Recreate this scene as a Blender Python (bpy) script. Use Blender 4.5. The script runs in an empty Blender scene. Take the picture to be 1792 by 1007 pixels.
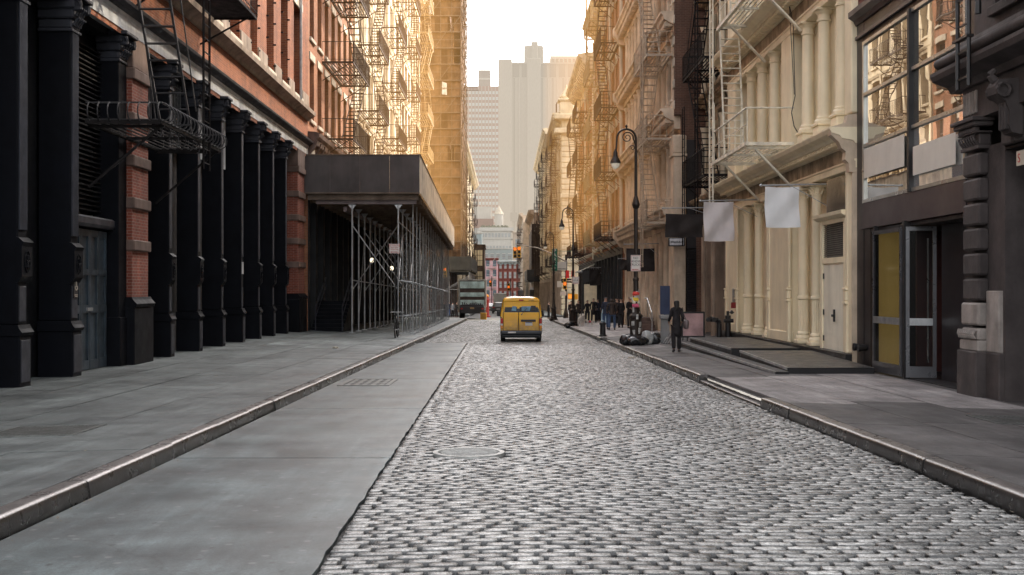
import bpy, math, random
import numpy as np
from mathutils import Vector
random.seed(11)
rng = np.random.default_rng(5)
scn = bpy.context.scene
COL = scn.collection
PI = math.pi
CAM_Z = 1.65

# ------------------------------------------------------------------ scene tree helpers
WLOC = {}

def link(o, parent, origin):
    COL.objects.link(o)
    WLOC[o.name] = Vector(origin)
    if parent is not None:
        o.parent = parent
        o.location = Vector(origin) - WLOC[parent.name]
    else:
        o.location = Vector(origin)
    return o

def tag(o, label=None, cat=None, group=None, kind=None):
    if label: o['label'] = label
    if cat: o['category'] = cat
    if group: o['group'] = group
    if kind: o['kind'] = kind
    return o

def thing(name, label, cat, loc=(0, 0, 0), group=None):
    o = bpy.data.objects.new(name, None)
    o.empty_display_size = 0.3
    link(o, None, loc)
    return tag(o, label, cat, group)

class MB:
    def __init__(s):
        s.v = []; s.f = []; s.marks = []
    def mark(s):
        s.marks.append((len(s.v), len(s.f))); return s
    def add(s, vs, fs):
        n = len(s.v); s.v.extend(vs); s.f.extend([tuple(i + n for i in f) for f in fs])
        return s
    def box(s, x0, x1, y0, y1, z0, z1):
        if x0 > x1: x0, x1 = x1, x0
        if y0 > y1: y0, y1 = y1, y0
        if z0 > z1: z0, z1 = z1, z0
        return s.add([(x0,y0,z0),(x1,y0,z0),(x1,y1,z0),(x0,y1,z0),(x0,y0,z1),(x1,y0,z1),(x1,y1,z1),(x0,y1,z1)],
              [(0,3,2,1),(4,5,6,7),(0,1,5,4),(1,2,6,5),(2,3,7,6),(3,0,4,7)])
    def cbox(s, x0, x1, y0, y1, z0, z1, b=.02):
        # box with chamfered vertical and horizontal edges
        if x0 > x1: x0, x1 = x1, x0
        if y0 > y1: y0, y1 = y1, y0
        b = min(b, (x1-x0)*.45, (y1-y0)*.45, (z1-z0)*.45)
        def ring(i, z):
            return [(x0+i+b,y0+i,z),(x1-i-b,y0+i,z),(x1-i,y0+i+b,z),(x1-i,y1-i-b,z),(x1-i-b,y1-i,z),(x0+i+b,y1-i,z),(x0+i,y1-i-b,z),(x0+i,y0+i+b,z)]
        vs = ring(b*.7, z0) + ring(0, z0+b) + ring(0, z1-b) + ring(b*.7, z1)
        fs = []
        for k in range(3):
            for i in range(8):
                j = (i+1) % 8
                fs.append((k*8+i, k*8+j, k*8+8+j, k*8+8+i))
        fs.append(tuple(range(7, -1, -1))); fs.append(tuple(range(24, 32)))
        return s.add(vs, fs)
    def quad(s, a, b, c, d):
        return s.add([a, b, c, d], [(0,1,2,3)])
    def tube(s, p, q, r, n=6, r2=None):
        p = Vector(p); q = Vector(q); d = q - p
        if d.length < 1e-6: return s
        d.normalize()
        a = d.cross(Vector((0,0,1))) if abs(d.z) < .9 else d.cross(Vector((1,0,0)))
        a.normalize(); b = d.cross(a)
        r2 = r if r2 is None else r2
        vs = []
        for c, rr in ((p, r), (q, r2)):
            for i in range(n):
                t = 2*PI*(i+.5)/n
                vs.append(tuple(c + a*math.cos(t)*rr + b*math.sin(t)*rr))
        fs = [(i, (i+1)%n, n+(i+1)%n, n+i) for i in range(n)]
        fs.append(tuple(range(n-1, -1, -1))); fs.append(tuple(range(n, 2*n)))
        return s.add(vs, fs)
    def path(s, pts, r, n=6, r2=None):
        m = len(pts)-1
        for i in range(m):
            ra = r if r2 is None else r+(r2-r)*i/m
            rb = r if r2 is None else r+(r2-r)*(i+1)/m
            s.tube(pts[i], pts[i+1], ra, n, rb)
        return s
    def lathe(s, cx, cy, prof, n=16, flute=0, sx=1, sy=1):
        vs = []
        for r, z in prof:
            for i in range(n):
                t = 2*PI*i/n
                rr = r*(1 - (flute if i % 2 else 0))
                vs.append((cx+math.cos(t)*rr*sx, cy+math.sin(t)*rr*sy, z))
        fs = []
        for k in range(len(prof)-1):
            for i in range(n):
                j = (i+1) % n
                fs.append((k*n+i, k*n+j, (k+1)*n+j, (k+1)*n+i))
        fs.append(tuple(range(n-1, -1, -1))); fs.append(tuple(range((len(prof)-1)*n, len(prof)*n)))
        return s.add(vs, fs)
    def extr(s, prof, y0, y1):
        # closed profile in (x, z) swept along y
        n = len(prof)
        vs = [(x, y0, z) for x, z in prof] + [(x, y1, z) for x, z in prof]
        fs = [(i, (i+1)%n, n+(i+1)%n, n+i) for i in range(n)]
        fs.append(tuple(range(n-1, -1, -1))); fs.append(tuple(range(n, 2*n)))
        return s.add(vs, fs)
    def extrx(s, prof, x0, x1):
        n = len(prof)
        vs = [(x0, y, z) for y, z in prof] + [(x1, y, z) for y, z in prof]
        fs = [(i, (i+1)%n, n+(i+1)%n, n+i) for i in range(n)]
        fs.append(tuple(range(n-1, -1, -1))); fs.append(tuple(range(n, 2*n)))
        return s.add(vs, fs)
    def mesh(s, name, mat, origin=(0,0,0), smooth=False, xf=None):
        me = bpy.data.meshes.new(name)
        ox, oy, oz = origin
        vs = [(x-ox, y-oy, z-oz) for x, y, z in s.v]
        if xf: vs = [xf(p) for p in vs]
        me.from_pydata(vs, [], s.f)
        me.materials.append(mat)
        if smooth:
            me.polygons.foreach_set('use_smooth', [True]*len(me.polygons))
            try: me.set_sharp_from_angle(angle=math.radians(smooth if smooth > 1 else 40))
            except Exception: pass
        me.update()
        return me
    def build(s, name, mat, parent=None, origin=None, smooth=False):
        if origin is None:
            if parent is not None: origin = tuple(WLOC[parent.name])
            else: origin = (0,0,0)
        me = s.mesh(name, mat, origin, smooth)
        return link(bpy.data.objects.new(name, me), parent, origin)

def build_each(mb, name, mat, parent=None, origin=None, smooth=False):
    pv = pf = 0; out = []
    for nv, nf in mb.marks:
        if nf == pf: continue
        m = MB(); m.v = mb.v[pv:nv]; m.f = [tuple(i-pv for i in f) for f in mb.f[pf:nf]]
        out.append(m.build(name, mat, parent, origin, smooth)); pv, pf = nv, nf
    return out

def inst(name, me, parent, loc, rz=0):
    """object with shared mesh; loc is in the parent's own axes"""
    o = bpy.data.objects.new(name, me)
    COL.objects.link(o)
    o.parent = parent; o.location = loc; o.rotation_euler = (0, 0, rz)
    return o

def copy_tree(o, parent=None):
    c = o.copy(); COL.objects.link(c); c.parent = parent
    for ch in list(o.children): copy_tree(ch, c)
    return c

# ------------------------------------------------------------------ materials
MATS = {}
def nt_new(name):
    m = bpy.data.materials.new(name); m.use_nodes = True
    t = m.node_tree; t.nodes.clear()
    out = t.nodes.new('ShaderNodeOutputMaterial')
    b = t.nodes.new('ShaderNodeBsdfPrincipled')
    t.links.new(b.outputs[0], out.inputs[0])
    return m, t, b

def nd(t, typ, **kw):
    n = t.nodes.new(typ)
    for k, v in kw.items():
        if k.startswith('i_'):
            n.inputs[k[2:].replace('_', ' ')].default_value = v
        else: setattr(n, k, v)
    return n

def sc(c, k): return tuple(min(1, x*k) for x in c[:3]) + (1,)

def noise(t, vec, scale, detail=5, rough=.6):
    n = nd(t, 'ShaderNodeTexNoise'); n.inputs['Scale'].default_value = scale
    n.inputs['Detail'].default_value = detail; n.inputs['Roughness'].default_value = rough
    t.links.new(vec, n.inputs['Vector']); return n.outputs['Fac']

def ramp(t, fac, stops):
    r = nd(t, 'ShaderNodeValToRGB')
    e = r.color_ramp.elements
    e[0].position, e[0].color = stops[0]; e[1].position, e[1].color = stops[-1]
    for p, c in stops[1:-1]:
        x = e.new(p); x.color = c
    t.links.new(fac, r.inputs[0]); return r.outputs[0]

def mix(t, fac, a, b, mode='MIX'):
    m = nd(t, 'ShaderNodeMix', data_type='RGBA', blend_type=mode)
    for s, v in ((0, fac), (6, a), (7, b)):
        if isinstance(v, (int, float, tuple)): m.inputs[s].default_value = v
        else: t.links.new(v, m.inputs[s])
    return m.outputs[2]

def mapping(t, vec, scale):
    m = nd(t, 'ShaderNodeMapping'); m.inputs['Scale'].default_value = scale
    t.links.new(vec, m.inputs[0]); return m.outputs[0]

def bump(t, b, h, strength, dist=.01):
    n = nd(t, 'ShaderNodeBump'); n.inputs['Strength'].default_value = strength
    n.inputs['Distance'].default_value = dist
    t.links.new(h, n.inputs['Height']); t.links.new(n.outputs[0], b.inputs['Normal'])

def M(name, col, rough=.6, var=.25, scale=1.3, bmp=.15, bscale=40, metal=0, spec=.5, streak=.25, emit=0, coat=0):
    if name in MATS: return MATS[name]
    m, t, b = nt_new(name)
    pos = nd(t, 'ShaderNodeNewGeometry').outputs['Position']
    n1 = noise(t, pos, scale, 6)
    c = ramp(t, n1, [(.3, sc(col, 1-var)), (.7, sc(col, 1+var))])
    if streak:
        n2 = noise(t, mapping(t, pos, (2.6, 2.6, .55)), 1.0, 7, .62)
        k = ramp(t, n2, [(.32, (1-streak*.8,)*3+(1,)), (.60, (1, 1, 1, 1))])
        c = mix(t, 1.0, c, k, 'MULTIPLY')
    t.links.new(c, b.inputs['Base Color'])
    r = ramp(t, n1, [(.3, (min(1, rough*1.2),)*3+(1,)), (.7, (rough*.8,)*3+(1,))])
    t.links.new(r, b.inputs['Roughness'])
    b.inputs['Metallic'].default_value = metal
    b.inputs['Specular IOR Level'].default_value = spec
    if coat: b.inputs['Coat Weight'].default_value = coat
    if bmp: bump(t, b, noise(t, pos, bscale, 3), bmp)
    if emit:
        b.inputs['Emission Color'].default_value = sc(col, 1); b.inputs['Emission Strength'].default_value = emit
    MATS[name] = m
    return m

def BRICK(name, c1, c2, mortar, w=.215, h=.072, ms=.007, dirt=.35, bmp=.5):
    m, t, b = nt_new(name)
    pos = nd(t, 'ShaderNodeNewGeometry').outputs['Position']
    sp = nd(t, 'ShaderNodeSeparateXYZ'); t.links.new(pos, sp.inputs[0])
    ad = nd(t, 'ShaderNodeMath', operation='ADD'); t.links.new(sp.outputs[0], ad.inputs[0]); t.links.new(sp.outputs[1], ad.inputs[1])
    cb = nd(t, 'ShaderNodeCombineXYZ'); t.links.new(ad.outputs[0], cb.inputs[0]); t.links.new(sp.outputs[2], cb.inputs[1])
    br = nd(t, 'ShaderNodeTexBrick'); t.links.new(cb.outputs[0], br.inputs['Vector'])
    br.inputs['Color1'].default_value = c1+(1,); br.inputs['Color2'].default_value = c2+(1,); br.inputs['Mortar'].default_value = mortar+(1,)
    br.inputs['Scale'].default_value = 1; br.inputs['Mortar Size'].default_value = ms
    br.inputs['Brick Width'].default_value = w; br.inputs['Row Height'].default_value = h; br.inputs['Mortar Smooth'].default_value = .2
    n = noise(t, pos, .7, 6, .65)
    k = ramp(t, n, [(.32, (1-dirt,)*3+(1,)), (.65, (1.0, 1.0, 1.0, 1))])
    c = mix(t, 1.0, br.outputs['Color'], k, 'MULTIPLY')
    n2 = noise(t, mapping(t, pos, (3, 3, .4)), 1.0, 4)
    k2 = ramp(t, n2, [(.4, (.75, .75, .75, 1)), (.6, (1, 1, 1, 1))])
    c = mix(t, 1.0, c, k2, 'MULTIPLY')
    t.links.new(c, b.inputs['Base Color'])
    b.inputs['Roughness'].default_value = .85
    inv = nd(t, 'ShaderNodeMath', operation='SUBTRACT'); inv.inputs[0].default_value = 1; t.links.new(br.outputs['Fac'], inv.inputs[1])
    bump(t, b, inv.outputs[0], bmp, .008)
    MATS[name] = m
    return m

def GLASS(name, col=(.02, .025, .03), rough=.04, wavy=.02, wscale=1.2, spec=.8):
    m, t, b = nt_new(name)
    pos = nd(t, 'ShaderNodeNewGeometry').outputs['Position']
    oi = nd(t, 'ShaderNodeObjectInfo')
    c = ramp(t, oi.outputs['Random'], [(0, sc(col, .6)), (.7, sc(col, 1.2)), (1, sc(col, 3.5))])
    t.links.new(c, b.inputs['Base Color'])
    b.inputs['Roughness'].default_value = rough; b.inputs['Specular IOR Level'].default_value = spec
    if wavy: bump(t, b, noise(t, pos, wscale, 2, .5), wavy, 1.0)
    MATS[name] = m
    return m

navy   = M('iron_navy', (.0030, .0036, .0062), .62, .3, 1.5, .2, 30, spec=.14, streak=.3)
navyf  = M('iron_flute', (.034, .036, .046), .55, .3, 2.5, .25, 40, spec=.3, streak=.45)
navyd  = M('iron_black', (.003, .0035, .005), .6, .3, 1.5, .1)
teal   = M('door_teal', (.030, .045, .060), .5, .35, 3, .3, 25, streak=.5)
silver = M('silver_paint', (.50, .52, .54), .45, .25, 1.2, .2, 20, streak=.45)
brickA = BRICK('brick_orange', (.38, .115, .042), (.26, .072, .028), (.32, .22, .15))
brickB = BRICK('brick_pier', (.30, .070, .036), (.20, .046, .025), (.32, .20, .16))
brickC = BRICK('brick_brown', (.16, .075, .048), (.11, .052, .035), (.20, .14, .10))
brickD = BRICK('brick_rust', (.42, .17, .08), (.33, .12, .055), (.32, .22, .14))
brickE = BRICK('brick_dark_red', (.22, .05, .035), (.16, .04, .03), (.2, .12, .1))
stone  = M('brown_stone', (.14, .090, .072), .8, .3, 1.6, .5, 18, streak=.4)
ledge  = M('ledge_stone', (.30, .235, .185), .85, .35, 1.1, .5, 14, streak=.5)
lintel_w = M('pale_lintel', (.56, .50, .41), .8, .2, 1.5, .3, 20, streak=.35)
cream  = M('cream_paint', (.90, .78, .55), .5, .10, .9, .12, 15, streak=.16)
cream2 = M('cream_facade', (.74, .64, .47), .7, .2, 1.0, .25, 20, streak=.35)
creamd = M('cream_soiled', (.46, .36, .24), .75, .45, 2.2, .5, 14, streak=.6)
white  = M('white_facade', (.62, .49, .36), .6, .28, 1.0, .2, 20, streak=.35)
tan    = M('tan_facade', (.36, .27, .20), .7, .3, 1.0, .3, 18, streak=.4)
brownst = M('brownstone', (.062, .050, .048), .8, .28, 1.4, .6, 16, streak=.4)
brownlt = M('brownstone_light', (.30, .265, .24), .8, .3, 2.4, .5, 16, streak=.4)
shopdk = M('bronze_cladding', (.018, .014, .016), .38, .25, 1.0, .05, 30, streak=.2)
shopmid = M('bronze_fascia', (.055, .040, .042), .42, .2, 1.0, .1, 30, streak=.3)
blackm = M('black_metal', (.012, .011, .012), .45, .3, 3, .1)
rustm  = M('fire_escape_black', (.010, .008, .008), .7, .4, 4, .2, spec=.2)
rustb  = M('fire_escape_brown', (.045, .024, .014), .7, .4, 4, .2)
creamm = M('fire_escape_cream', (.80, .73, .60), .5, .3, 4, .2)
whitem = M('fire_escape_white', (.44, .35, .26), .5, .2, 4, .1)
steel  = M('galvanised_steel', (.42, .43, .44), .38, .25, 5, .1, metal=.75, streak=.2)
rustst = M('rusted_steel', (.16, .08, .05), .7, .4, 5, .3)
frame_g = M('window_frame_grey', (.13, .15, .17), .5, .2, 2, .1)
frame_w = M('window_frame_pale', (.50, .46, .39), .5, .2, 2, .1)
frame_b = M('window_frame_brown', (.07, .045, .03), .5, .2, 2, .1)
alu    = M('aluminium', (.50, .50, .48), .3, .1, 2, 0, metal=.8, streak=0)
glass  = GLASS('window_glass', (.012, .014, .018), .12, .02, 1.2, .35)
glassw = GLASS('warm_glass', (.014, .009, .006), .25, .02, 1.2, .15)
shade_m = M('roller_blind', (.45, .43, .38), .8, .15, 2, 0)
concr  = M('tower_concrete', (.25, .235, .215), .8, .1, .03, .1, 2, streak=.25)
# ------------------------------------------------------------------ levels of the street
XL, XR = -3.5, 4.0          # kerb faces
FL, FR = -8.8, 8.0          # building lines
def road_z(y): return -.0115*y
def wall_z(y):
    if y < 45: return -.13
    if y < 90: return -.13 + (y-45)/45*(-.765+.13)
    return road_z(y)+.27
def walk_z(x, y):
    k = road_z(y)+.15
    if x < 0: t = (XL-.2-x)/(XL-.2-FL)
    else: t = (x-XR-.2)/(FR-XR-.2)
    t = max(0, t)
    return k + (wall_z(y)-k)*t
def surf(x, y):
    return road_z(y) if XL < x < XR or y > 108 else walk_z(x, y)
def at(px, py):
    """street point seen at a photo pixel"""
    best = None
    y = 6.0
    while y < 300:
        x = (px-884)*y/2000
        e = abs(506+(CAM_Z-surf(x, y))*2000/y-py)
        if best is None or e < best[0]: best = (e, x, y)
        y += .05
    return best[1], best[2], surf(best[1], best[2])

def attr_mat(name, base, rough, var=.2, nscale=6, bmp=.3, bscale=60, spots=0, spec=.5, dark=.35):
    m, t, b = nt_new(name)
    pos = nd(t, 'ShaderNodeNewGeometry').outputs['Position']
    at_ = nd(t, 'ShaderNodeAttribute', attribute_name='Col')
    n1 = noise(t, pos, nscale, 6, .65)
    c = ramp(t, n1, [(.3, sc(base, 1-var)), (.7, sc(base, 1+var))])
    c = mix(t, 1.0, c, at_.outputs['Color'], 'MULTIPLY')
    n2 = noise(t, mapping(t, pos, (1.2, .28, 1)), .8, 5, .6)
    c = mix(t, 1.0, c, ramp(t, n2, [(.35, (1-dark,)*3+(1,)), (.65, (1.12, 1.12, 1.12, 1))]), 'MULTIPLY')
    fg = noise(t, pos, 55, 3, .8)
    c = mix(t, 1.0, c, ramp(t, fg, [(.36, (.70, .70, .70, 1)), (.5, (1, 1, 1, 1)), (.66, (1.4, 1.4, 1.4, 1))]), 'MULTIPLY')
    if spots:
        # scuffed lengthwise streaks, blotches and hairline cracks
        s1 = noise(t, mapping(t, pos, (7, .35, 1)), 1.0, 6, .7)
        c = mix(t, 1.0, c, ramp(t, s1, [(.30, (.74, .74, .74, 1)), (.52, (1, 1, 1, 1)), (.74, (1.55, 1.55, 1.55, 1))]), 'MULTIPLY')
        s2 = noise(t, pos, .55, 8, .72)
        c = mix(t, 1.0, c, ramp(t, s2, [(.36, (.66, .66, .68, 1)), (.50, (1, 1, 1, 1)), (.66, (1.35, 1.38, 1.38, 1))]), 'MULTIPLY')
        cr = nd(t, 'ShaderNodeTexVoronoi', feature='DISTANCE_TO_EDGE', voronoi_dimensions='2D'); cr.inputs['Scale'].default_value = .32
        wob = nd(t, 'ShaderNodeTexNoise'); wob.inputs['Scale'].default_value = 2.2; wob.inputs['Detail'].default_value = 6; t.links.new(pos, wob.inputs['Vector'])
        ad_ = nd(t, 'ShaderNodeVectorMath', operation='MULTIPLY_ADD'); t.links.new(wob.outputs['Color'], ad_.inputs[0]); ad_.inputs[1].default_value = (.5, .5, .5); t.links.new(pos, ad_.inputs[2]); t.links.new(ad_.outputs[0], cr.inputs['Vector'])
        c = mix(t, ramp(t, cr.outputs['Distance'], [(.0, (.55, .55, .55, 1)), (.0035, (0, 0, 0, 1))]), c, (.02, .02, .02, 1))
        v = nd(t, 'ShaderNodeTexVoronoi', voronoi_dimensions='2D'); v.inputs['Scale'].default_value = 2.6; t.links.new(pos, v.inputs['Vector'])
        k = ramp(t, v.outputs['Distance'], [(.05, (1, 1, 1, 1)), (.085, (0, 0, 0, 1))])
        f = nd(t, 'ShaderNodeMath', operation='MULTIPLY'); t.links.new(k, f.inputs[0]); f.inputs[1].default_value = spots
        c = mix(t, f.outputs[0], c, (.17, .175, .175, 1))
        v = nd(t, 'ShaderNodeTexVoronoi', voronoi_dimensions='2D'); v.inputs['Scale'].default_value = 1.7; t.links.new(mapping(t, pos, (1.3, 1, 1)), v.inputs['Vector'])
        c = mix(t, ramp(t, v.outputs['Distance'], [(.03, (.7, .7, .7, 1)), (.06, (0, 0, 0, 1))]), c, (.015, .015, .015, 1))
    t.links.new(c, b.inputs['Base Color'])
    r = ramp(t, noise(t, pos, nscale*.6, 4), [(.3, (rough*1.25,)*3+(1,)), (.7, (rough*.75,)*3+(1,))])
    t.links.new(r, b.inputs['Roughness'])
    b.inputs['Specular IOR Level'].default_value = spec
    bump(t, b, noise(t, pos, bscale, 3, .7), bmp, .006)
    MATS[name] = m
    return m

def vcol(me, vals):
    a = me.color_attributes.new('Col', 'FLOAT_COLOR', 'POINT')
    v = np.ones((len(me.vertices), 4), np.float32); v[:, :3] = np.asarray(vals, np.float32).reshape(-1, 1) if np.ndim(vals) == 1 else vals
    a.data.foreach_set('color', v.ravel())

def grid_mesh(name, verts, quads, mat, smooth=True):
    me = bpy.data.meshes.new(name)
    verts = np.asarray(verts, np.float32); quads = np.asarray(quads, np.int32)
    me.vertices.add(len(verts)); me.vertices.foreach_set('co', verts.ravel())
    me.loops.add(quads.size); me.loops.foreach_set('vertex_index', quads.ravel())
    me.polygons.add(len(quads)); me.polygons.foreach_set('loop_start', np.arange(0, quads.size, 4, dtype=np.int32))
    me.update(calc_edges=True); me.validate()
    me.polygons.foreach_set('use_smooth', [smooth]*len(me.polygons))
    me.materials.append(mat)
    return me

stone_m = attr_mat('cobble_stone', (.29, .29, .28), .27, .72, 36, .7, 110, spec=.8, dark=.3)
strip_m = attr_mat('smooth_concrete_strip', (.064, .080, .083), .44, .34, 1.1, .35, 120, spots=.5, spec=.5, dark=.4)
slab_m  = attr_mat('pavement_slab', (.080, .091, .091), .52, .3, 2.0, .35, 90, spots=.45, spec=.45, dark=.35)
slabr_m = attr_mat('pavement_slab_warm', (.080, .074, .073), .60, .22, 2.0, .35, 90, spots=.3, spec=.4, dark=.35)
kerb_m  = attr_mat('kerb_stone', (.19, .172, .165), .30, .4, 7, .5, 50, spec=.6, dark=.5)
bed_m = M('bedding_dirt', (.018, .016, .015), .9, .4, 9, .6, 60, streak=0)
asph_m = M('asphalt', (.075, .073, .070), .7, .25, .6, .4, 80, streak=0)

def edge_x(y): return -1.10 - .0098*y if y < 46.3 else -3.5

def cobbles():
    rows = []
    y = 3.0
    while y < 104:
        rows.append(y); y += .118 + rng.normal()*.004
    lo_v, lo_q, lo_c = [], [], []
    for near in (True, False):
        P = []
        prev = []
        for y in rows:
            if (y < 44) != near: continue
            cur_j = []
            x = edge_x(y)+(rng.random()*.12 if y > 46.3 else rng.random()*.018)
            first = True
            while x < XR-.02:
                L = rng.normal(.235, .032); L = min(max(L, .14), .31)
                if first and y < 46.3: L *= rng.uniform(.45, 1.0)
                first = False
                for pj in prev:
                    if abs(x+L-pj) < .05: L += .055 if (x+L) > pj else -.055; break
                L = max(L, .12)
                if x+L > XR-.01: L = XR-.01-x
                if L > .06 and math.hypot(x+L/2+.40, y-12.55) > .46:
                    P.append((x+L/2, y, L-rng.uniform(.012, .034), .118-rng.uniform(.018, .030), rng.normal()*.014, rng.normal()*.0016, rng.normal()*.008, rng.normal()*.020, rng.uniform(.45, 1.25)))
                x += L; cur_j.append(x)
            prev = cur_j
        P = np.array(P)
        N = len(P)
        nx, ny = (6, 4) if near else (4, 4)
        gx, gy = np.meshgrid(np.array([-1, -.945, -.4, .4, .945, 1.]) if near else np.array([-1, -.93, .93, 1.]), np.array([-1, -.74, .74, 1.]), indexing='ij')
        rim = ((np.abs(gx) > .99) | (np.abs(gy) > .99)).ravel()
        # rounded-rectangle outline
        rx = gx*(1-.04*np.abs(gy)**4); ry = gy*(1-.34*(np.abs(gx) > .99)-.05*(np.abs(gx) > .9))
        top_drop = .008*(np.abs(gx) > .99) + .007*(np.abs(gy) > .99)
        T = nx*ny
        idx = np.arange(T).reshape(nx, ny)
        quads = [(idx[i, j], idx[i+1, j], idx[i+1, j+1], idx[i, j+1]) for i in range(nx-1) for j in range(ny-1)]
        ring = [idx[i, 0] for i in range(nx)] + [idx[nx-1, j] for j in range(1, ny)] + [idx[i, ny-1] for i in range(nx-2, -1, -1)] + [idx[0, j] for j in range(ny-2, 0, -1)]
        R = len(ring)
        for k in range(R):
            quads.append((ring[k], T+k, T+(k+1) % R, ring[(k+1) % R]))
        quads = np.array(quads)
        rx = rx.ravel(); ry = ry.ravel(); td = top_drop.ravel()
        bx = np.concatenate([rx, rx[ring]*1.02]); by = np.concatenate([ry, ry[ring]*1.04]); bz = np.concatenate([-td, np.full(R, -.055)])
        cx, cy, L, W, rot, dz, tx, ty, col = P.T[:, :, None]
        jit = rng.normal(size=(N, T+R))*.0014; jit[:, T:] = 0
        jx = rng.normal(size=(N, T+R))*.003
        skew = rng.normal(size=(N, 1))*.06
        lx = (bx[None, :]+skew*by[None, :]*.5)*L/2 + jx; ly = by[None, :]*W/2 + jx[:, ::-1]*.6
        # low frequency sag and bow of the courses
        X = cx + lx*np.cos(rot) - ly*np.sin(rot)
        Yv = cy + lx*np.sin(rot) + ly*np.cos(rot)
        bow = .05*np.sin(X*1.1+Yv*.13)+.035*np.sin(Yv*.7+X*.5)
        low = .006*np.sin(X*2.3+1.3*np.sin(Yv*.31)) + .005*np.sin(Yv*.9+X*.7)
        Z = -.0115*Yv + bz[None, :] + jit + dz + low + lx*tx + ly*ty - .035*np.exp(-((X+.35)/.22)**2)*0
        V = np.stack([X, Yv+bow*.6, Z], -1).reshape(-1, 3)
        Q = (quads[None]+(np.arange(N)*(T+R))[:, None, None]).reshape(-1, 4)
        C = np.repeat(col, T+R, 1); C[:, T:] = .03; C[:, :T][:, rim] *= .14
        me = grid_mesh('cobblestones', V, Q, stone_m)
        wear = 1-.22*np.exp(-((X+.15)/.16)**2)-.22*np.exp(-((X-1.35)/.2)**2)
        vcol(me, (C*wear).ravel())
        o = bpy.data.objects.new('cobblestones' if near else 'cobbled_road', me)
        link(o, None, (0, 0, 0)); tag(o, kind='structure', label='worn grey granite cobbles laid in rows across the street' if near else 'distant stretch of grey granite cobbles', cat='road')
cobbles()

def sheet(name, xs, ys, zf, mat, kind='structure', col=1.0):
    V = []; Q = []
    for x in xs:
        for y in ys: V.append((x, y, zf(x, y)))
    n = len(ys)
    for i in range(len(xs)-1):
        for j in range(n-1): Q.append((i*n+j, (i+1)*n+j, (i+1)*n+j+1, i*n+j+1))
    me = grid_mesh(name, V, Q, mat, False); vcol(me, np.full(len(V), col))
    o = link(bpy.data.objects.new(name, me), None, (0, 0, 0)); o['kind'] = kind
    return o
ys = [0, 10, 20, 30, 40, 50, 60, 70, 80, 90, 100, 108]
sheet('road_bed', [XL-.05, 0, XR+.05], ys, lambda x, y: road_z(y)-.034, bed_m)
sheet('cross_street', [-90, -9, XL, XR, 9, 90], [104.2, 132, 140], lambda x, y: road_z(y)-.006, asph_m)
sheet('far_road', [-7.5, 0, 7.5], [140, 200, 260, 330], lambda x, y: road_z(y)-.006, asph_m)
sheet('ground', [-2500, 0, 2500], [-300, 600, 5000], lambda x, y: -4.6, asph_m)

def slabs(name, tiles, zf, mat, gap=.018, thick=.05, jitter=.11):
    V = []; Q = []; C = []
    for (x0, x1, y0, y1, c) in tiles:
        x0, x1 = min(x0, x1)+gap/2, max(x0, x1)-gap/2; y0 += gap/2; y1 -= gap/2
        dz = random.gauss(0, .0015)
        n = len(V); cc = c*random.uniform(1-jitter, 1+jitter)
        for (x, y) in ((x0, y0), (x1, y0), (x1, y1), (x0, y1)):
            V.append((x, y, zf(x, y)+dz)); C.append(cc)
        for (x, y) in ((x0, y0), (x1, y0), (x1, y1), (x0, y1)):
            V.append((x, y, zf(x, y)-thick)); C.append(cc*.3)
        Q.append((n, n+1, n+2, n+3))
        for i in range(4): j = (i+1) % 4; Q.append((n+i, n+j, n+4+j, n+4+i))
    me = grid_mesh(name, V, Q, mat, False); vcol(me, np.array(C))
    o = link(bpy.data.objects.new(name, me), None, (0, 0, 0)); o['kind'] = 'structure'
    return o

# concrete running strip at the left of the cobbles
tiles = []
yb = [0, 6.2, 12.1, 17.7, 24.6, 31.5, 38.9, 46.25]
for a, b in zip(yb, yb[1:]):
    n = 26
    for k in range(n):
        ya, yc = a+(b-a)*k/n, a+(b-a)*(k+1)/n
        tiles.append((ya, yc, k == 0, k == n-1, random.uniform(.93, 1.07) if k == 0 else None))
V = []; Q = []; C = []
cur = 1
def ew(y): return -.002+.006*math.sin(y*7.3)+.005*math.sin(y*17.1+1)+.004*math.sin(y*2.1)
for ya, yc, f, l, c in tiles:
    if c: cur = c
    y0 = ya+(.016 if f else 0); y1 = yc-(.016 if l else 0)
    n = len(V)
    for (x, y) in ((XL+.015, y0), (edge_x(y0)+ew(y0), y0), (edge_x(y1)+ew(y1), y1), (XL+.015, y1)):
        V.append((x, y, road_z(y)+.002)); C.append(cur)
    for (x, y) in ((XL+.015, y0), (edge_x(y0)+ew(y0), y0), (edge_x(y1)+ew(y1), y1), (XL+.015, y1)):
        V.append((x, y, road_z(y)-.033)); C.append(cur*.3)
    Q.append((n, n+1, n+2, n+3)); Q.append((n+1, n+2, n+6, n+5))
    if f: Q.append((n, n+1, n+5, n+4))
    if l: Q.append((n+2, n+3, n+7, n+6))
me = grid_mesh('concrete_strip', V, Q, strip_m, False); vcol(me, np.array(C))
o = link(bpy.data.objects.new('concrete_strip', me), None, (0, 0, 0)); o['kind'] = 'structure'

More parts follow.
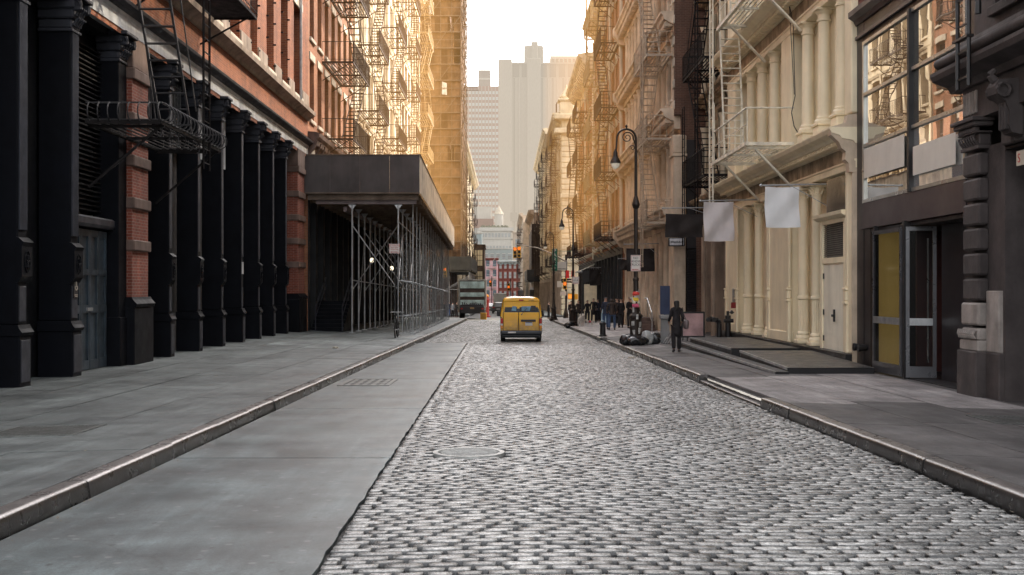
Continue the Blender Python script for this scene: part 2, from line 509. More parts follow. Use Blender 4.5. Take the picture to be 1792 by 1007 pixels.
# pavements
def walk(name, xs, y0, y1, lens, mat, tone):
    t = []
    for i in range(len(xs)-1):
        y = y0 - random.random()*1.0
        while y < y1:
            L = lens[i]*random.uniform(.93, 1.07)
            t.append((xs[i], xs[i+1], max(y, y0-1), min(y+L, y1), tone((xs[i]+xs[i+1])/2, y+L/2)))
            y += L
    return slabs(name, t, walk_z, mat)
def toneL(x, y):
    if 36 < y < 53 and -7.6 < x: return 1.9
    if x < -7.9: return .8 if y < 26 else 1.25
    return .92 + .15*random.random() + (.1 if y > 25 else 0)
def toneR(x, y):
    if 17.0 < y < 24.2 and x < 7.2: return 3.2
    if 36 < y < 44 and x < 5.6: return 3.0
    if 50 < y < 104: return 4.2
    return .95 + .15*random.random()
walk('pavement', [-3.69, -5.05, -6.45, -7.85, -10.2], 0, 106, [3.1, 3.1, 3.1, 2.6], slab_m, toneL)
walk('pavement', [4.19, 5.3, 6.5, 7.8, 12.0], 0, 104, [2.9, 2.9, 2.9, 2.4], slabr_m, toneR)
def edge_z(x, y): return walk_z(x, y)-.045
sheet('pavement_bed', [-12.2, -9.2, -6.5, -3.6], ys[:-1]+[106], edge_z, bed_m)
sheet('pavement_bed', [4.1, 6.5, 9, 12.2], ys[:-1]+[104], edge_z, bed_m)
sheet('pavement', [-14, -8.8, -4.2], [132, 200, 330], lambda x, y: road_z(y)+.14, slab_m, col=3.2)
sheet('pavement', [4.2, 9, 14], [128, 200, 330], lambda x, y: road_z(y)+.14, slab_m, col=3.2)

def kerb(name, x, side, y0, y1, hf, label):
    V = []; Q = []; C = []
    y = y0
    while y < y1-.05:
        L = min(random.uniform(1.6, 2.6), y1-y)
        a, b = y+.006, y+L-.006
        dx = random.gauss(0, .006); dz = random.gauss(0, .004); c = random.uniform(.75, 1.2)
        # profile from road side: foot, face, rounded nose, top, back
        prof = [(0, -.12), (0, .0), (.006, .6), (.012, .86), (.03, .97), (.06, 1.0), (.18, 1.0), (.18, -.12)]
        m = 4
        base = len(V)
        for k in range(m+1):
            yy = a+(b-a)*k/m
            e = .006 if k in (0, m) else 0
            for (d, q) in prof:
                h = hf(yy)
                z = road_z(yy) + (q*h if q > 0 else q) + dz - (e if q > .8 else 0)
                V.append((x+side*(d+(e if q > 0 else 0)) + dx, yy, z)); C.append(c*(.15 if q < .9 else ((2.6 if side < 0 else 1.4) if d < .034 else (.85 if side < 0 else .8)))*(.45 if q <= .0 else 1))  # nose coloured pale for its reflection, face coloured darker
        P = len(prof)
        for k in range(m):
            for i in range(P-1):
                Q.append((base+k*P+i, base+k*P+i+1, base+(k+1)*P+i+1, base+(k+1)*P+i))
        for k in (0, m):
            o_ = base+k*P
            Q.append((o_+0, o_+1, o_+2, o_+7)); Q.append((o_+2, o_+3, o_+6, o_+7)); Q.append((o_+3, o_+4, o_+5, o_+6))
        y += L
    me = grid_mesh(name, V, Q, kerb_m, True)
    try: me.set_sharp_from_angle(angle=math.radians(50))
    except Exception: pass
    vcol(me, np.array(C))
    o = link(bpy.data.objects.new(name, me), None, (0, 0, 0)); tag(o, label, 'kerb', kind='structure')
def hfull(y): return .155
def hright(y):
    for a, b in ((17.9, 23.6), (45.2, 48.4)):
        if a < y < b: return .035
    return .155
kerb('kerb', XL, -1, 0, 106, hfull, 'dark stone kerb with a reflection coloured into its worn edge beside the concrete strip')
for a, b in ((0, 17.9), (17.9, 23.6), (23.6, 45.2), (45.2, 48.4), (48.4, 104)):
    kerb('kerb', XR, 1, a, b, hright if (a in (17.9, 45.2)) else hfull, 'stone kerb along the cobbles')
# ------------------------------------------------------------------ facade kit
def wall_holes(mb, s, X, y0, y1, z0, z1, ops, rec):
    ys_ = sorted({y0, y1, *[v for o in ops for v in (o[0], o[1])]}); zs_ = sorted({z0, z1, *[v for o in ops for v in (o[2], o[3])]})
    ys_ = [y for y in ys_ if y0-1e-6 <= y <= y1+1e-6]; zs_ = [z for z in zs_ if z0-1e-6 <= z <= z1+1e-6]
    for j in range(len(zs_)-1):
        run = None
        for i in range(len(ys_)-1):
            cy, cz = (ys_[i]+ys_[i+1])/2, (zs_[j]+zs_[j+1])/2
            hole = any(o[0] < cy < o[1] and o[2] < cz < o[3] for o in ops)
            if not hole:
                if run is None: run = ys_[i]
            if (hole or i == len(ys_)-2) and run is not None:
                e = ys_[i] if hole else ys_[i+1]
                mb.quad((X, run, zs_[j]), (X, e, zs_[j]), (X, e, zs_[j+1]), (X, run, zs_[j+1])); run = None
    X2 = X - s*rec
    for (a, b, c, d) in ops:
        mb.quad((X, a, c), (X2, a, c), (X2, a, d), (X, a, d)); mb.quad((X, b, c), (X2, b, c), (X2, b, d), (X, b, d))
        mb.quad((X, a, c), (X, b, c), (X2, b, c), (X2, a, c)); mb.quad((X, a, d), (X, b, d), (X2, b, d), (X2, a, d))

WIN = {}
def win_proto(w, h, style, smat, fmat, gmat, rec):
    key = (round(w, 2), round(h, 2), style, smat.name, fmat.name, gmat.name, round(rec, 2))
    if key in WIN: return WIN[key]
    a = w/2
    S = MB()
    # sill and head in the local axes: +x outward, y along the wall, z up from the opening's foot
    S0 = MB(); S0.cbox(-rec*.6, .10, -a-.10, a+.10, -.16, -.002, .015)
    if style == 'plain': S = S0
    if style in ('flat', 'hood', 'shutter'):
        S.cbox(-.01, .05, -a-.14, a+.14, h+.002, h+.34, .012)
        if style == 'hood':
            S.extr([(-.01, h+.34), (.05, h+.34), (.22, h+.46), (.24, h+.55), (-.01, h+.60)], -a-.24, a+.24)
    elif style == 'arch':
        n = 8; V = []; 
        R = a+.02; rise = a*.55
        for k in range(n+1):
            t = PI*k/n
            c, q = -math.cos(t), math.sin(t)
            for (rr, xx) in ((0, .06), (.24, .06), (.24, -.01), (0, -.01)):
                V.append((xx, c*(a+rr), h-.02+q*(rise+rr) if rr else h-.02+q*rise*.98))
        F = []
        for k in range(n):
            for i in range(4):
                j = (i+1) % 4
                F.append((k*4+i, k*4+j, k*4+4+j, k*4+4+i))
        S.add(V, F)
        S.cbox(-.01, .10, -.12, .12, h-.02+rise*.85, h+rise+.36, .02)
        # tympanum behind the arch
        V = [(.004, -math.cos(PI*k/n)*a, h-.02+math.sin(PI*k/n)*rise) for k in range(n+1)]
        S.add(V, [tuple(range(n+1))])
    sur = S.mesh('window', smat); sil = S0.mesh('sill', smat) if style != 'plain' else None
    Fm = MB(); x = -rec; t = .05
    Fm.box(x, x+.06, -a, -a+t, 0, h); Fm.box(x, x+.06, a-t, a, 0, h); Fm.box(x, x+.06, -a+t, a-t, 0, t); Fm.box(x, x+.06, -a+t, a-t, h-t, h)
    Fm.box(x+.005, x+.075, -a+t, a-t, h*.5-.035, h*.5+.035)
    if w > 1.3: Fm.box(x, x+.055, -.03, .03, t, h-t)
    fr = Fm.mesh('sash', fmat)
    G = MB(); G.quad((x+.012, -a+t, t), (x+.012, a-t, t), (x+.012, a-t, h-t), (x+.012, -a+t, h-t))
    gl = G.mesh('pane', gmat)
    bl = []
    for f in (.25, .45, .8):
        B = MB(); B.quad((x+.016, -a+t, h-t-h*f), (x+.016, a-t, h-t-h*f), (x+.016, a-t, h-t), (x+.016, -a+t, h-t))
        bl.append(B.mesh('blind', shade_m))
    WIN[key] = (sur, fr, gl, bl, sil); return WIN[key]

def put_window(root, s, X, yc, z, w, h, style, smat, fmat, gmat, rec, blinds=.3):
    sur, fr, gl, bl, sil = win_proto(w, h, style, smat, fmat, gmat, rec)
    rl = WLOC[root.name]
    o = inst('window', sur, root, (X-rl.x, yc-rl.y, z-rl.z), 0 if s > 0 else PI)
    inst('sash', fr, o, (0, 0, 0)); inst('pane', gl, o, (0, 0, 0))
    if sil: inst('sill', sil, o, (0, 0, 0))
    if random.random() < blinds: inst('blind', random.choice(bl), o, (0, 0, 0))
    return o

def cornice(s, X, y0, y1, z, h, proj, mat, parent, brackets=.9, name='cornice', bw=.16, dent=0):
    mb = MB()
    P = [(0, z), (.05, z), (.07, z+h*.3), (.14*proj+.08, z+h*.38), (proj*.62, z+h*.55), (proj*.70, z+h*.72), (proj*.92, z+h*.86), (proj, z+h), (proj*.55, z+h*1.06), (0, z+h*1.08)]
    mb.extr([(X+s*(d-.003), q) for d, q in P], y0, y1)
    if brackets:
        n = max(2, int((y1-y0)/brackets))
        for k in range(n+1):
            yc = y0+bw/2+.01+(y1-y0-bw-.02)*k/n
            mb.extr([(X+s*d, q) for d, q in ((.0, z-h*.25), (.06, z-h*.2), (.10, z+h*.15), (proj*.55, z+h*.40), (proj*.80, z+h*.70), (.02, z+h*.70))], yc-bw/2, yc+bw/2)
    if dent:
        n = int((y1-y0)/dent)
        for k in range(n):
            yc = y0+(k+.5)*dent
            mb.box(X+s*.06, X+s*proj*.66, yc-dent*.28, yc+dent*.28, z+h*.36, z+h*.56)
    return mb.build(name, mat, parent)

def shell(mb, s, X, y0, y1, z0, z1, depth, near=True, far=True, roof=True):
    X2 = X - s*depth
    if near: mb.quad((X, y0, z0), (X2, y0, z0), (X2, y0, z1), (X, y0, z1))
    if far: mb.quad((X, y1, z0), (X2, y1, z0), (X2, y1, z1), (X, y1, z1))
    if roof: mb.quad((X, y0, z1), (X, y1, z1), (X2, y1, z1), (X2, y0, z1))
    mb.quad((X2, y0, z0), (X2, y1, z0), (X2, y1, z1), (X2, y0, z1))

def platform(mb, s, X, out, y0, y1, z, bar=.10, along=True, th=.03):
    xa, xb = X, X+s*out
    # outer frame
    for yy in (y0, y1): mb.box(xa, xb, yy-.025, yy+.025, z-.09, z)
    mb.box(xb-s*.05, xb, y0, y1, z-.09, z); mb.box(xa, xa+s*.05, y0, y1, z-.09, z)
    mb.box(xa, xb, (y0+y1)/2-.03, (y0+y1)/2+.03, z-.10, z-.035)
    if along:   # slats running along the wall
        n = max(2, int(out/bar))
        for k in range(n):
            xc = xa+s*(out*(k+.5)/n)
            mb.box(xc-.019, xc+.019, y0+.026, y1-.026, z-th, z-.004)
    else:
        n = max(2, int((y1-y0)/bar))
        for k in range(n):
            yc = y0+(y1-y0)*(k+.5)/n
            mb.box(xa+s*.051, xb-s*.051, yc-.02, yc+.02, z-th, z-.004)

def railing(mb, s, X, out, y0, y1, z, h=.95, step=.16, r=.010, mid=False, ends=True, rr=.018):
    xb = X+s*out
    segs = [((xb, y0), (xb, y1))]
    if ends: segs += [((X, y0), (xb, y0)), ((X, y1), (xb, y1))]
    for (a, b) in segs:
        mb.tube((a[0], a[1], z+h), (b[0], b[1], z+h), rr, 5)
        mb.tube((a[0], a[1], z+.10), (b[0], b[1], z+.10), rr*.8, 4)
        if mid: mb.tube((a[0], a[1], z+h*.55), (b[0], b[1], z+h*.55), rr*.8, 4)
        L = math.dist(a, b); n = max(1, int(L/step))
        for k in range(n+1):
            f = k/n; x = a[0]+(b[0]-a[0])*f; y = a[1]+(b[1]-a[1])*f
            mb.tube((x, y, z-.02), (x, y, z+h), r if k % n else rr, 4)

def stair(mb, x0, x1, ya, za, yb, zb, n, r=.03, rail=True, tread=.16, rad=.011):
    for x in (x0, x1):
        mb.path([(x, ya, za), (x, yb, zb)], r, 4)
        if rail:
            mb.path([(x, ya, za+.85), (x, yb, zb+.85)], r*.5, 4)
            for f in (.1, .5, .9):
                y = ya+(yb-ya)*f; z = za+(zb-za)*f
                mb.tube((x, y, z), (x, y, z+.85), rad, 4)
    for k in range(1, n):
        f = k/n; y = ya+(yb-ya)*f; z = za+(zb-za)*f
        mb.box(x0, x1, y-tread/2, y+tread/2, z-.012, z+.012)

def ladder(mb, x, y0, y1, z0, z1, r=.022, step=.32):
    mb.tube((x, y0, z0), (x, y0, z1), r, 5); mb.tube((x, y1, z0), (x, y1, z1), r, 5)
    z = z0+.15
    while z < z1:
        mb.tube((x, y0, z), (x, y1, z), r*.55, 4); z += step

def fire_escape(root, s, X, out, y0, y1, levels, mat, bar=.10, step=.18, up=True, drop=None, brace=True, along=True, sw=.55, r=.012, mid=False):
    """one balcony per level, each with its railing, brackets and stair"""
    for i, z in enumerate(levels):
        P = MB(); platform(P, s, X, out, y0, y1, z, bar, along)
        if brace:
            for yy in (y0+.15, (y0+y1)/2, y1-.15):
                P.tube((X, yy, z-.9), (X+s*out*.85, yy, z-.08), .025, 4)
        b = P.build('fire_escape_balcony', mat, root)
        R = MB(); railing(R, s, X, out, y0, y1, z, step=step, r=r, mid=mid)
        R.build('railing', mat, b, origin=tuple(WLOC[root.name]))
        if up and i+1 < len(levels):
            zt = levels[i+1]
            S = MB(); ya, yb = (y0+.5, y1-.7) if i % 2 == 0 else (y1-.5, y0+.7)
            stair(S, X+s*(out-sw-.08), X+s*(out-.08), ya, z, yb, zt, max(8, int((zt-z)/.24)), rad=r)
            S.build('stair', mat, b, origin=tuple(WLOC[root.name]))
    if drop:
        L = MB(); ladder(L, X+s*(out+.03), drop[0], drop[1], drop[2], drop[3]); L.build('ladder', mat, root)

def simple_block(name, label, s, X, y0, y1, zb, ztop, wallm, floors, wz0, wh, fh, bays, ww, style, smat, fmat=None, gmat=None, depth=10, rec=.18, corn=None, cornm=None, ground=None, blinds=.25, near=True, shopm=None, cat='building', band=None, pil=None):
    root = thing(name, label, cat, (X-s*depth*.3, (y0+y1)/2, zb))
    ops = []
    pitch = (y1-y0)/bays
    for f in range(floors):
        for k in range(bays):
            yc = y0+pitch*(k+.5); z = wz0+f*fh
            ops.append((yc-ww/2, yc+ww/2, z, z+wh))
    mb = MB()
    gz = ground if ground is not None else zb
    wall_holes(mb, s, X, y0, y1, gz, ztop, ops, rec+.03)
    shell(mb, s, X, y0, y1, zb-.3, ztop, depth, near=near)
    mb.build('wall', wallm, root)
    # dark interior closing sheet behind the windows
    for (a, b, c, d) in ops:
        put_window(root, s, X, (a+b)/2, c, b-a, d-c, style, smat, fmat or frame_b, gmat or glass, rec, blinds)
    if ground is not None:
        G = MB(); g = gz
        G.box(X-s*.45, X-s*.40, y0, y1, zb-.2, g)
        G.box(X-s*.4, X+s*.02, y0+.01, y1-.01, g-.5, g-.01)
        n = max(2, bays)
        for k in range(n+1):
            yc = min(max(y0+(y1-y0)*k/n, y0+.16), y1-.16)
            G.cbox(X-s*.395, X+s*.06, yc-.15, yc+.15, zb-.2, g-.51, .03)
        G.build('shopfront', shopm or navyd, root)
        W = MB()
        for k in range(n):
            a = y0+(y1-y0)*k/n+.34; b = y0+(y1-y0)*(k+1)/n-.34
            W.box(X-s*.39, X-s*.36, a, b, zb+.7, g-.8); W.mark()
        build_each(W, 'shop_window', glass, root)
    if corn: cornice(s, X, y0, y1, ztop-corn[1]*.6, corn[1], corn[0], cornm or smat, root, corn[2] if len(corn) > 2 else .9)
    if band:
        for z in band: 
            mb = MB(); mb.extr([(X-s*.004, z), (X+s*.10, z+.02), (X+s*.16, z+.16), (X+s*.16, z+.22), (X-s*.004, z+.30)], y0+.005, y1-.005); mb.build('string_course', smat, root)
    if pil:
        P = MB()
        for yy in pil:
            P.cbox(X-s*.002, X+s*.14, yy-.22, yy+.22, gz, ztop-.8, .02); P.mark()
        build_each(P, 'pilaster_trim', smat, root)
    return root

# ------------------------------------------------------------------ street wall, left: brick building on iron piers
def iron_capital(mb, s, X, yc, w, d, z0, z1):
    h = z1-z0
    mb.cbox(X-s*(d), X+s*.05, yc-w/2-.05, yc+w/2+.05, z0-.06, z0, .01)
    for k in range(3):       # flaring bell
        e = .03+.045*k
        mb.cbox(X-s*d, X+s*(e), yc-w/2-e, yc+w/2+e, z0+h*(k/3)+.002, z0+h*((k+1)/3), .03)
    for q in (0, 1):         # two rows of leaves
        for k in range(4):
            yy = yc-w/2-.02+(w+.04)*(k+.5)/4
            zc = z0+h*(.12+.33*q)
            mb.path([(X+s*(.05+.045*q), yy, zc), (X+s*(.09+.05*q), yy, zc+h*.16), (X+s*(.16+.05*q), yy, zc+h*.27), (X+s*(.17+.05*q), yy, zc+h*.20)], .028, 5, .012)
    for e in (-1, 1):        # volutes
        pts = []
        for k in range(11):
            t = k/10*2.6*PI; r = .10*(1-k/12)
            pts.append((X+s*(.16+r*math.cos(t)*.6), yc+e*(w/2+.06+r*math.sin(t)*.3), z1-.14+r*math.sin(t)))
        mb.path(pts, .028, 5, .015)
        mb.cbox(X-s*(d*.5), X+s*.24, yc+e*(w/2+.03)-.04, yc+e*(w/2+.03)+.04, z1-.24, z1-.02, .03)
    mb.cbox(X-s*d, X+s*.26, yc-w/2-.16, yc+w/2+.16, z1-.002, z1+.08, .015)

def iron_pilaster(root, s, X, yc, zb, fluted=False, w=.37, d=.62, medal=True, plate=None):
    mb = MB()
    mb.cbox(X-s*d, X+s*.06, yc-w/2-.05, yc+w/2+.05, zb-.3, .80, .02)
    mb.extr([(X-s*d, .80), (X+s*.08, .80), (X+s*.11, .86), (X+s*.06, .93), (X+s*.03, 1.0), (X-s*d, 1.0)], yc-w/2-.07, yc+w/2+.07)
    mb.cbox(X-s*d, X, yc-w/2, yc+w/2, 1.002, 6.92, .02)
    if medal:
        mb.extr([(X-s*.02, 1.76), (X+s*.03, 1.78), (X+s*.09, 1.88), (X+s*.09, 2.42), (X+s*.12, 2.50), (X+s*.03, 2.58), (X-s*.02, 2.6)], yc-w/2-.03, yc+w/2+.03)
        for k in range(14):
            t = 2*PI*k/14
            t2 = 2*PI*(k+1)/14
            mb.tube((X+s*.095, yc+.115*math.cos(t), 2.15+.20*math.sin(t)), (X+s*.095, yc+.115*math.cos(t2), 2.15+.20*math.sin(t2)), .016, 4)
        for k in range(6):
            t = 2*PI*k/6
            mb.tube((X+s*.10, yc, 2.15), (X+s*.10, yc+.075*math.cos(t), 2.15+.13*math.sin(t)), .020, 5, .034)
    p = mb.build('pilaster', navy, root)
    front = MB()
    if fluted:
        n = 7
        for k in range(n):
            yy = yc-w/2+.03+(w-.06)*(k+.5)/n
            front.cbox(X-s*.004, X+s*.030, yy-.017, yy+.017, 2.72, 6.88, .008)
    else:
        front.cbox(X-s*.004, X+s*.012, yc-w/2+.03, yc+w/2-.03, 2.72, 6.88, .006)
    front.cbox(X-s*.004, X+s*.012, yc-w/2+.05, yc+w/2-.05, 1.06, 1.70, .006)
    front.cbox(X+s*.056, X+s*.072, yc-w/2+.0, yc+w/2-.0, zb+.08, .72, .006)
    front.build('shaft_face', navyf, p, origin=tuple(WLOC[root.name]))
    c = MB(); iron_capital(c, s, X, yc, w, d, 6.93, 7.52)
    c.build('capital', navyf, p, origin=tuple(WLOC[root.name]))
    return p

def left_iron_building():
    s, X = 1, -8.8
    y0, y1 = 9.5, 51.0
    root = thing('brick_warehouse', 'orange brick warehouse on a row of dark iron pilasters with a black fire escape', 'building', (X-3, 30, -.13))
    zb = -.13
    # upper wall with its tall openings
    ops = []
    piers = [(35.3, 36.4), (37.9, 39.5), (40.6, 42.2), (43.5, 44.9), (46.3, 47.6), (49.4, 51.0)]
    ycs = []
    for a, b in zip(piers, piers[1:]): ycs.append(((a[1]+b[0])/2, b[0]-a[1]))
    y = 34.6
    while y > 11: ycs.append((y, 1.35)); y -= 2.85
    for z0, z1 in ((9.85, 13.6), (15.2, 18.6)):
        for yc, w in ycs: ops.append((yc-w/2, yc+w/2, z0, z1))
    mb = MB()
    wall_holes(mb, s, X, y0, y1, 8.20, 21.0, ops, .42)
    shell(mb, s, X, y0, y1, 7.5, 21.0, 9)
    mb.quad((X, y0, 7.5), (X, y1, 7.5), (X, y1, 8.2), (X, y0, 8.2))
    mb.build('wall', brickA, root)
    for (a, b, c, d) in ops:
        put_window(root, s, X, (a+b)/2, c, b-a, d-c, 'flat', lintel_w, frame_g, glass, .38, .5)
    # stone sill course over the brick band
    L = MB(); L.extr([(X-.004, 9.12), (X+.08, 9.12), (X+.12, 9.22), (X+.34, 9.34), (X+.36, 9.50), (X+.22, 9.56), (X-.004, 9.62)], y0, y1)
    for a, b in piers: L.cbox(X, X+.06, a+.05, b-.05, 9.62, 10.25, .02)
    L.build('sill_course', ledge, root)
    # grey painted entablature
    E = MB(); E.extr([(X-.3, 7.62), (X+.02, 7.62), (X+.02, 7.92), (X+.05, 7.96), (X+.05, 8.02), (X-.3, 8.02)], y0, y1)
    E.build('entablature', silver, root)
    E = MB(); E.extr([(X-.1, 8.02), (X+.07, 8.02), (X+.12, 8.08), (X+.26, 8.13), (X+.28, 8.20), (X+.06, 8.23), (X-.1, 8.23)], y0+.002, y1-.002)
    n = 160
    E.build('cornice', navyf, root)
    # recessed iron and timber front behind the piers
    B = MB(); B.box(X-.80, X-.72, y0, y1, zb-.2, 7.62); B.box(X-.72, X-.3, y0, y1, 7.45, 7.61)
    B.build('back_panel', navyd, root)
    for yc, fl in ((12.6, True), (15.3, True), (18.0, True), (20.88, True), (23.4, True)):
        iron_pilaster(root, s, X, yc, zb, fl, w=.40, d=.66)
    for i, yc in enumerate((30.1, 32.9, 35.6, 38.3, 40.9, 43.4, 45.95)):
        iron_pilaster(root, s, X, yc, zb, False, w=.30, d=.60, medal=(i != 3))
    G = MB(); G.box(X+.013, X+.022, 38.3-.12, 38.3+.12, 2.15, 2.55); G.build('pasted_notice', silver, root)
    # brick pier with stone bands
    hp = MB(); hp.cbox(X-.70, X-.10, 26.36, 26.93, zb-.3, 6.95, .02); hp.cbox(X-.72, X-.05, 26.33, 26.935, zb-.3, 1.0, .02); hp = hp.build('half_pilaster', navy, root)
    hc_ = MB(); iron_capital(hc_, s, X-.12, 26.64, .50, .5, 6.96, 7.5); hc_.build('capital', navyf, hp, origin=tuple(WLOC[root.name]))
    for (a, b, name) in ((26.95, 28.15, 'brick_pier'), (48.4, 50.0, 'brick_pier')):
        P = MB(); P.box(X-.95, X+.02, a, b, 1.45, 7.6); p = P.build(name, brickB, root)
        Q = MB(); Q.cbox(X-.98, X+.12, a-.14, b+.14, zb-.3, 1.22, .03)
        Q.extr([(X-.9, 1.22), (X+.14, 1.22), (X+.17, 1.30), (X+.08, 1.40), (X+.05, 1.46), (X-.9, 1.46)], a-.12, b+.12)
        Q.build('plinth', navy, p, origin=tuple(WLOC[root.name]))
        T = MB()
        for z in (2.55, 3.55, 4.55, 5.55, 6.6): T.cbox(X-.97, X+.09, a-.05, b+.05, z, z+.26, .025); T.mark()
        T.cbox(X-.97, X+.05, a-.03, b+.03, 6.87, 7.60, .02); T.mark()
        build_each(T, 'stone_band', stone, p, origin=tuple(WLOC[root.name]))
    # timber folding door between the fluted pilaster and the brick pier
    D = MB(); a, b = 24.05, 26.3; xd = X-.34
    D.box(xd-.08, xd-.03, a, b, zb, 2.95)
    door = D.build('folding_door', teal, root)
    for k in range(4):
        ya = a+.05+(b-a-.1)*k/4; yb_ = a+.05+(b-a-.1)*(k+1)/4
        F = MB()
        for (c, d) in ((zb+.02, zb+.22), (1.12, 1.30), (1.95, 2.08), (2.80, 2.95)): F.box(xd-.03, xd+.012, ya+.01, yb_-.01, c, d)
        F.box(xd-.03, xd+.012, ya+.01, ya+.09, zb+.22, 2.80) if k == 0 else None
        for (e, f) in ((ya+.01, ya+.08), (yb_-.08, yb_-.01)):
            for (c, d) in ((zb+.22, 1.12), (1.30, 1.95), (2.08, 2.80)): F.box(xd-.03, xd+.010, e, f, c, d)
        F.build('door_leaf', teal, door, origin=tuple(WLOC[root.name]))
    H = MB(); H.box(xd+.012, xd+.05, (a+b)/2-.22, (a+b)/2+.1, 1.17, 1.24); H.build('handle', steel, door, origin=tuple(WLOC[root.name]))
    T = MB(); T.extr([(X-.7, 3.0), (X-.22, 3.0), (X-.18, 3.07), (X-.18, 3.20), (X-.24, 3.24), (X-.7, 3.24)], 23.65, 26.75); T.build('transom', navyf, root)
    # narrower doors beyond the brick pier
    for (a, b) in ((28.35, 29.9), (46.4, 48.1), (43.75, 45.7)):
        D = MB(); D.box(X-.66, X-.60, a, b, zb, 2.55)
        for k in range(2):
            ya, yb_ = a+(b-a)*k/2+.02, a+(b-a)*(k+1)/2-.02
            for (c, d) in ((zb+.05, .25), (.9, 1.02), (1.75, 1.87), (2.4, 2.54)): D.box(X-.6, X-.56, ya, yb_, c, d)
            D.box(X-.6, X-.56, ya, ya+.12, .25, 2.4); D.box(X-.6, X-.56, yb_-.12, yb_, .25, 2.4)
        D.build('panelled_door', navy, root)
        T = MB(); T.cbox(X-.7, X-.45, a, b, 2.62, 2.82, .03); T.build('transom', navyf, root)
    # pale board high between the piers, window grilles
    G = MB()
    for (a, b) in ((35.95, 37.9), (33.2, 35.2)): G.box(X-.50, X-.46, a, b, 5.6, 7.45); G.mark()
    build_each(G, 'transom_panel', silver, root)
    G = MB()
    for (a, b, c, d) in ((28.3, 29.9, 5.6, 7.4), (30.4, 32.6, 5.5, 7.4), (30.4, 31.5, 2.9, 4.1)):
        k = a
        while k < b: G.tube((X-.42, k, c), (X-.42, k, d), .014, 4); k += .15
        G.tube((X-.42, a, c+.1), (X-.42, b, c+.1), .016, 4); G.tube((X-.42, a, d-.1), (X-.42, b, d-.1), .016, 4); G.mark()
    build_each(G, 'window_grille', steel, root)
    # teal lit window slot at the first bay
    G = MB(); G.box(X-.71, X-.66, 21.3, 21.75, .7, 3.3); G.build('window_light', M('teal_glass', (.16, .42, .46), .2, .2, 2, 0, streak=0), root)
    G = MB(); G.box(X-.71, X-.66, 21.3, 21.6, 4.6, 7.2); G.build('window_light', M('cream_glass', (.5, .42, .28), .3, .2, 2, 0, streak=0), root)
    # louvre slats by the second pilaster
    G = MB()
    for k in range(34): G.box(X-.66, X-.50, 23.75, 26.6, 3.40+k*.11, 3.43+k*.11)
    G.build('louvre', navyd, root)
    # shutters dark beside each window
    # lower fire escape balcony with hooped guard bars
    P = MB(); platform(P, s, X, 1.6, 24.0, 29.0, 5.20, .17)
    for yy in (24.2, 28.8):
        P.box(X, X+1.6, yy-.04, yy+.04, 5.06, 5.12)
        P.tube((X, yy, 3.8), (X+1.5, yy, 5.08), .035, 4)
    bal = P.build('hooped_balcony', rustm, root)
    R = MB()
    def hoop(px, py, dx, dy, z0, big=1.0):
        pts = []
        for k in range(9):
            t = -PI*.5+PI*k/8
            r = .19*big
            pts.append((px+dx*r*math.cos(t)*.9, py+dy*r*math.cos(t)*.9, z0+r*math.sin(t)))
        R.path(pts, .015, 5)
    k = 24.05
    while k < 29.0: hoop(X+1.6, k, 1, 0, 5.37); k += .27
    k = X+.1
    while k < X+1.6: hoop(k, 24.0, 0, -1, 5.37); hoop(k, 29.0, 0, 1, 5.37); k += .21
    k = 24.3
    while k < 28.0: hoop(X+1.45, k, .6, 0, 5.02, .7); k += .6
    for z in (5.20, 5.56):
        R.tube((X+1.6, 24, z), (X+1.6, 29, z), .022, 4); R.tube((X, 24, z), (X+1.6, 24, z), .022, 4); R.tube((X, 29, z), (X+1.6, 29, z), .022, 4)
    R.build('hooped_guard', M('worn_iron', (.040, .038, .040), .45, .5, 6, .2), bal, origin=tuple(WLOC[root.name]))
    S = MB(); stair(S, X+.62, X+1.32, 27.4, 5.2, 23.0, 12.0, 20, r=.035, rail=False, tread=.13)
    S.tube((X+.55, 27.2, 5.2), (X+.55, 24.6, 11), .018, 4); S.tube((X+1.4, 27.4, 5.9), (X+1.4, 24.3, 11.5), .018, 4)
    S.build('stair', M('worn_iron', (.040, .038, .040), .45, .5, 6, .2), bal, origin=tuple(WLOC[root.name]))
    L = MB(); ladder(L, X+1.66, 27.1, 27.65, 4.5, 12.0, .03, .33); L.build('ladder', rustm, bal, origin=tuple(WLOC[root.name]))
    P = MB(); platform(P, s, X, 1.6, 27.0, 33.2, 9.55, .11, along=False)
    P.tube((X, 33.0, 8.7), (X+1.4, 33.0, 9.48), .03, 4); P.tube((X, 27.3, 8.4), (X+1.4, 27.3, 9.48), .03, 4)
    b2 = P.build('fire_escape_balcony', rustm, root)
    R = MB(); railing(R, s, X, 1.6, 27.0, 33.2, 9.55, step=.17); R.build('railing', rustm, b2, origin=tuple(WLOC[root.name]))
    # rust-pinned downpipe on the upper wall
    D = MB(); D.path([(X+.12, 48.6, 9.7), (X+.12, 48.6, 20.8)], .06, 8); D.build('downpipe', steel, root)
    G = MB()
    for k in (36.9, 40.05, 42.85, 45.6): 
        for z in np.arange(10.1, 13.4, .8): G.box(X-.02, X+.09, k-.72, k-.66, z, z+.05); G.box(X-.02, X+.09, k+.62, k+.68, z, z+.05)
    G.build('shutter_bolt', rustm, root)
left_iron_building()
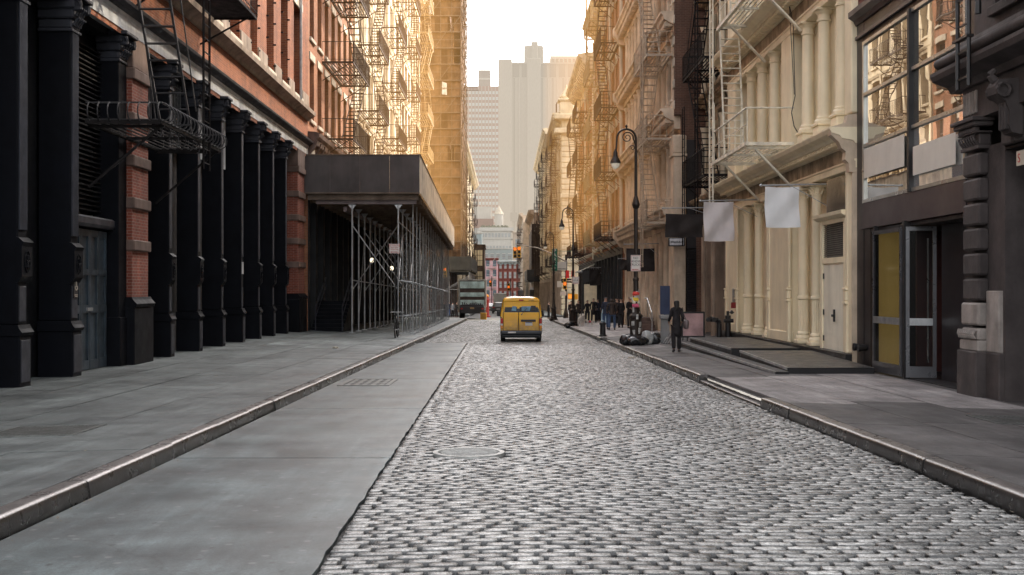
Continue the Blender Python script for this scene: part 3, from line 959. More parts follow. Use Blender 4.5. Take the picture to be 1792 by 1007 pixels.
# accessibility notice on the second pilaster
nb = thing('door_sign', 'small black accessibility notice with a white wheelchair symbol on a fluted pilaster', 'sign', (-8.78, 23.40, 1.6))
mb = MB(); mb.cbox(-8.80, -8.765, 23.28, 23.52, 1.46, 1.92, .006); mb.build('plate', blackm, nb)
mb = MB()
def ringx(mb, x, y, z, r, w, a0=0, a1=2*PI, n=12):
    for k in range(n):
        t, u = a0+(a1-a0)*k/n, a0+(a1-a0)*(k+1)/n
        mb.tube((x, y+r*math.cos(t), z+r*math.sin(t)), (x, y+r*math.cos(u), z+r*math.sin(u)), w, 4)
ringx(mb, -8.760, 23.40, 1.68, .055, .008, -PI*1.15, PI*.2)
mb.lathe(0, 0, [(.001, 0)], 3) if False else None
mb.tube((-8.760, 23.39, 1.80), (-8.760, 23.40, 1.70), .009, 4); mb.tube((-8.760, 23.40, 1.70), (-8.760, 23.46, 1.70), .009, 4); mb.tube((-8.760, 23.46, 1.70), (-8.760, 23.48, 1.64), .008, 4)
mb.tube((-8.766, 23.39, 1.825), (-8.755, 23.39, 1.825), .018, 8)
mb.box(-8.764, -8.757, 23.32, 23.48, 1.52, 1.535); mb.box(-8.764, -8.757, 23.34, 23.46, 1.49, 1.503)
mb.build('symbol', lintel_w, nb)

# ------------------------------------------------------------------ left street wall, farther buildings
WB = {'style': 'flat'}
r2 = simple_block('brick_loft', 'rust brown brick loft with pale stone lintels beyond the iron piers', 1, -8.8, 51.0, 66.0, -.35, 24.5, brickD, 5, 9.3, 2.7, 3.7, 7, 1.15, 'flat', lintel_w, glass and frame_b, glass, corn=(.7, .9, .8), cornm=creamd, ground=7.3, shopm=navyd, rec=.3)
cornice(1, -8.8, 51.01, 65.99, 7.5, 1.1, .55, stone, r2, 1.1)
G = MB(); G.cbox(-8.82, -8.62, 51.1, 51.9, 7.0, 8.3, .03); G.build('stone_panel', lintel_w, r2)
fire_escape(r2, 1, -8.8, 1.5, 55.0, 61.5, [8.9, 12.6, 16.3, 20.0], rustb, bar=.13, step=.2, r=.014, drop=(60.4, 60.9, 6.3, 9.8))
r3 = simple_block('cream_loft', 'cream stone loft hung with brown fire escapes above the pavement shed', 1, -8.8, 66.0, 94.0, -.6, 26.0, cream2, 5, 8.7, 2.9, 3.9, 12, 1.35, 'flat', cream2, frame_b, glassw, corn=(.9, 1.1, .9), cornm=cream2, ground=6.8, rec=.38, band=(7.9, 11.8, 15.7, 19.6), pil=(66.3, 70.7, 75.3, 80, 84.7, 89.3, 93.7))
fire_escape(r3, 1, -8.8, 1.35, 67.5, 73.5, [8.3, 12.2, 16.1, 20.0], rustb, bar=.14, step=.22, r=.014)
fire_escape(r3, 1, -8.8, 1.35, 80.0, 87.0, [8.3, 12.2, 16.1, 20.0, 23.9], rustb, bar=.16, step=.24, r=.015)
r4 = simple_block('pale_loft', 'pale loft of wide windows with cream fire escapes at the far corner', 1, -8.8, 94.0, 118.0, -.9, 31.0, cream2, 7, 7.0, 2.9, 3.8, 8, 2.2, 'flat', cream2, frame_b, glassw, corn=(.8, 1.0, 1.2), cornm=cream2, ground=6.2, rec=.35, band=(6.4, 10.2, 14.0, 17.8, 21.6, 25.4))
fire_escape(r4, 1, -8.8, 1.3, 96.5, 101.5, [6.9, 10.7, 14.5, 18.3, 22.1, 25.9], rustb, bar=.18, step=.26, r=.018)
fire_escape(r4, 1, -8.8, 1.5, 108.0, 117.0, [6.9, 10.7, 14.5, 18.3, 22.1, 25.9, 29.7], M('fire_escape_gold', (.42, .30, .14), .5, .3, 4, .1), bar=.2, step=.28, r=.022)
# ------------------------------------------------------------------ right: brownstone corner
def org(r): return tuple(WLOC[r.name])
def brownstone():
    s = -1
    root = thing('brownstone_building', 'dark brownstone front with quoined pier, carved capital and scroll keystone', 'building', (9, 15, -.13))
    W = MB(); ops = [(12.6, 13.9, 6.3, 9.2), (15.2, 16.4, 6.3, 9.2), (17.35, 18.55, 6.25, 9.2)]
    wall_holes(W, s, 7.98, 6.5, 19.38, 5.0, 28, ops, .3); shell(W, s, 7.98, 6.5, 19.38, -.3, 28, 7)
    W.build('wall', brownst, root)
    for (a, b, c, d) in ops: put_window(root, s, 7.98, (a+b)/2, c, b-a, d-c, 'hood', brownst, frame_b, shade_m, .26, 0)
    P = MB(); P.box(7.95, 9.4, 18.12, 19.40, -.3, 4.0); P.mark(); P.box(7.955, 9.4, 6.5, 7.6, -.3, 4.0); P.mark()
    build_each(P, 'door_pier', brownst, root)
    P = MB(); P.cbox(7.70, 8.2, 18.66, 19.46, -.3, .62, .02); P.cbox(7.86, 8.3, 18.15, 18.655, -.3, .62, .02); P.build('plinth', brownst, root)
    P = MB(); P.cbox(7.74, 8.2, 18.69, 19.43, .622, .80, .02)
    P.cbox(7.88, 8.3, 18.20, 18.685, .622, 1.62, .015)
    P.cbox(7.76, 7.96, 18.72, 19.42, 1.05, 1.42, .03); P.build('stone_block', brownlt, root)
    P = MB()
    for k in range(9):
        for e in (0, 1): P.path([(7.735, 18.74+k*.078, .83), (7.70, 18.78+k*.078, .90), (7.735, 18.82+k*.078, .97)] if e else [(7.735, 18.82+k*.078, .83), (7.715, 18.78+k*.078, .9), (7.735, 18.74+k*.078, .97)], .016, 4)
    P.cbox(7.76, 8.0, 18.72, 19.40, .802, 1.0, .03); P.build('carved_band', brownlt, root)
    for k in range(6):
        z = 1.462+k*.415
        P = MB(); P.cbox(7.78, 7.97, 18.74, 19.40, z, z+.36, .035); P.build('quoin', brownst, root)
    P = MB()
    P.cbox(7.76, 8.0, 18.70, 19.44, 3.96, 4.02, .01); P.cbox(7.80, 8.0, 18.74, 19.40, 4.02, 4.22, .02)
    for k in range(7):
        y = 18.78+k*.098
        P.path([(7.79, y, 4.03), (7.74, y+.01, 4.10), (7.72, y+.03, 4.17), (7.76, y+.04, 4.20)], .024, 5, .012)
    for k in range(9): P.cbox(7.70, 7.80, 18.72+k*.078, 18.78+k*.078, 4.24, 4.32, .02)
    P.cbox(7.72, 8.0, 18.68, 19.46, 4.222, 4.25, .01); P.cbox(7.66, 8.0, 18.64, 19.50, 4.33, 4.41, .02); P.cbox(7.62, 8.0, 18.60, 19.53, 4.41, 4.47, .01)
    P.build('capital', brownst, root)
    E = MB(); E.box(7.80, 8.5, 6.5, 19.42, 4.472, 5.02)
    E.extr([(7.90, 5.02), (7.72, 5.02), (7.66, 5.12), (7.40, 5.22), (7.36, 5.30), (7.36, 5.36), (7.52, 5.42), (7.90, 5.42)], 6.5, 19.75)
    E.build('entablature', brownst, root)
    E = MB()
    n = 10; pr = [(7.50+.10*math.cos(2*PI*k/n), 5.52+.095*math.sin(2*PI*k/n)) for k in range(n)]
    E.extr(pr, 6.5, 19.7); E.extr([(7.6, 5.43), (7.98, 5.43), (7.98, 5.9), (7.7, 5.8)], 6.5, 19.45); E.build('torus_moulding', brownst, root, smooth=True)
    T = MB()
    for k in range(5): T.cbox(7.765, 7.82, 18.82+k*.12, 18.88+k*.12, 4.56, 4.94, .015)
    T.build('triglyph', brownlt, root)
    A = MB()      # flat arch stones over the doorway and the keystone
    y = 18.1; k = 0
    while y > 8.2:
        A.cbox(7.86+.01*(k % 2), 8.3, y-.42, y-.012, 3.92, 4.46, .03); A.mark(); y -= .43; k += 1
    build_each(A, 'voussoir', brownst, root)
    K = MB()
    K.extr([(7.86, 4.86), (7.50, 4.84), (7.44, 4.74), (7.46, 4.62), (7.60, 4.50), (7.66, 4.36), (7.64, 4.15), (7.70, 4.03), (7.86, 4.0)], 17.30, 17.62)
    for yy in (17.27, 17.65):
        for k in range(10):
            t, u = 2*PI*k/10, 2*PI*(k+1)/10
            K.tube((7.56+.10*math.cos(t), yy, 4.68+.10*math.sin(t)), (7.56+.10*math.cos(u), yy, 4.68+.10*math.sin(u)), .028, 5)
    for j in range(3): K.cbox(7.60, 7.68, 17.34+j*.09, 17.39+j*.09, 4.08, 4.5, .015)
    K.path([(7.5, 17.46, 4.84), (7.42, 17.46, 4.92), (7.5, 17.46, 5.0)], .07, 6, .04)
    K.build('keystone', brownst, root)
    D = MB(); D.box(9.0, 9.06, 7.6, 18.12, -.2, 4.0); D.box(7.95, 9.0, 7.6, 18.12, 3.86, 3.9); D.build('doorway', navyd, root)
    D = MB(); D.box(8.6, 8.66, 15.6, 17.6, .0, 2.6); D.cbox(8.55, 8.7, 15.4, 17.8, 2.65, 2.8, .02); D.build('door', shopdk, root)
    L = MB(); ladder(L, 7.30, 17.95, 18.4, 4.86, 9.5, .035, .42)
    L.tube((7.30, 17.6, 5.9), (7.30, 17.6, 9.5), .05, 5); L.box(7.25, 7.36, 17.9, 18.5, 5.62, 5.66)
    l = L.build('fire_ladder', blackm, root)
    P = MB(); platform(P, s, 7.98, 1.0, 13.0, 18.0, 6.6, .12); railing(P, s, 7.98, 1.0, 13.0, 18.0, 6.6, step=.15); P.build('fire_escape_balcony', blackm, root)
brownstone()
sg = thing('wall_sign', 'small pale enamel plate with a dark letter beside the brownstone doorway', 'sign', (7.9, 17.55, 3.6))
mb = MB(); mb.cbox(7.92, 7.945, 17.2, 17.66, 3.55, 3.78, .004); mb.build('plate', lintel_w, sg)

TXT_READY = [False]
def text(body, size, loc, rot, mat, parent, name='lettering', align='CENTER', ext=.002, sx=1.0):
    if not TXT_READY[0]: TXT_READY[0] = True
    cu = bpy.data.curves.new(name, 'FONT'); cu.body = body; cu.size = size; cu.align_x = align; cu.align_y = 'CENTER'
    cu.extrude = ext; cu.materials.append(mat)
    tmp = bpy.data.objects.new('tmp_text', cu); COL.objects.link(tmp)
    bpy.context.view_layer.update()
    me = bpy.data.meshes.new_from_object(tmp.evaluated_get(bpy.context.evaluated_depsgraph_get()))
    bpy.data.objects.remove(tmp); me.name = name
    if not me.materials: me.materials.append(mat)
    o = bpy.data.objects.new(name, me); link(o, parent, loc); o.rotation_euler = rot; o.scale = (sx, 1, 1)
    return o
FACE_CAM = (PI/2, 0, 0)           # reads from the camera's side (faces -Y)
FACE_L = (PI/2, 0, -PI/2)         # on right hand walls, faces the street (-X)
ink = M('sign_ink', (.03, .03, .03), .6, .1, 2, 0, streak=0)
inkred = M('sign_red', (.45, .05, .04), .6, .1, 2, 0, streak=0)
text('S', .2, (7.915, 17.56, 3.66), FACE_L, inkred, sg)

# ------------------------------------------------------------------ bronze shop with the big reflecting window
def bronze_shop():
    s = -1; X = 8.0; y0, y1 = 19.41, 25.95
    root = thing('bronze_shopfront', 'dark bronze clad shopfront with a huge reflecting window over open glass doors', 'building', (8.5, 22.7, -.13))
    W = MB()
    W.box(X, X+.35, 25.45, 25.93, -.3, 7.62); W.box(X, X+.35, y0+.005, 19.75, -.3, 7.62)
    W.box(X+.01, X+.35, 19.752, 25.448, 7.16, 7.62)
    W.box(X+.012, X+.35, 25.02, 25.448, -.3, 3.0)
    W.build('cladding', shopdk, root)
    F = MB(); F.box(X-.02, X+.3, 19.752, 25.448, 3.02, 3.56); F.box(X-.05, X+.02, 19.6, 25.6, 2.985, 3.018)
    F.build('fascia', shopmid, root)
    C = MB(); C.extr([(X+.1, 7.62), (X-.03, 7.62), (X-.08, 7.72), (X-.20, 7.80), (X-.20, 7.92), (X+.1, 7.98)], y0+.006, 25.94); C.cbox(X-.06, X, y0+.2, 25.9, 7.28, 7.36, .01); C.build('cornice', shopmid, root)
    B = MB(); wall_holes(B, s, X+.03, y0+.004, 25.94, 7.98, 28, [(20.6, 22.0, 9.3, 12), (23.2, 24.6, 9.3, 12)], .3); shell(B, s, X+.36, y0+.004, 25.94, -.3, 28, 7); B.build('wall', brickE, root)
    for yy in (21.3, 23.9): put_window(root, s, X+.03, yy, 9.3, 1.4, 2.7, 'flat', stone, frame_b, glass, .26, 0)
    mir = GLASS('reflecting_glass', (.42, .41, .38), .01, .0035, .5, spec=1.0)
    mir.node_tree.nodes['Principled BSDF'].inputs['Metallic'].default_value = .85
    mir.node_tree.nodes['Principled BSDF'].inputs['IOR'].default_value = 1.8
    zs_ = [3.60, 4.83, 5.97, 7.12]; yy = [19.80, 22.43, 25.42]
    fr = MB(); xf = X+.02
    for z in zs_: 
        for a, b in zip(yy, yy[1:]): fr.box(xf-.05, xf+.05, a+.05, b-.05, z-.035, z+.035)
    for y in (yy[0], yy[2]): fr.box(xf-.05, xf+.05, y-.05, y+.05, 3.56, 7.16)
    w = fr.build('window_frame', alu, root)
    m = MB(); m.box(xf-.10, xf+.04, yy[1]-.05, yy[1]+.05, 3.56, 7.16); m.build('mullion', blackm, w, origin=org(root))
    for i in range(2):
        for j in range(3):
            p = MB(); a, b = yy[i]+.05, yy[i+1]-.05
            n = 6; tx = random.uniform(-.004, .004)
            p.quad((xf, a, zs_[j]+.035), (xf+tx, b, zs_[j]+.035), (xf+tx, b, zs_[j+1]-.035), (xf+.004, a, zs_[j+1]-.035))
            p.build('pane', mir, w, origin=org(root))
    film = M('frosted_film', (.66, .63, .57), .45, .08, 1.5, 0, streak=.1)
    for (a, b, c, d) in ((22.75, 25.3, 4.10, 4.74), (20.15, 22.25, 3.86, 4.42)):
        p = MB(); p.box(xf-.065, xf-.056, a, b, c, d); p.build('frosted_panel', film, root)
    # vestibule
    V = MB(); V.box(9.35, 9.4, 19.75, 25.02, -.3, 3.0); V.box(8.02, 9.35, 19.76, 25.01, 2.90, 2.97); V.box(8.36, 9.35, 25.0, 25.02, -.3, 2.9); V.box(8.36, 9.35, 19.75, 19.78, -.3, 2.9)
    V.box(8.50, 9.34, 19.79, 22.2, -.3, 2.89)
    V.build('vestibule', shopdk, root)
    V = MB(); V.box(8.0, 9.34, 22.21, 25.0, -.2, -.115); V.box(8.0, 8.49, 19.8, 22.2, -.2, -.115); V.build('threshold', blackm, root)
    V = MB(); V.box(8.03, 8.72, 24.70, 24.74, -.1, 2.88); V.build('inner_wall', M('ochre_wall_glow', (.62, .42, .12), .6, .12, 1.0, 0, emit=.16, streak=.2), root)  # wall given a faint glow in place of warm indoor light
    V = MB(); V.box(8.73, 9.3, 24.2, 24.25, -.1, 2.88); V.build('inner_wall', M('oxblood_wall', (.10, .03, .025), .6, .2, 1.0, 0, streak=.2), root)
    dg = GLASS('door_glass', (.012, .012, .012), .05, 0, spec=.12)
    b_ = dg.node_tree.nodes['Principled BSDF']; b_.inputs['Alpha'].default_value = .28
    def leaf(p0, p1, name='door'):
        # vertical leaf between two ground points
        (xa, ya), (xb, yb_) = p0, p1
        L = math.dist(p0, p1); ux, uy = (xb-xa)/L, (yb_-ya)/L; nx, ny = -uy, ux
        def slab(mb, a, b, z0, z1, th):
            c = [(xa+ux*a+nx*th, ya+uy*a+ny*th), (xa+ux*b+nx*th, ya+uy*b+ny*th), (xa+ux*b-nx*th, ya+uy*b-ny*th), (xa+ux*a-nx*th, ya+uy*a-ny*th)]
            mb.add([(x, y, z0) for x, y in c]+[(x, y, z1) for x, y in c], [(0, 3, 2, 1), (4, 5, 6, 7), (0, 1, 5, 4), (1, 2, 6, 5), (2, 3, 7, 6), (3, 0, 4, 7)])
        f = MB(); slab(f, 0, .07, -.1, 2.88, .025); slab(f, L-.07, L, -.1, 2.88, .025); slab(f, .07, L-.07, 2.80, 2.88, .024); slab(f, .07, L-.07, -.1, .12, .024)
        d = f.build(name, M('door_steel', (.12, .12, .13), .3, .2, 3, 0, metal=.6, streak=.1), root)
        g = MB(); slab(g, .07, L-.07, .12, 2.80, .006); g.build('pane', dg, d, origin=org(root))
        h = MB(); slab(h, .07, L-.07, .93, 1.07, .03); h.build('push_bar', steel, d, origin=org(root))
        k = MB()
        for z in (.2, 2.6): k.tube((xa+ux*(L-.15)+nx*.06, ya+uy*(L-.15)+ny*.06, z), (xa+ux*(L-.15)+nx*.06, ya+uy*(L-.15)+ny*.06, z+.05), .02, 6)
        k.tube((xa+ux*(L-.15)+nx*.06, ya+uy*(L-.15)+ny*.06, .2), (xa+ux*(L-.15)+nx*.06, ya+uy*(L-.15)+ny*.06, 2.65), .018, 8); k.build('pull_handle', alu, d, origin=org(root))
    leaf((7.86, 24.35), (7.90, 22.72)); leaf((7.92, 22.55), (8.48, 22.42))
    P = MB(); P.box(7.90, 8.02, 22.58, 22.70, -.13, 3.0); P.mark(); P.box(7.90, 8.0, 24.42, 24.5, -.13, 3.0); P.mark(); build_each(P, 'door_post', blackm, root)
    S = MB()
    for (y, z) in ((25.55, .35), (25.22, .35)):
        S.tube((8.0, y, z), (7.84, y, z), .06, 10, .085); S.tube((7.84, y, z), (7.80, y, z), .09, 10)
    S.build('hose_connection', blackm, root)
bronze_shop()

# ------------------------------------------------------------------ cream cast iron building
def round_column(mb, x, y, z0, z1, r, flute_to=None, cap=True, base=True):
    if base:
        mb.cbox(x-r*1.6, x+r*1.6, y-r*1.6, y+r*1.6, z0, z0+.10, .01)
        mb.lathe(x, y, [(r*1.45, z0+.10), (r*1.55, z0+.14), (r*1.45, z0+.19), (r*1.2, z0+.22), (r*1.3, z0+.27), (r*1.2, z0+.30), (r*1.02, z0+.33)], 20)
        z0 = z0+.33
    if flute_to:
        mb.lathe(x, y, [(r, z0), (r, flute_to-.06)], 32, .10)
        mb.lathe(x, y, [(r*1.0, flute_to-.06), (r*1.22, flute_to-.04), (r*1.25, flute_to), (r*1.2, flute_to+.03), (r*1.0, flute_to+.05)], 20)
        z0 = flute_to+.05
    hc = min(.42, r*2.3) if cap else 0
    mb.lathe(x, y, [(r, z0), (r*.93, z1-hc), ], 20)
    if cap:
        zc = z1-hc
        mb.lathe(x, y, [(r*1.12, zc), (r*1.15, zc+.03), (r*.95, zc+.05), (r*1.0, zc+hc*.35), (r*1.22, zc+hc*.65), (r*1.5, zc+hc*.86)], 20)
        return zc, hc
    return z1, 0

def leaves_on(mb, x, y, r, zc, hc):
    for row in range(2):
        for k in range(8):
            t = 2*PI*(k+.5*row)/8; c, q = math.cos(t), math.sin(t); z = zc+.04+row*hc*.34
            mb.path([(x+c*r*1.0, y+q*r*1.0, z), (x+c*r*1.18, y+q*r*1.18, z+hc*.24), (x+c*r*1.52, y+q*r*1.52, z+hc*.38), (x+c*r*1.55, y+q*r*1.55, z+hc*.30)], r*.20, 5, r*.10)
    for k in range(4):
        t = PI/4+PI/2*k; c, q = math.cos(t), math.sin(t)
        mb.path([(x+c*r*1.2, y+q*r*1.2, zc+hc*.62), (x+c*r*1.8, y+q*r*1.8, zc+hc*.88), (x+c*r*1.95, y+q*r*1.95, zc+hc*.78), (x+c*r*1.75, y+q*r*1.75, zc+hc*.72)], r*.2, 5, r*.12)

def entab(root, X, y0, y1, z, h, proj, mat, dent=.22, frieze=True):
    """architrave, frieze, toothed cornice on the right-hand side"""
    A = MB(); A.extr([(X+.45, z), (X-.02, z), (X-.02, z+h*.16), (X-.05, z+h*.17), (X-.05, z+h*.22), (X+.45, z+h*.22)], y0, y1); A.build('architrave', mat, root)
    A = MB(); A.box(X+.02, X+.45, y0+.003, y1-.003, z+h*.222, z+h*.60); A.build('frieze', creamd if frieze else mat, root)
    C = MB()
    P = [(X+.45, z+h*.602), (X-.03, z+h*.602), (X-.07, z+h*.66), (X-.10, z+h*.68), (X-proj*.55, z+h*.72), (X-proj*.62, z+h*.80), (X-proj*.92, z+h*.86), (X-proj, z+h*.96), (X-proj, z+h), (X+.45, z+h*1.0)]
    C.extr(P, y0-.01, y1+.01)
    k = y0+.1
    while k < y1-.1:
        C.cbox(X-proj*.50, X-.02, k, k+dent*.55, z+h*.63, z+h*.72, .015)
        C.cbox(X-proj*.50-.02, X-proj*.40, k+.01, k+dent*.45, z+h*.60, z+h*.64, .01); k += dent
    C.build('cornice', mat, root)

def cream_building():
    s = -1; X = 8.0; y0, y1 = 25.96, 41.0
    root = thing('cream_iron_building', 'cream cast iron building with fluted columns and a cream fire escape', 'building', (9.5, 33.5, -.13))
    W = MB()
    shell(W, s, X+.9, y0, y1, -.3, 28.5, 6)
    W.box(X+.55, X+.9, y0+.01, y1-.01, .0, 4.42)     # blind ground storey panels
    W.build('wall', cream, root)
    B = MB(); B.box(X-.25, X+.56, y0+.02, y1-.02, -.3, .16); B.build('plinth', blackm, root)
    B = MB()
    for (a, b) in ((32.06, 34.3), (39.2, 40.95)):
        B.cbox(X-.05, X+.56, a, b, .162, 4.40, .03)
        B.cbox(X-.09, X+.1, a-.04, b+.04, .163, .45, .02); B.mark()
    B.cbox(X-.08, X+.56, 26.02, 26.35, .162, 4.40, .03); B.mark()
    build_each(B, 'pier', cream, root)
    R = MB()
    for (yy) in (32.0, 34.36, 39.14, 40.98, 26.5):
        R.cbox(X-.10, X+.0, yy-.10, yy+.10, .162, 1.30, .02); R.cbox(X-.14, X+.0, yy-.12, yy+.12, 1.30, 1.36, .01); R.cbox(X-.12, X+.0, yy-.11, yy+.11, 1.362, 1.62, .03); R.cbox(X-.14, X, yy-.12, yy+.12, 1.622, 1.68, .01)
        R.cbox(X-.075, X+.0, yy-.09, yy+.09, 1.682, 4.40, .02); R.mark()
    build_each(R, 'pilaster_trim', cream, root)
    for yc in (29.8, 31.15, 35.0, 36.6, 38.3):
        c = MB(); zc, hc = round_column(c, X+.14, yc, .17, 4.40, .135, 1.42)
        col = c.build('column', cream, root, smooth=35)
        l = MB(); leaves_on(l, X+.14, yc, .135, zc, hc); l.cbox(X-.12, X+.40, yc-.26, yc+.26, 4.33, 4.398, .015); l.build('capital', cream, col, origin=org(root))
    # louvred vent over the pale steel door in the first bay
    D = MB(); D.cbox(X+.02, X+.10, 26.95, 28.75, .13, 2.26, .01); d = D.build('steel_door', M('cream_door', (.88, .83, .68), .42, .1, 1.0, .05, streak=.25), root)
    H = MB(); H.box(X-.02, X+.03, 27.72, 27.78, .85, 1.15); H.cbox(X-.05, X+.0, 27.66, 27.84, .97, 1.03, .01); H.build('handle', blackm, d, origin=org(root))
    H = MB()
    for yy in (26.98, 28.70):
        for z in (.35, 1.0, 1.9): H.box(X-.0, X+.03, yy-.03, yy+.03, z, z+.14)
    H.build('hinge', blackm, d, origin=org(root))
    F = MB(); F.box(X-.02, X+.14, 28.76, 28.92, .13, 3.35); F.box(X-.02, X+.14, 26.8, 26.94, .13, 3.35); F.box(X-.01, X+.14, 26.945, 28.755, 2.28, 2.42); F.box(X-.01, X+.14, 26.945, 28.755, 3.25, 3.35)
    F.extr([(X+.2, 3.352), (X-.04, 3.352), (X-.16, 3.42), (X-.18, 3.50), (X+.2, 3.52)], 26.6, 29.1); F.build('door_frame', cream, root)
    V = MB()
    z = 2.44
    while z < 3.24: V.extr([(X+.03, z), (X+.10, z+.035), (X+.10, z+.045), (X+.03, z+.01)], 26.95, 28.75); z += .05
    v = V.build('louvre', M('vent_grey', (.22, .20, .17), .5, .2, 2, 0), root)
    V = MB(); V.box(X+.11, X+.16, 26.95, 28.75, 2.42, 3.25); V.build('louvre_back', navyd, root)
    V = MB(); V.box(X+.10, X+.16, 26.95, 28.75, 3.53, 4.38); V.build('transom_window', glass, root)
    I = MB()
    for yc, z in ((29.25, 1.25), (39.6, 1.22)): I.cbox(X+.42 if yc < 30 else X-.09, X+.56 if yc < 30 else X-.03, yc-.10, yc+.10, z, z+.45, .01)
    I.cbox(X-.10, X-.02, 39.5, 39.72, 1.2, 1.66, .01)
    I.build('intercom', steel, root)
    entab(root, X, y0, y1, 4.42, .92, .62, cream, .24)
    # end console and stone finish over the party pier
    K = MB(); K.extr([(X+.1, 4.3), (X-.16, 4.32), (X-.18, 4.52), (X-.26, 4.60), (X-.24, 4.78), (X-.34, 4.86), (X-.40, 5.0), (X-.58, 5.16), (X-.60, 5.34), (X-.24, 5.44), (X-.20, 5.62), (X+.1, 5.66)], 25.97, 26.22); K.build('end_console', white, root)
    K = MB(); K.cbox(X-.12, X+.56, 25.965, 26.5, 5.67, 28, .03); K.build('end_pilaster', cream, root)
    K = MB(); K.box(X-.10, X+.2, 25.962, 26.01, -.2, 4.3); K.build('downpipe', white, root)
    # upper storeys with full round columns
    for f, (zb, zt) in enumerate(((5.36, 8.78), (9.86, 13.0), (14.1, 17.2), (18.3, 21.4), (22.5, 25.6))):
        ops = []
        B = MB(); B.cbox(X-.02, X+.56, 31.9, 33.0, zb, zt, .03); B.mark(); B.cbox(X-.02, X+.56, 39.6, 40.95, zb, zt, .03); B.mark()
        build_each(B, 'pier', cream, root)
        cols = (27.45, 29.05, 30.6, 34.35, 36.0, 37.6)
        Bk = MB()
        for yc in cols: Bk.cbox(X+.32, X+.89, yc-.30, yc+.30, zb, zt, .03); Bk.mark()
        build_each(Bk, 'window_pier', cream, root)
        Bk = MB(); Bk.box(X+.50, X+.885, y0+.02, 31.89, zb, zb+.42); Bk.mark(); Bk.box(X+.50, X+.885, 33.01, 39.6, zb, zb+.42); Bk.mark()
        build_each(Bk, 'apron', cream, root)
        edges = [26.5, 27.15, 27.75, 28.75, 29.35, 30.3, 30.9, 31.9, 33.0, 34.05, 34.65, 35.7, 36.3, 37.3, 37.9, 39.6]
        for a, b in zip(edges[::2], edges[1::2]):
            w = MB(); w.box(X+.76, X+.80, a, b, zb+.42, zt); wi = w.build('window', glassw, root)
            g = MB(); g.box(X+.70, X+.758, a, b, (zb+zt)/2, (zb+zt)/2+.08); g.box(X+.70, X+.758, a, b, zb+.42, zb+.52); g.build('sash', frame_b, wi, origin=org(root))
        for yc in cols:
            c = MB()
            c.cbox(X-.10, X+.36, yc-.27, yc+.27, zb, zb+.42, .02); c.cbox(X-.14, X+.40, yc-.31, yc+.31, zb+.422, zb+.50, .02)
            r = .165
            c.lathe(X+.12, yc, [(r*1.5, zb+.50), (r*1.55, zb+.55), (r*1.3, zb+.60), (r*1.35, zb+.64), (r*1.05, zb+.68), (r, zb+.72), (r*.88, zt-.34), (r*1.1, zt-.32), (r*1.1, zt-.28), (r*.92, zt-.26), (r*.95, zt-.16), (r*1.4, zt-.08), (r*1.4, zt-.06)], 24)
            c.cbox(X-.14, X+.40, yc-.26, yc+.26, zt-.06, zt-.002, .01)
            c.build('column', cream, root, smooth=35)
        entab(root, X, y0+.002, y1-.002, zt, 1.06, .66, cream, .3)
    # cream fire escape
    fe = creamm
    for (za, zb_, y_a, y_b) in ((5.72, 9.85, 31.6, 36.6), (9.85, 14.0, 30.6, 35.6)):
        P = MB(); platform(P, s, X, 1.3, y_a, y_b, za, .12)
        P.box(X-1.36, X-1.28, y_a-.1, y_b+.3, za-.10, za-.0)
        for yy in (y_a+.15, y_b-.6):
            P.box(X-1.30, X-.0, yy-.05, yy+.05, za-.17, za-.095)
            a = Vector((X-1.05, yy, za-.18)); b = Vector((X-.02, yy, za-1.25))
            for e in (-.045, .045): P.tube((a.x, yy+e, a.z), (b.x, yy+e, b.z), .035, 4)
        b = P.build('fire_escape_balcony', fe, root)
        R = MB(); xb = X-1.3
        R.tube((xb, y_a, za+.95), (xb, y_b, za+.95), .03, 5); R.tube((xb, y_a, za+.95), (X, y_a, za+.95), .025, 5)
        for k in np.linspace(y_a, y_b, 7): R.tube((xb, k, za), (xb, k, za+.95), .018, 4)
        R.tube((xb, y_a, za+.5), (xb, y_b, za+.5), .016, 4)
        R.tube((xb, y_b, za), (xb, y_b+.02, za+1.9), .025, 4)
        R.build('railing', fe, b, origin=org(root))
        S = MB(); ya, yb_ = (y_b-.4, y_a+.6)
        stair(S, X-1.15, X-.55, ya-.6, za, ya+.2, zb_, 17, r=.035, rail=False, tread=.12); S.build('stair', fe, b, origin=org(root))
    L = MB(); ladder(L, X-1.32, 36.7, 37.3, 3.2, 8.0, .03, .32); ladder(L, X-1.32, 36.7, 37.2, 8.0, 14, .03, .36); L.build('ladder', fe, root)
    Cb = MB(); pts = [(X-.15, 31.6, 9.6), (X-.12, 31.2, 8.9), (X-.12, 31.1, 7.6), (X-.12, 31.0, 6.9), (X-.12, 31.4, 6.5), (X-.1, 31.2, 6.1), (X-.05, 31.0, 5.9)]
    Cb.path(pts, .014, 4); Cb.path([(X-.3, 31.9, 11.5), (X-.15, 31.5, 9.4), (X-.12, 31.1, 6.95)], .010, 4); Cb.build('cable', blackm, root)
cream_building()

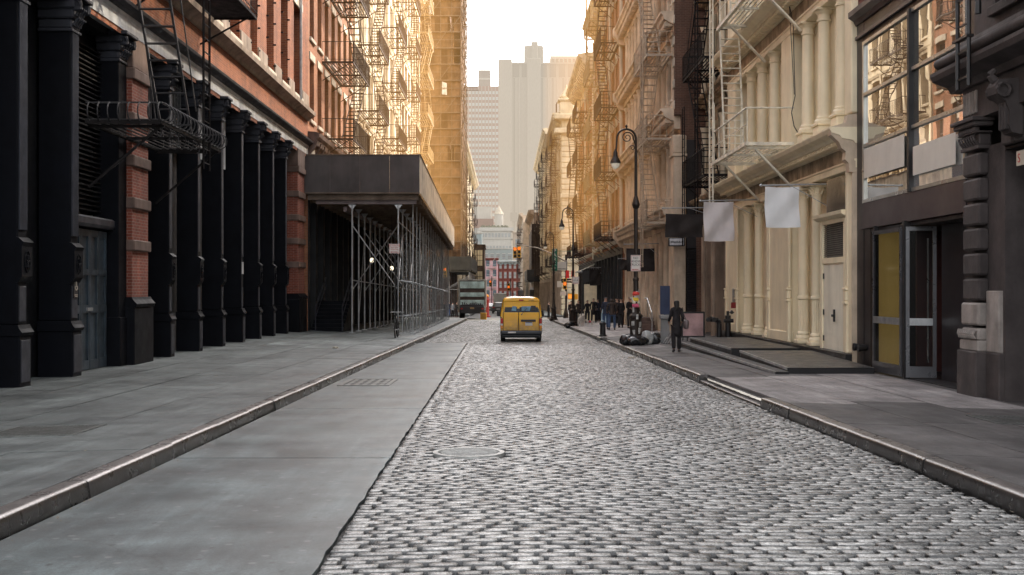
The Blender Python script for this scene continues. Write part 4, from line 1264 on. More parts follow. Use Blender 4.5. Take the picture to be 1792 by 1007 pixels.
# diamond plate loading platforms
plate_m = attr_mat('diamond_plate', (.034, .035, .037), .36, .3, 5, .8, 140, spec=.7, dark=.3)
def dock(name, label, y0, y1, xa, xb, z0, z1, slope=0):
    r = thing(name, label, 'platform', ((xa+xb)/2, (y0+y1)/2, -.2))
    V = [(xa, y0, z0-slope), (xb, y0, z0-slope), (xb, y1, z1), (xa, y1, z1)]
    me = grid_mesh('deck', [(a-WLOC[r.name].x, b-WLOC[r.name].y, c+.2) for a, b, c in V], [(0, 1, 2, 3)], plate_m, False); vcol(me, np.ones(4))
    o = bpy.data.objects.new('deck', me); COL.objects.link(o); o.parent = r; WLOC[o.name] = WLOC[r.name]
    mb = MB(); mb.add([(xa+.01, y0+.01, -.45), (xb, y0+.01, -.45), (xb, y1-.01, -.45), (xa+.01, y1-.01, -.45), (xa+.01, y0+.01, z0-slope-.01), (xb, y0+.01, z0-slope-.01), (xb, y1-.01, z1-.01), (xa+.01, y1-.01, z1-.01)], [(0, 3, 2, 1), (4, 5, 6, 7), (0, 1, 5, 4), (1, 2, 6, 5), (2, 3, 7, 6), (3, 0, 4, 7)])
    mb.build('base', blackm, r)
    mb = MB(); mb.add([(xa-.012, y0, z0-slope-.05), (xa-.012, y1, z1-.05), (xa-.012, y1, z1+.004), (xa-.012, y0, z0-slope+.004), (xa+.03, y0, z0-slope+.004), (xa+.03, y1, z1+.004)], [(0, 1, 2, 3), (3, 2, 5, 4)])
    mb.build('nosing', steel, r)
    return r
dock('loading_platform', 'black steel loading platform in front of the round columns, the one farther up the street', 29.9, 36.6, 5.92, 7.74, .10, .10)
dock('loading_platform', 'black steel ramped platform sloping down below the pale steel door', 23.9, 28.8, 5.92, 7.74, .0, .10)
dock('stone_step', 'long low stone step along the street side of the black loading platforms', 23.7, 36.6, 5.62, 5.90, -.07, -.05)

# ------------------------------------------------------------------ tan building with black fire escape
r = simple_block('tan_building', 'tan stone building under a black fire escape next to the cream columns', -1, 8.4, 41.0, 47.8, -.2, 27.5, creamd, 5, 6.4, 2.6, 4.2, 3, 1.3, 'arch', cream2, frame_b, glass, depth=8, rec=.3, ground=4.3, shopm=tan, corn=(.7, .9, .7), cornm=creamd, near=False)
entab(r, 8.38, 41.01, 47.79, 4.35, .95, .7, creamd, .3); 
for z in (8.7, 12.9, 17.1): entab(r, 8.38, 41.01, 47.79, z, .75, .5, creamd, .3)
for k in range(4):
    for z in (5.4, 9.6):
        c = MB(); c.lathe(8.30, 41.35+k*2.05, [(.2, z), (.2, z+.15), (.14, z+.2), (.125, z+2.7), (.2, z+2.95)], 12); c.build('column', cream2, r, smooth=35)
fire_escape(r, -1, 8.4, 1.15, 41.6, 46.6, [5.85, 10.15, 14.4, 18.6], rustm, bar=.12, step=.17, r=.013, drop=(46.0, 46.5, 3.4, 9))
L = MB(); ladder(L, 7.25, 43.0, 43.6, 4.4, 18.5, .028, .4); L.build('ladder', rustm, r)
L = MB(); L.cbox(7.9, 8.02, 43.5, 43.9, -.2, 4.2, .03); L.mark(); L.cbox(7.9, 8.02, 45.6, 46.0, -.2, 4.2, .03); L.mark(); build_each(L, 'pilaster', tan, r)

# ------------------------------------------------------------------ white building with storey cornices, brick side
def white_building():
    s = -1; X = 7.1; y0, y1 = 47.8, 69.0
    root = thing('white_classical_building', 'off white building of round columns with a bare brown brick side wall', 'building', (9, 58, -.2))
    W = MB()
    lev = [4.6, 8.75, 12.85, 16.75, 20.65, 24.6]
    ops = []
    ysn = [49.5+1.55*k for k in range(13)]
    for z in lev[:-1]:
        for yc in ysn: ops.append((yc-.45, yc+.45, z+.75, z+3.35))
    wall_holes(W, s, X+.3, y0+.3, y1, 4.2, 27.5, ops, .4)
    shell(W, s, X+.35, y0+.3, y1, -.3, 27.5, 8, near=False)
    W.build('wall', white, root)
    for (a, b, c, d) in ops: put_window(root, s, X+.3, (a+b)/2, c, b-a, d-c, 'plain', white, frame_b, glassw, .34, .15)
    S = MB(); S.box(X+.28, 15, y0, y0+.25, 7.9, 27.5); S.box(X+.9, 15, y0+.002, y0+.25, -.3, 7.9); S.box(X+.002, X+.28, y0+.003, y0+.25, 8.95, 27.5)
    S.build('side_wall', brickC, root)
    P = MB(); P.cbox(X-.05, X+.46, y0-.02, y0+.9, -.3, 7.2, .02); P.cbox(X-.12, X+.52, y0-.07, y0+.95, 7.2, 7.32, .02); P.cbox(X-.09, X+.5, y0-.05, y0+.92, 7.322, 8.1, .05); P.build('corner_pier', white, root)
    Q = MB()
    for j in range(14):
        for (yy) in (y0+.02,): Q.cbox(X-.03, X+.12, yy, yy+.55, 9.2+j*.9, 9.55+j*.9, .02); Q.mark()
    build_each(Q, 'quoin', lintel_w, root)
    for z in lev:
        mb = MB()
        h = .85; pr = .55
        mb.extr([(X+.32, z-.35), (X+.02, z-.35), (X+.0, z-.02), (X-.10, z+.0), (X-.42, z+.18), (X-.46, z+.34), (X-.55, z+.42), (X-.55, z+.50), (X+.32, z+.55)], y0+.255, y1)
        k = y0+.4
        while k < y1-.2: mb.cbox(X-.36, X+.0, k, k+.14, z-.10, z+.12, .02); k += .42
        mb.extr([(X+.3, z-.5), (X-.2, z-.45), (X-.45, z-.05), (X-.6, z+.1), (X-.6, z+.56), (X+.3, z+.6)], y1-.5, y1+.02)
        mb.build('cornice', white, root)
    for z in lev[:-1]:
        for k in range(13):
            yc = 48.75+1.55*k
            c = MB(); c.cbox(X-.02, X+.29, yc-.22, yc+.22, z+.56, z+.85, .02)
            c.lathe(X+.12, yc, [(.19, z+.85), (.2, z+.92), (.145, z+.98), (.13, z+3.2), (.17, z+3.24), (.14, z+3.3), (.22, z+3.55)], 10); c.build('column', white, root, smooth=35)
    G = MB(); G.box(X+.36, X+.40, y0+.95, y1, -.2, 4.2); G.build('back_panel', tan, root)
    for k in range(12):
        yc = 49.6+1.65*k
        c = MB(); c.cbox(X-.02, X+.36, yc-.2, yc+.2, -.5, .9, .02); c.lathe(X+.14, yc, [(.2, .9), (.15, 1.0), (.14, 3.7), (.2, 3.8), (.24, 4.2)], 10); c.build('column', white, root, smooth=35)
    # roller shutter on the return wall, and shop glazing
    R = MB()
    z = -.1
    while z < 3.4: R.extrx([(y0-.01, z), (y0-.05, z+.03), (y0-.05, z+.06), (y0-.01, z+.085)], X+.50, X+.895); z += .09
    R.box(X+.50, X+.895, y0-.005, y0+.2, -.3, 7.9)
    R.build('roller_shutter', shopdk, root)
    fire_escape(root, s, X, 1.1, 48.3, 53.2, [4.5, 8.05, 11.6, 15.2, 19], whitem, bar=.13, step=.25, r=.012, brace=False, mid=True)
    L = MB(); ladder(L, X-1.12, 49.6, 50.3, 2.6, 19, .028, .4); L.build('ladder', whitem, root)
white_building()

# orange brick block with many fire escapes, two houses
gold = M('fire_escape_gold', (.42, .30, .14), .5, .3, 4, .1)
r5 = simple_block('orange_brick_building', 'orange brick building with arched windows and brown fire escapes beyond the off white one', -1, 7.1, 69.0, 91.0, -.6, 22.0, brickD, 4, 5.6, 2.4, 4.0, 9, 1.1, 'arch', lintel_w, frame_b, glassw, depth=9, rec=.3, ground=4.3, shopm=blackm, corn=(1.0, 1.0, 1.1), cornm=cream2, band=(4.5, 8.9, 12.9, 16.9), pil=(69.3, 76.5, 83.5, 90.7))
fire_escape(r5, -1, 7.1, 1.2, 70.5, 76.0, [4.9, 8.9, 12.9, 16.9, 20.5], rustb, bar=.16, step=.22, r=.016)
fire_escape(r5, -1, 7.1, 1.2, 80.0, 86.0, [4.9, 8.9, 12.9, 16.9, 20.5], gold, bar=.2, step=.26, r=.017)
r6 = simple_block('rust_brick_building', 'rust brick corner building with a deep bracketed roof cornice', -1, 7.1, 91.0, 110.0, -.8, 19.8, brickD, 4, 5.4, 2.3, 3.75, 8, 1.1, 'arch', lintel_w, frame_b, glassw, depth=9, rec=.3, ground=4.0, shopm=blackm, corn=(1.3, 1.5, 1.0), cornm=cream2, band=(4.3, 8.3, 12.1), pil=(91.3, 100.5, 109.7))
fire_escape(r6, -1, 7.1, 1.3, 92.5, 98.5, [4.6, 8.4, 12.2, 16.0], rustb, bar=.2, step=.26, r=.018)
fire_escape(r6, -1, 7.1, 1.3, 101.5, 107.5, [4.6, 8.4, 12.2, 16.0], rustb, bar=.2, step=.28, r=.02)
# ladder to the roof and roof rails
L = MB(); ladder(L, 6.0, 84, 84.8, 19, 26, .04, .45); railing(L, -1, 7.1, 1.1, 80, 86, 24.0, step=.3, r=.02); platform(L, -1, 7.1, 1.1, 80, 86, 24.0, .2); L.build('roof_ladder', gold, r5)
# ------------------------------------------------------------------ across the intersection
quoinm = M('corner_stone', (.56, .50, .36), .75, .15, 1.2, .2, 10, streak=.3)
# corner building, right
c1 = simple_block('corner_stone_building', 'pale stone corner building with banded quoins and a crown over its roof', -1, 6.5, 130.0, 160.0, -1.4, 21.2, quoinm, 5, 5.0, 2.4, 3.6, 12, 1.2, 'hood', quoinm, frame_b, glassw, depth=14, rec=.25, ground=4.0, shopm=tan, corn=(1.1, 1.2, 1.0), cornm=quoinm, band=(4.2, 8.0, 11.6, 15.2), pil=(130.4, 137, 144, 151, 159.6))
Q = MB()
for j in range(34): Q.cbox(6.42, 7.9, 129.90, 131.2, -1.3+j*.62, -.80+j*.62, .05); Q.mark()
build_each(Q, 'quoin', quoinm, c1)
Q = MB(); Q.cbox(5.6, 9.5, 129.2, 131, 19.3, 19.9, .1); Q.cbox(5.5, 9.6, 129.1, 131.2, 20.9, 21.5, .1); Q.cbox(6.2, 7.8, 129.6, 131.6, 21.5, 23.0, .08); Q.cbox(6.0, 8.0, 129.4, 131.8, 23.0, 23.25, .05)
Q.lathe(7.0, 130.6, [(.7, 23.25), (.8, 23.6), (.4, 24.2), (.15, 24.6), (.05, 25.0)], 12); Q.cbox(6.3, 9.2, 129.7, 129.98, 4.6, 5.1, .05); Q.cbox(6.3, 9.2, 129.7, 129.98, 12.0, 12.5, .05); Q.build('crown', quoinm, c1)
for z in (5.6, 9.2, 12.9, 16.5):
    for x in (8.6,): 
        W = MB(); W.box(x-.5, x+.5, 129.93, 129.99, z, z+2.3); W.build('window', glassw, c1)
fire_escape(c1, -1, 6.5, 1.1, 133, 139, [4.6, 8.3, 11.9, 15.5, 19.1], rustb, bar=.3, step=.35, r=.022)
fire_escape(c1, -1, 6.5, 1.1, 147, 154, [4.6, 8.3, 11.9, 15.5, 19.1], rustb, bar=.3, step=.4, r=.025)
L = MB(); ladder(L, 6.3, 140, 141.2, 21, 24.5, .05, .5); railing(L, -1, 6.5, .1, 139, 146, 21.5, h=1.4, step=.7, r=.03); L.build('roof_railing', rustb, c1)
c2 = simple_block('sunlit_cream_building', 'bright cream building with scrolled cornice beyond the banded stone corner', -1, 6.4, 160.0, 214.0, -1.6, 23.6, cream2, 5, 4.6, 2.6, 4.1, 16, 1.5, 'hood', cream2, frame_b, glassw, depth=14, rec=.3, ground=3.2, shopm=tan, corn=(1.2, 1.3, 2.2), cornm=cream2, band=(3.4, 7.6, 11.7, 15.8), pil=tuple(160.5+7.6*k for k in range(8)))
for yy in (165, 178, 192, 206): fire_escape(c2, -1, 6.4, 1.1, yy, yy+5, [4.0, 8.2, 12.3, 16.4, 20.5], rustb, bar=.4, step=.5, r=.03)
c3 = simple_block('red_cornice_building', 'small dark red building with a stepped cornice behind the netted shed', -1, 5.4, 214.0, 250.0, -2.2, 16.0, tan, 4, 3.0, 2.2, 3.4, 12, 1.3, 'flat', lintel_w, frame_b, glassw, depth=14, rec=.3, ground=2.0, shopm=shopdk, corn=(1.1, 1.1, 1.2), cornm=tan)
W = MB(); W.box(6.2, 8.2, 213.6, 213.95, 8.5, 17.6); W.box(6.6, 7.9, 213.7, 216, 17.6, 18.6); W.build('chimney_stack', M('bright_red_brick', (.38, .09, .05), .8, .2, 1, .2), c3)
c4 = simple_block('narrow_cream_building', 'row of narrow cream fronts with iron ladders at the bend of the street', -1, 3.9, 250.0, 300.0, -2.8, 17.8, white, 5, 2.5, 2.0, 3.2, 16, 1.3, 'flat', white, frame_b, glassw, depth=14, rec=.3, ground=1.5, shopm=tan, corn=(.9, 1.0, 1.5), cornm=white)
for yy in (254, 266, 280): fire_escape(c4, -1, 3.9, 1.0, yy, yy+5, [2.2, 5.4, 8.6, 11.8, 15], rustb, bar=.5, step=.6, r=.04)

netm = M('dark_netting', (.055, .035, .025), .9, .45, .8, .4, 12, streak=.5)
netg = M('scaffold_netting', (.17, .088, .036), .9, .75, .8, .4, 10, streak=.5)
# black netted scaffold by the red building
sc1 = thing('netted_scaffold', 'black netted scaffold over a black plywood shed in front of the dark red building', 'scaffold', (6.4, 212, -2.4))
B = MB(); B.box(4.9, 7.7, 210.6, 210.7, 5.2, 13.6); B.box(4.85, 4.95, 210.6, 230, 5.2, 12.6); 
for k in range(7): B.tube((4.9+k*.46, 210.5, 5.2), (4.9+k*.46, 210.5, 13.9), .05, 4)
for k in range(5): B.tube((4.85, 210.5, 6+k*1.9), (7.7, 210.5, 6+k*1.9), .04, 4)
B.build('netting', netm, sc1)
B = MB(); B.box(4.0, 8.1, 208.4, 208.6, 3.2, 5.15); B.box(4.0, 4.15, 208.6, 236, 3.2, 5.15); B.box(4.16, 8.1, 208.61, 236, 3.0, 3.2); B.build('shed_parapet', blackm, sc1)
for k in range(5):
    B = MB(); B.tube((4.2, 209+k*6, -2.4), (4.2, 209+k*6, 3.0), .06, 5); B.tube((7.8, 209+k*6, -2.4), (7.8, 209+k*6, 3.0), .06, 5); B.build('leg', steel, sc1)
# tall netted scaffold tower, left, across the side street
t1 = thing('scaffolded_tower', 'tall building wrapped in brown scaffold netting across the side street', 'building', (-9, 145, -1.4))
W = MB(); shell(W, 1, -6.6, 136.2, 158, -1.6, 44, 12); W.quad((-6.6, 136.2, -1.6), (-6.6, 158, -1.6), (-6.6, 158, 44), (-6.6, 136.2, 44)); W.build('wall', brickC, t1)
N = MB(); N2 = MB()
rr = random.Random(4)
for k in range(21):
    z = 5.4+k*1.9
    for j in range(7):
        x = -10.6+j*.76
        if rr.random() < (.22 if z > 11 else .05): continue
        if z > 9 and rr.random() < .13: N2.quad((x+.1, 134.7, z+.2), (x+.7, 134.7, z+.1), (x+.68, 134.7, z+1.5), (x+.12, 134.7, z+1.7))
        sg_ = rr.uniform(-.04, .04)
        N.quad((x, 135.0+sg_, z), (x+.76, 135.0-sg_, z), (x+.76, 135.0+sg_, z+1.9), (x, 135.0-sg_, z+1.9))
    for j in range(11):
        y = 135+j*2.0
        if rr.random() < .25: continue
        N.quad((-5.28, y, z), (-5.28+rr.uniform(-.05, .05), y+2.0, z), (-5.28, y+2.0, z+1.9), (-5.28, y, z+1.9))
N.build('netting', netg, t1); N2.build('bright_gap_sheet', M('bright_gap_sheet', (.85, .76, .58), .8, .4, 2.5, .3, streak=.3), t1)  # pale sheets coloured as bright sky through gaps in the netting
P = MB()
for x in (-10.6, -9.1, -7.6, -6.3, -5.25):
    P.tube((x, 134.85, 3.6), (x, 134.85, 45.5), .05, 4)
for y in np.arange(135, 158, 3.0): P.tube((-5.2, y, 3.6), (-5.2, y, 45.5), .05, 4)
for k in range(22):
    z = 5.4+k*1.9
    P.box(-10.7, -5.3, 134.6, 134.95, z-.12, z-.03); P.tube((-10.7, 134.6, z+.9), (-5.0, 134.6, z+.9), .035, 4); P.tube((-10.4+(k*1.7) % 4, 134.55, z), (-9.0+(k*1.7) % 4, 134.55, z+1.9), .04, 4); P.tube((-10.7, 134.82, z), (-5.0, 134.82, z), .04, 4); P.tube((-5.15, 134.8, z), (-5.15, 158, z), .04, 4); P.box(-6.4, -5.32, 135.1, 158, z-.06, z)
for k in range(5):
    z = 26+k*3.9
    P.tube((-5.2, 140, z), (-3.2-.3*(k % 2), 140, z), .04, 4); P.tube((-5.2, 141, z+.45), (-3.4, 141, z+.45), .04, 4)
P.build('scaffold_frame', M('scaffold_tube', (.16, .10, .05), .5, .3, 4, .1), t1)
B = MB(); B.box(-11.0, -3.9, 130.4, 130.55, 3.8, 5.35); B.box(-4.0, -3.85, 130.56, 158, 3.8, 5.35); B.box(-11, -4.02, 130.56, 158, 3.6, 3.8); B.build('shed_parapet', M('olive_plywood', (.055, .050, .038), .7, .2, 1, .1), t1)
for k in range(6):
    B = MB(); y = 130.8+k*4.5
    for x in (-4.1, -6.6, -9.2): B.tube((x, y, -1.5), (x, y, 3.6), .06, 6)
    B.tube((-9.2, y, 1.6), (-4.1, y, 1.6), .04, 4); B.tube((-9.2, y, .2), (-4.1, y, 3.2), .035, 4); B.build('shed_frame', steel, t1)
# farther left
l6 = simple_block('far_cream_row', 'sunlit cream row of shop houses past the scaffolded tower', 1, -6.6, 160.0, 236.0, -1.8, 22.5, cream2, 5, 3.2, 2.4, 3.8, 20, 1.5, 'hood', cream2, frame_b, glassw, depth=12, rec=.3, ground=2.0, shopm=tan, corn=(1.2, 1.2, 2.0), cornm=cream2, near=True)
for yy in (162, 176, 192, 208, 222): fire_escape(l6, 1, -6.6, 1.1, yy, yy+6, [3.0, 6.8, 10.6, 14.4, 18.2], rustb, bar=.5, step=.5, r=.035)
l7 = thing('dark_gabled_house', 'low dark building with lit golden panes and an iron fire stair beside the cream row', 'building', (-5.6, 240, -2.4))
W = MB(); W.box(-9, -4.3, 238, 250, -2.6, 10.2); W.extrx([(237.9, 10.2), (250, 10.2), (250, 11), (237.5, 10.9)], -9.1, -4.1); W.build('wall', netm, l7)
for i in range(2):
    for j in range(2):
        W = MB(); x0 = -6.9+i*1.15; z0 = 2.0+j*4.4
        W.box(x0, x0+1.0, 237.93, 237.99, z0, z0+3.4); w = W.build('window', M('golden_pane', (.42, .36, .24), .4, .3, .8, 0, streak=0), l7)
        F = MB()
        for q in range(4): F.box(x0, x0+1.0, 237.86, 237.925, z0+q*1.1, z0+q*1.1+.1)
        F.box(x0+.46, x0+.54, 237.85, 237.92, z0, z0+3.4); F.build('sash', frame_b, w, origin=org(l7))
F = MB(); stair(F, -7.6, -7.0, 237.0, 3, 236.0, 8.5, 10, r=.06); F.box(-8.4, -6.0, 235.6, 237.8, 2.8, 2.95); F.box(-8.4, -6.0, 235.6, 237.8, 6.8, 6.95); F.build('fire_stair', blackm, l7)

# ------------------------------------------------------------------ end of the view
def frontal(name, label, x0, x1, y, zb, zt, wallm, cols, rows, ww, wh, wz, fh, winm, corn=None, cornm=None, depth=12, surround=None, cat='building', bands=None):
    """building seen square on; its windows are parts"""
    root = thing(name, label, cat, ((x0+x1)/2, y, zb))
    W = MB(); ops = []
    for r_ in range(rows):
        for c in range(cols):
            xc = x0+(x1-x0)*(c+.5)/cols
            ops.append((xc-ww/2, xc+ww/2, wz+r_*fh, wz+r_*fh+wh))
    W.box(x0, x1, y, y+depth, zb-1, zt); W.build('wall', wallm, root)
    n = len(ops)
    key = MB(); key.box(-ww/2, ww/2, -.10, -.04, 0, wh)
    if surround:
        sm_ = MB(); sm_.box(-ww/2-.08, ww/2+.08, -.18, -.002, wh, wh+.17); sil_ = MB(); sil_.box(-ww/2-.06, ww/2+.06, -.2, -.002, -.12, -.01); sile = sil_.mesh('sill', surround)
        sme = sm_.mesh('window', surround); pme = key.mesh('pane', winm)
        bar = MB(); bar.box(-ww/2, ww/2, -.16, -.105, wh*.48, wh*.54); bme = bar.mesh('sash', frame_b)
    else: pme = key.mesh('window', winm)
    rl = WLOC[root.name]
    if n <= 100:
        for (a, b, c, d) in ops:
            l = ((a+b)/2-rl.x, 0, c-rl.z)
            if surround:
                o = inst('window', sme, root, l); inst('pane', pme, o, (0, 0, 0)); inst('sash', bme, o, (0, 0, 0)); inst('sill', sile, o, (0, 0, 0))
            else: inst('window', pme, root, l)
    else:
        ops.sort(key=lambda o: o[2])
        for (a, b, c, d) in ops[:100]: inst('window', pme, root, ((a+b)/2-rl.x, 0, c-rl.z))
        R = MB()
        for (a, b, c, d) in ops[100:]: R.box(a, b, y-.10, y-.04, c, d)
        o = R.build('window_field', winm, root); o['kind'] = 'stuff'
    if corn:
        C = MB(); pr, h = corn
        C.extrx([(y, zt-h), (y-.1, zt-h), (y-pr*.5, zt-h*.6), (y-pr, zt-h*.2), (y-pr, zt), (y, zt+.1)], x0-.2, x1+.2)
        k = x0+.2
        while k < x1-.2: C.box(k, k+.25, y-pr*.8, y-.05, zt-h*1.1, zt-h*.4); k += .9
        C.build('cornice', cornm or wallm, root)
    if bands:
        Bm = MB()
        for z in bands: Bm.box(x0-.05, x1+.05, y-.16, y-.004, z, z+.35)
        Bm.build('string_course', surround or wallm, root)
    return root
pinkm = M('pink_paint', (.62, .36, .38), .7, .15, .8, .1, streak=.2)
redm = M('red_brick_far', (.13, .030, .022), .8, .15, .8, .1, streak=.2)
tealw = M('pale_teal_paint', (.17, .23, .25), .7, .1, .5, .1, streak=.2)
whitef = M('white_far', (.42, .41, .38), .7, .08, .3, .1, streak=.15)
pane_b = M('bluish_pane', (.10, .13, .16), .3, .4, .4, 0, streak=0)
pane_l = M('light_pane', (.24, .26, .27), .4, .3, .4, 0, streak=0)
Y = 310
frontal('pink_house', 'pink painted house with white trim and a zigzag fire stair at the street end', -5.6, -1.95, Y, -3.8, 10.0, pinkm, 2, 4, .95, 1.7, -.4, 2.75, pane_b, (.5, .6), redm, surround=whitef)
ph = bpy.data.objects['pink_house']
F = MB()
for k in range(4):
    z = -.9+k*2.75
    F.box(-4.9, -2.5, Y-1.2, Y-.1, z-.06, z); F.tube((-4.9, Y-1.2, z+.9), (-2.5, Y-1.2, z+.9), .05, 4)
    F.tube((-4.8 if k % 2 else -2.6, Y-1.1, z), (-2.6 if k % 2 else -4.8, Y-1.1, z+2.75), .07, 4)
F.build('fire_stair', whitef, ph)
frontal('red_brick_house', 'red brick house with white lintels and a bracketed cornice closing the street', -1.9, 4.6, Y, -3.8, 9.2, redm, 5, 4, .66, 1.6, -.6, 2.6, pane_l, (.7, .8), M('grey_cornice', (.25, .28, .28), .6, .1, 1, 0), surround=M('dull_lintel', (.26, .13, .10), .7, .1, 1, 0))
b = MB(); b.box(-1.9, 4.5, Y-.6, Y-.1, -3.9, -1.1); b.build('shopfront', blackm, bpy.data.objects['red_brick_house'])
Y = 400
wt = frontal('white_terraced_building', 'pale teal and white building with stepped terraces above the red brick house', -7.6, 2.6, Y, -4, 15.6, tealw, 5, 3, 1.1, 1.9, 6.2, 2.9, pane_b, None, None, surround=whitef)
B = MB(); B.box(-7.9, 2.4, Y-.3, Y+12, 15.6, 17.0); B.box(-8.6, 2.2, Y+1, Y+13, 17, 22.0); B.box(-8.8, 2.6, Y+.6, Y+13, 19.2, 19.6); B.box(-9.0, 3.0, Y+.4, Y+13, 22.0, 23.2); B.build('terrace', whitef, wt)
B = MB()
for k in range(9): B.box(-8.2+k*1.15, -7.4+k*1.15, Y+.85, Y+.99, 19.8, 21.2)
for k in range(9): B.box(-7.6+k*1.12, -6.9+k*1.12, Y-.4, Y-.31, 15.9, 16.7)
B.build('terrace_glazing', pane_l, wt)
B = MB()
rr = random.Random(2)
for k in range(60): x = rr.uniform(-8.5, 1); B.lathe(x, Y+4+rr.random()*2, [(.1, 23.2), (rr.uniform(.4, .8), 23.4), (.2, 23.6+rr.random()*.7)], 6)
B.build('roof_planting', M('dull_green', (.06, .07, .035), .9, .4, 2, .3), wt)
frontal('beige_house', 'narrow beige house with one window per floor beside the terraced building', 2.8, 6.0, Y, -4, 21.5, M('beige_paint', (.34, .26, .20), .7, .1, .5, .1), 1, 4, 1.6, 2.8, 3.0, 4.4, pane_b, (.5, .6), surround=whitef)
frontal('teal_shed_building', 'pale bluish low building with a gold ornament above the cream row', -14.5, -7.8, Y-20, -4, 20.5, tealw, 3, 4, 1.2, 1.8, 3, 4.2, pane_l, (.5, .6), whitef)
Y = 455
frontal('brown_roof_building', 'small brick red rooftop building with two rows of pale windows', -14.5, -4.6, Y, 10, 29.6, M('dull_red', (.15, .05, .04), .8, .1, .5, .1), 1, 2, 6.5, 2.2, 18.5, 5.2, pane_l)
o = bpy.data.objects['brown_roof_building']; B = MB(); B.box(-12.3, -5.6, Y+1, Y+8, 29.62, 34.5); B.build('roof_box', whitef, o)
tk = thing('water_tank', 'pale wooden rooftop water tank with a conical roof', 'water tank', (-2.5, 452, 24))
B = MB(); B.lathe(-2.5, 452, [(1.75, 26.2), (1.75, 31.2)], 16); B.build('barrel', whitef, tk)
B = MB(); B.lathe(-2.5, 452, [(2.0, 31.2), (.05, 34.6)], 16); B.build('roof', lintel_w, tk)
for dx in (-1.3, 1.3):
    B = MB(); B.tube((-2.5+dx, 451, 22.5), (-2.5+dx, 451, 26.2), .15, 5); B.build('leg', rustst, tk)
B = MB(); B.box(-6, 1, 449, 460, 12, 23.6); o = B.build('tank_building', M('beige_paint', (.34, .26, .20)), None); tag(o, 'plain beige roof block that carries the water tank', 'building')
# towers
Y = 560
t2 = frontal('brick_apartment_tower', 'pinkish brick apartment tower with a dense grid of pale windows', -23, -3.2, Y, -4, 101, M('pink_brick_tower', (.24, .075, .05), .8, .06, .05, 0, streak=.1), 12, 34, 1.15, 1.5, 3, 2.85, M('tower_window', (.42, .46, .48), .5, .15, .05, 0, streak=0))
B = MB(); B.box(-13.2, -7.3, Y+3, Y+12, 101, 109.5); B.build('roof_house', M('grey_block', (.20, .16, .15), .8, .1, .1, 0), t2)
B = MB()
for k in range(13): x = -23+19.8*k/12; B.box(x-.18, x+.18, Y-.5, Y-.002, -4, 101)
B.build('pier', M('pale_pier', (.34, .28, .25), .8, .05, .05, 0), t2)
B = MB(); B.box(-13.3, -7.2, Y+2.8, Y+2.99, 104.7, 105.6); B.build('roof_band', whitef, t2)
Y = 620
t3 = thing('concrete_tower', 'huge windowless grey concrete tower with tall ribs and top floor vents', 'tower', (16, Y, -4))
def px(x): return (x-884)*Y/2000
def pz(y): return CAM_Z+(506-y)*Y/2000
x0 = px(872); x1 = px(1060)
W = MB(); W.box(x0+.6, x1, Y, Y+45, -5, pz(110)); W.build('wall', concr, t3)
for a, b, t in ((872, 896, 106), (922, 946, 104), (1040, 1062, 104)):
    R = MB(); R.cbox(px(a), px(b), Y-3.4, Y-.003, -5, pz(t), .4); R.build('rib', concr, t3)
for a in (909, 960, 976, 992, 1008, 1024):
    R = MB(); R.cbox(px(a)-.5, px(a)+.5, Y-1.1, Y-.003, -5, pz(137), .2); R.build('fin', concr, t3)
for a, b in ((897.5, 908.5), (913, 921.5), (947.5, 957), (962, 973), (978, 989), (994, 1005), (1010, 1021)):
    R = MB(); R.box(px(a), px(b), Y-.5, Y-.01, pz(135), pz(113)); R.build('vent', M('tower_vent', (.045, .035, .03), .7, .1, .1, 0), t3)
for a in (898.5, 947.5, 966, 984, 1000, 1016):
    R = MB(); R.box(px(a), px(a)+.9, Y-.30, Y-.003, -5, pz(137)); R.build('rib_shade', M('tower_rib_shade', (.09, .08, .07), .8, .1, .1, 0), t3)  # dark strips on the wall face, painting shade between the ribs
R = MB(); R.box(x0, x1, Y-1.2, Y-.004, pz(112.5), pz(110.2)); R.build('parapet', concr, t3)
R = MB(); R.cbox(px(918), px(952), Y+6, Y+20, pz(108), pz(75), .8); R.cbox(px(930), px(942), Y+4, Y+6, pz(108), pz(70), .5); R.build('penthouse', concr, t3)
R = MB(); R.box(px(964), px(1050), Y+6, Y+24, pz(108), pz(94)); R.build('plant_room', whitef, t3)
R = MB()
for k in range(12): R.box(px(966)+k*2.3, px(966)+k*2.3+1.6, Y+5.8, Y+5.99, pz(106), pz(99))
R.build('plant_louvre', M('tower_vent', (.045, .035, .03)), t3)
R = MB(); R.box(px(893), px(905), Y-3.6, Y-.5, pz(388), pz(373)); R.build('vent_box', M('tower_vent', (.045, .035, .03)), t3)
R = MB(); R.box(14, 60, 560, 590, -4, 32); tag(R.build('low_block', tan, None), 'low tan block behind the cream fronts', 'building')
R = MB(); R.box(-60, -22, 420, 450, -4, 26); tag(R.build('low_block', tan, None), 'low tan block behind the scaffolded tower', 'building')
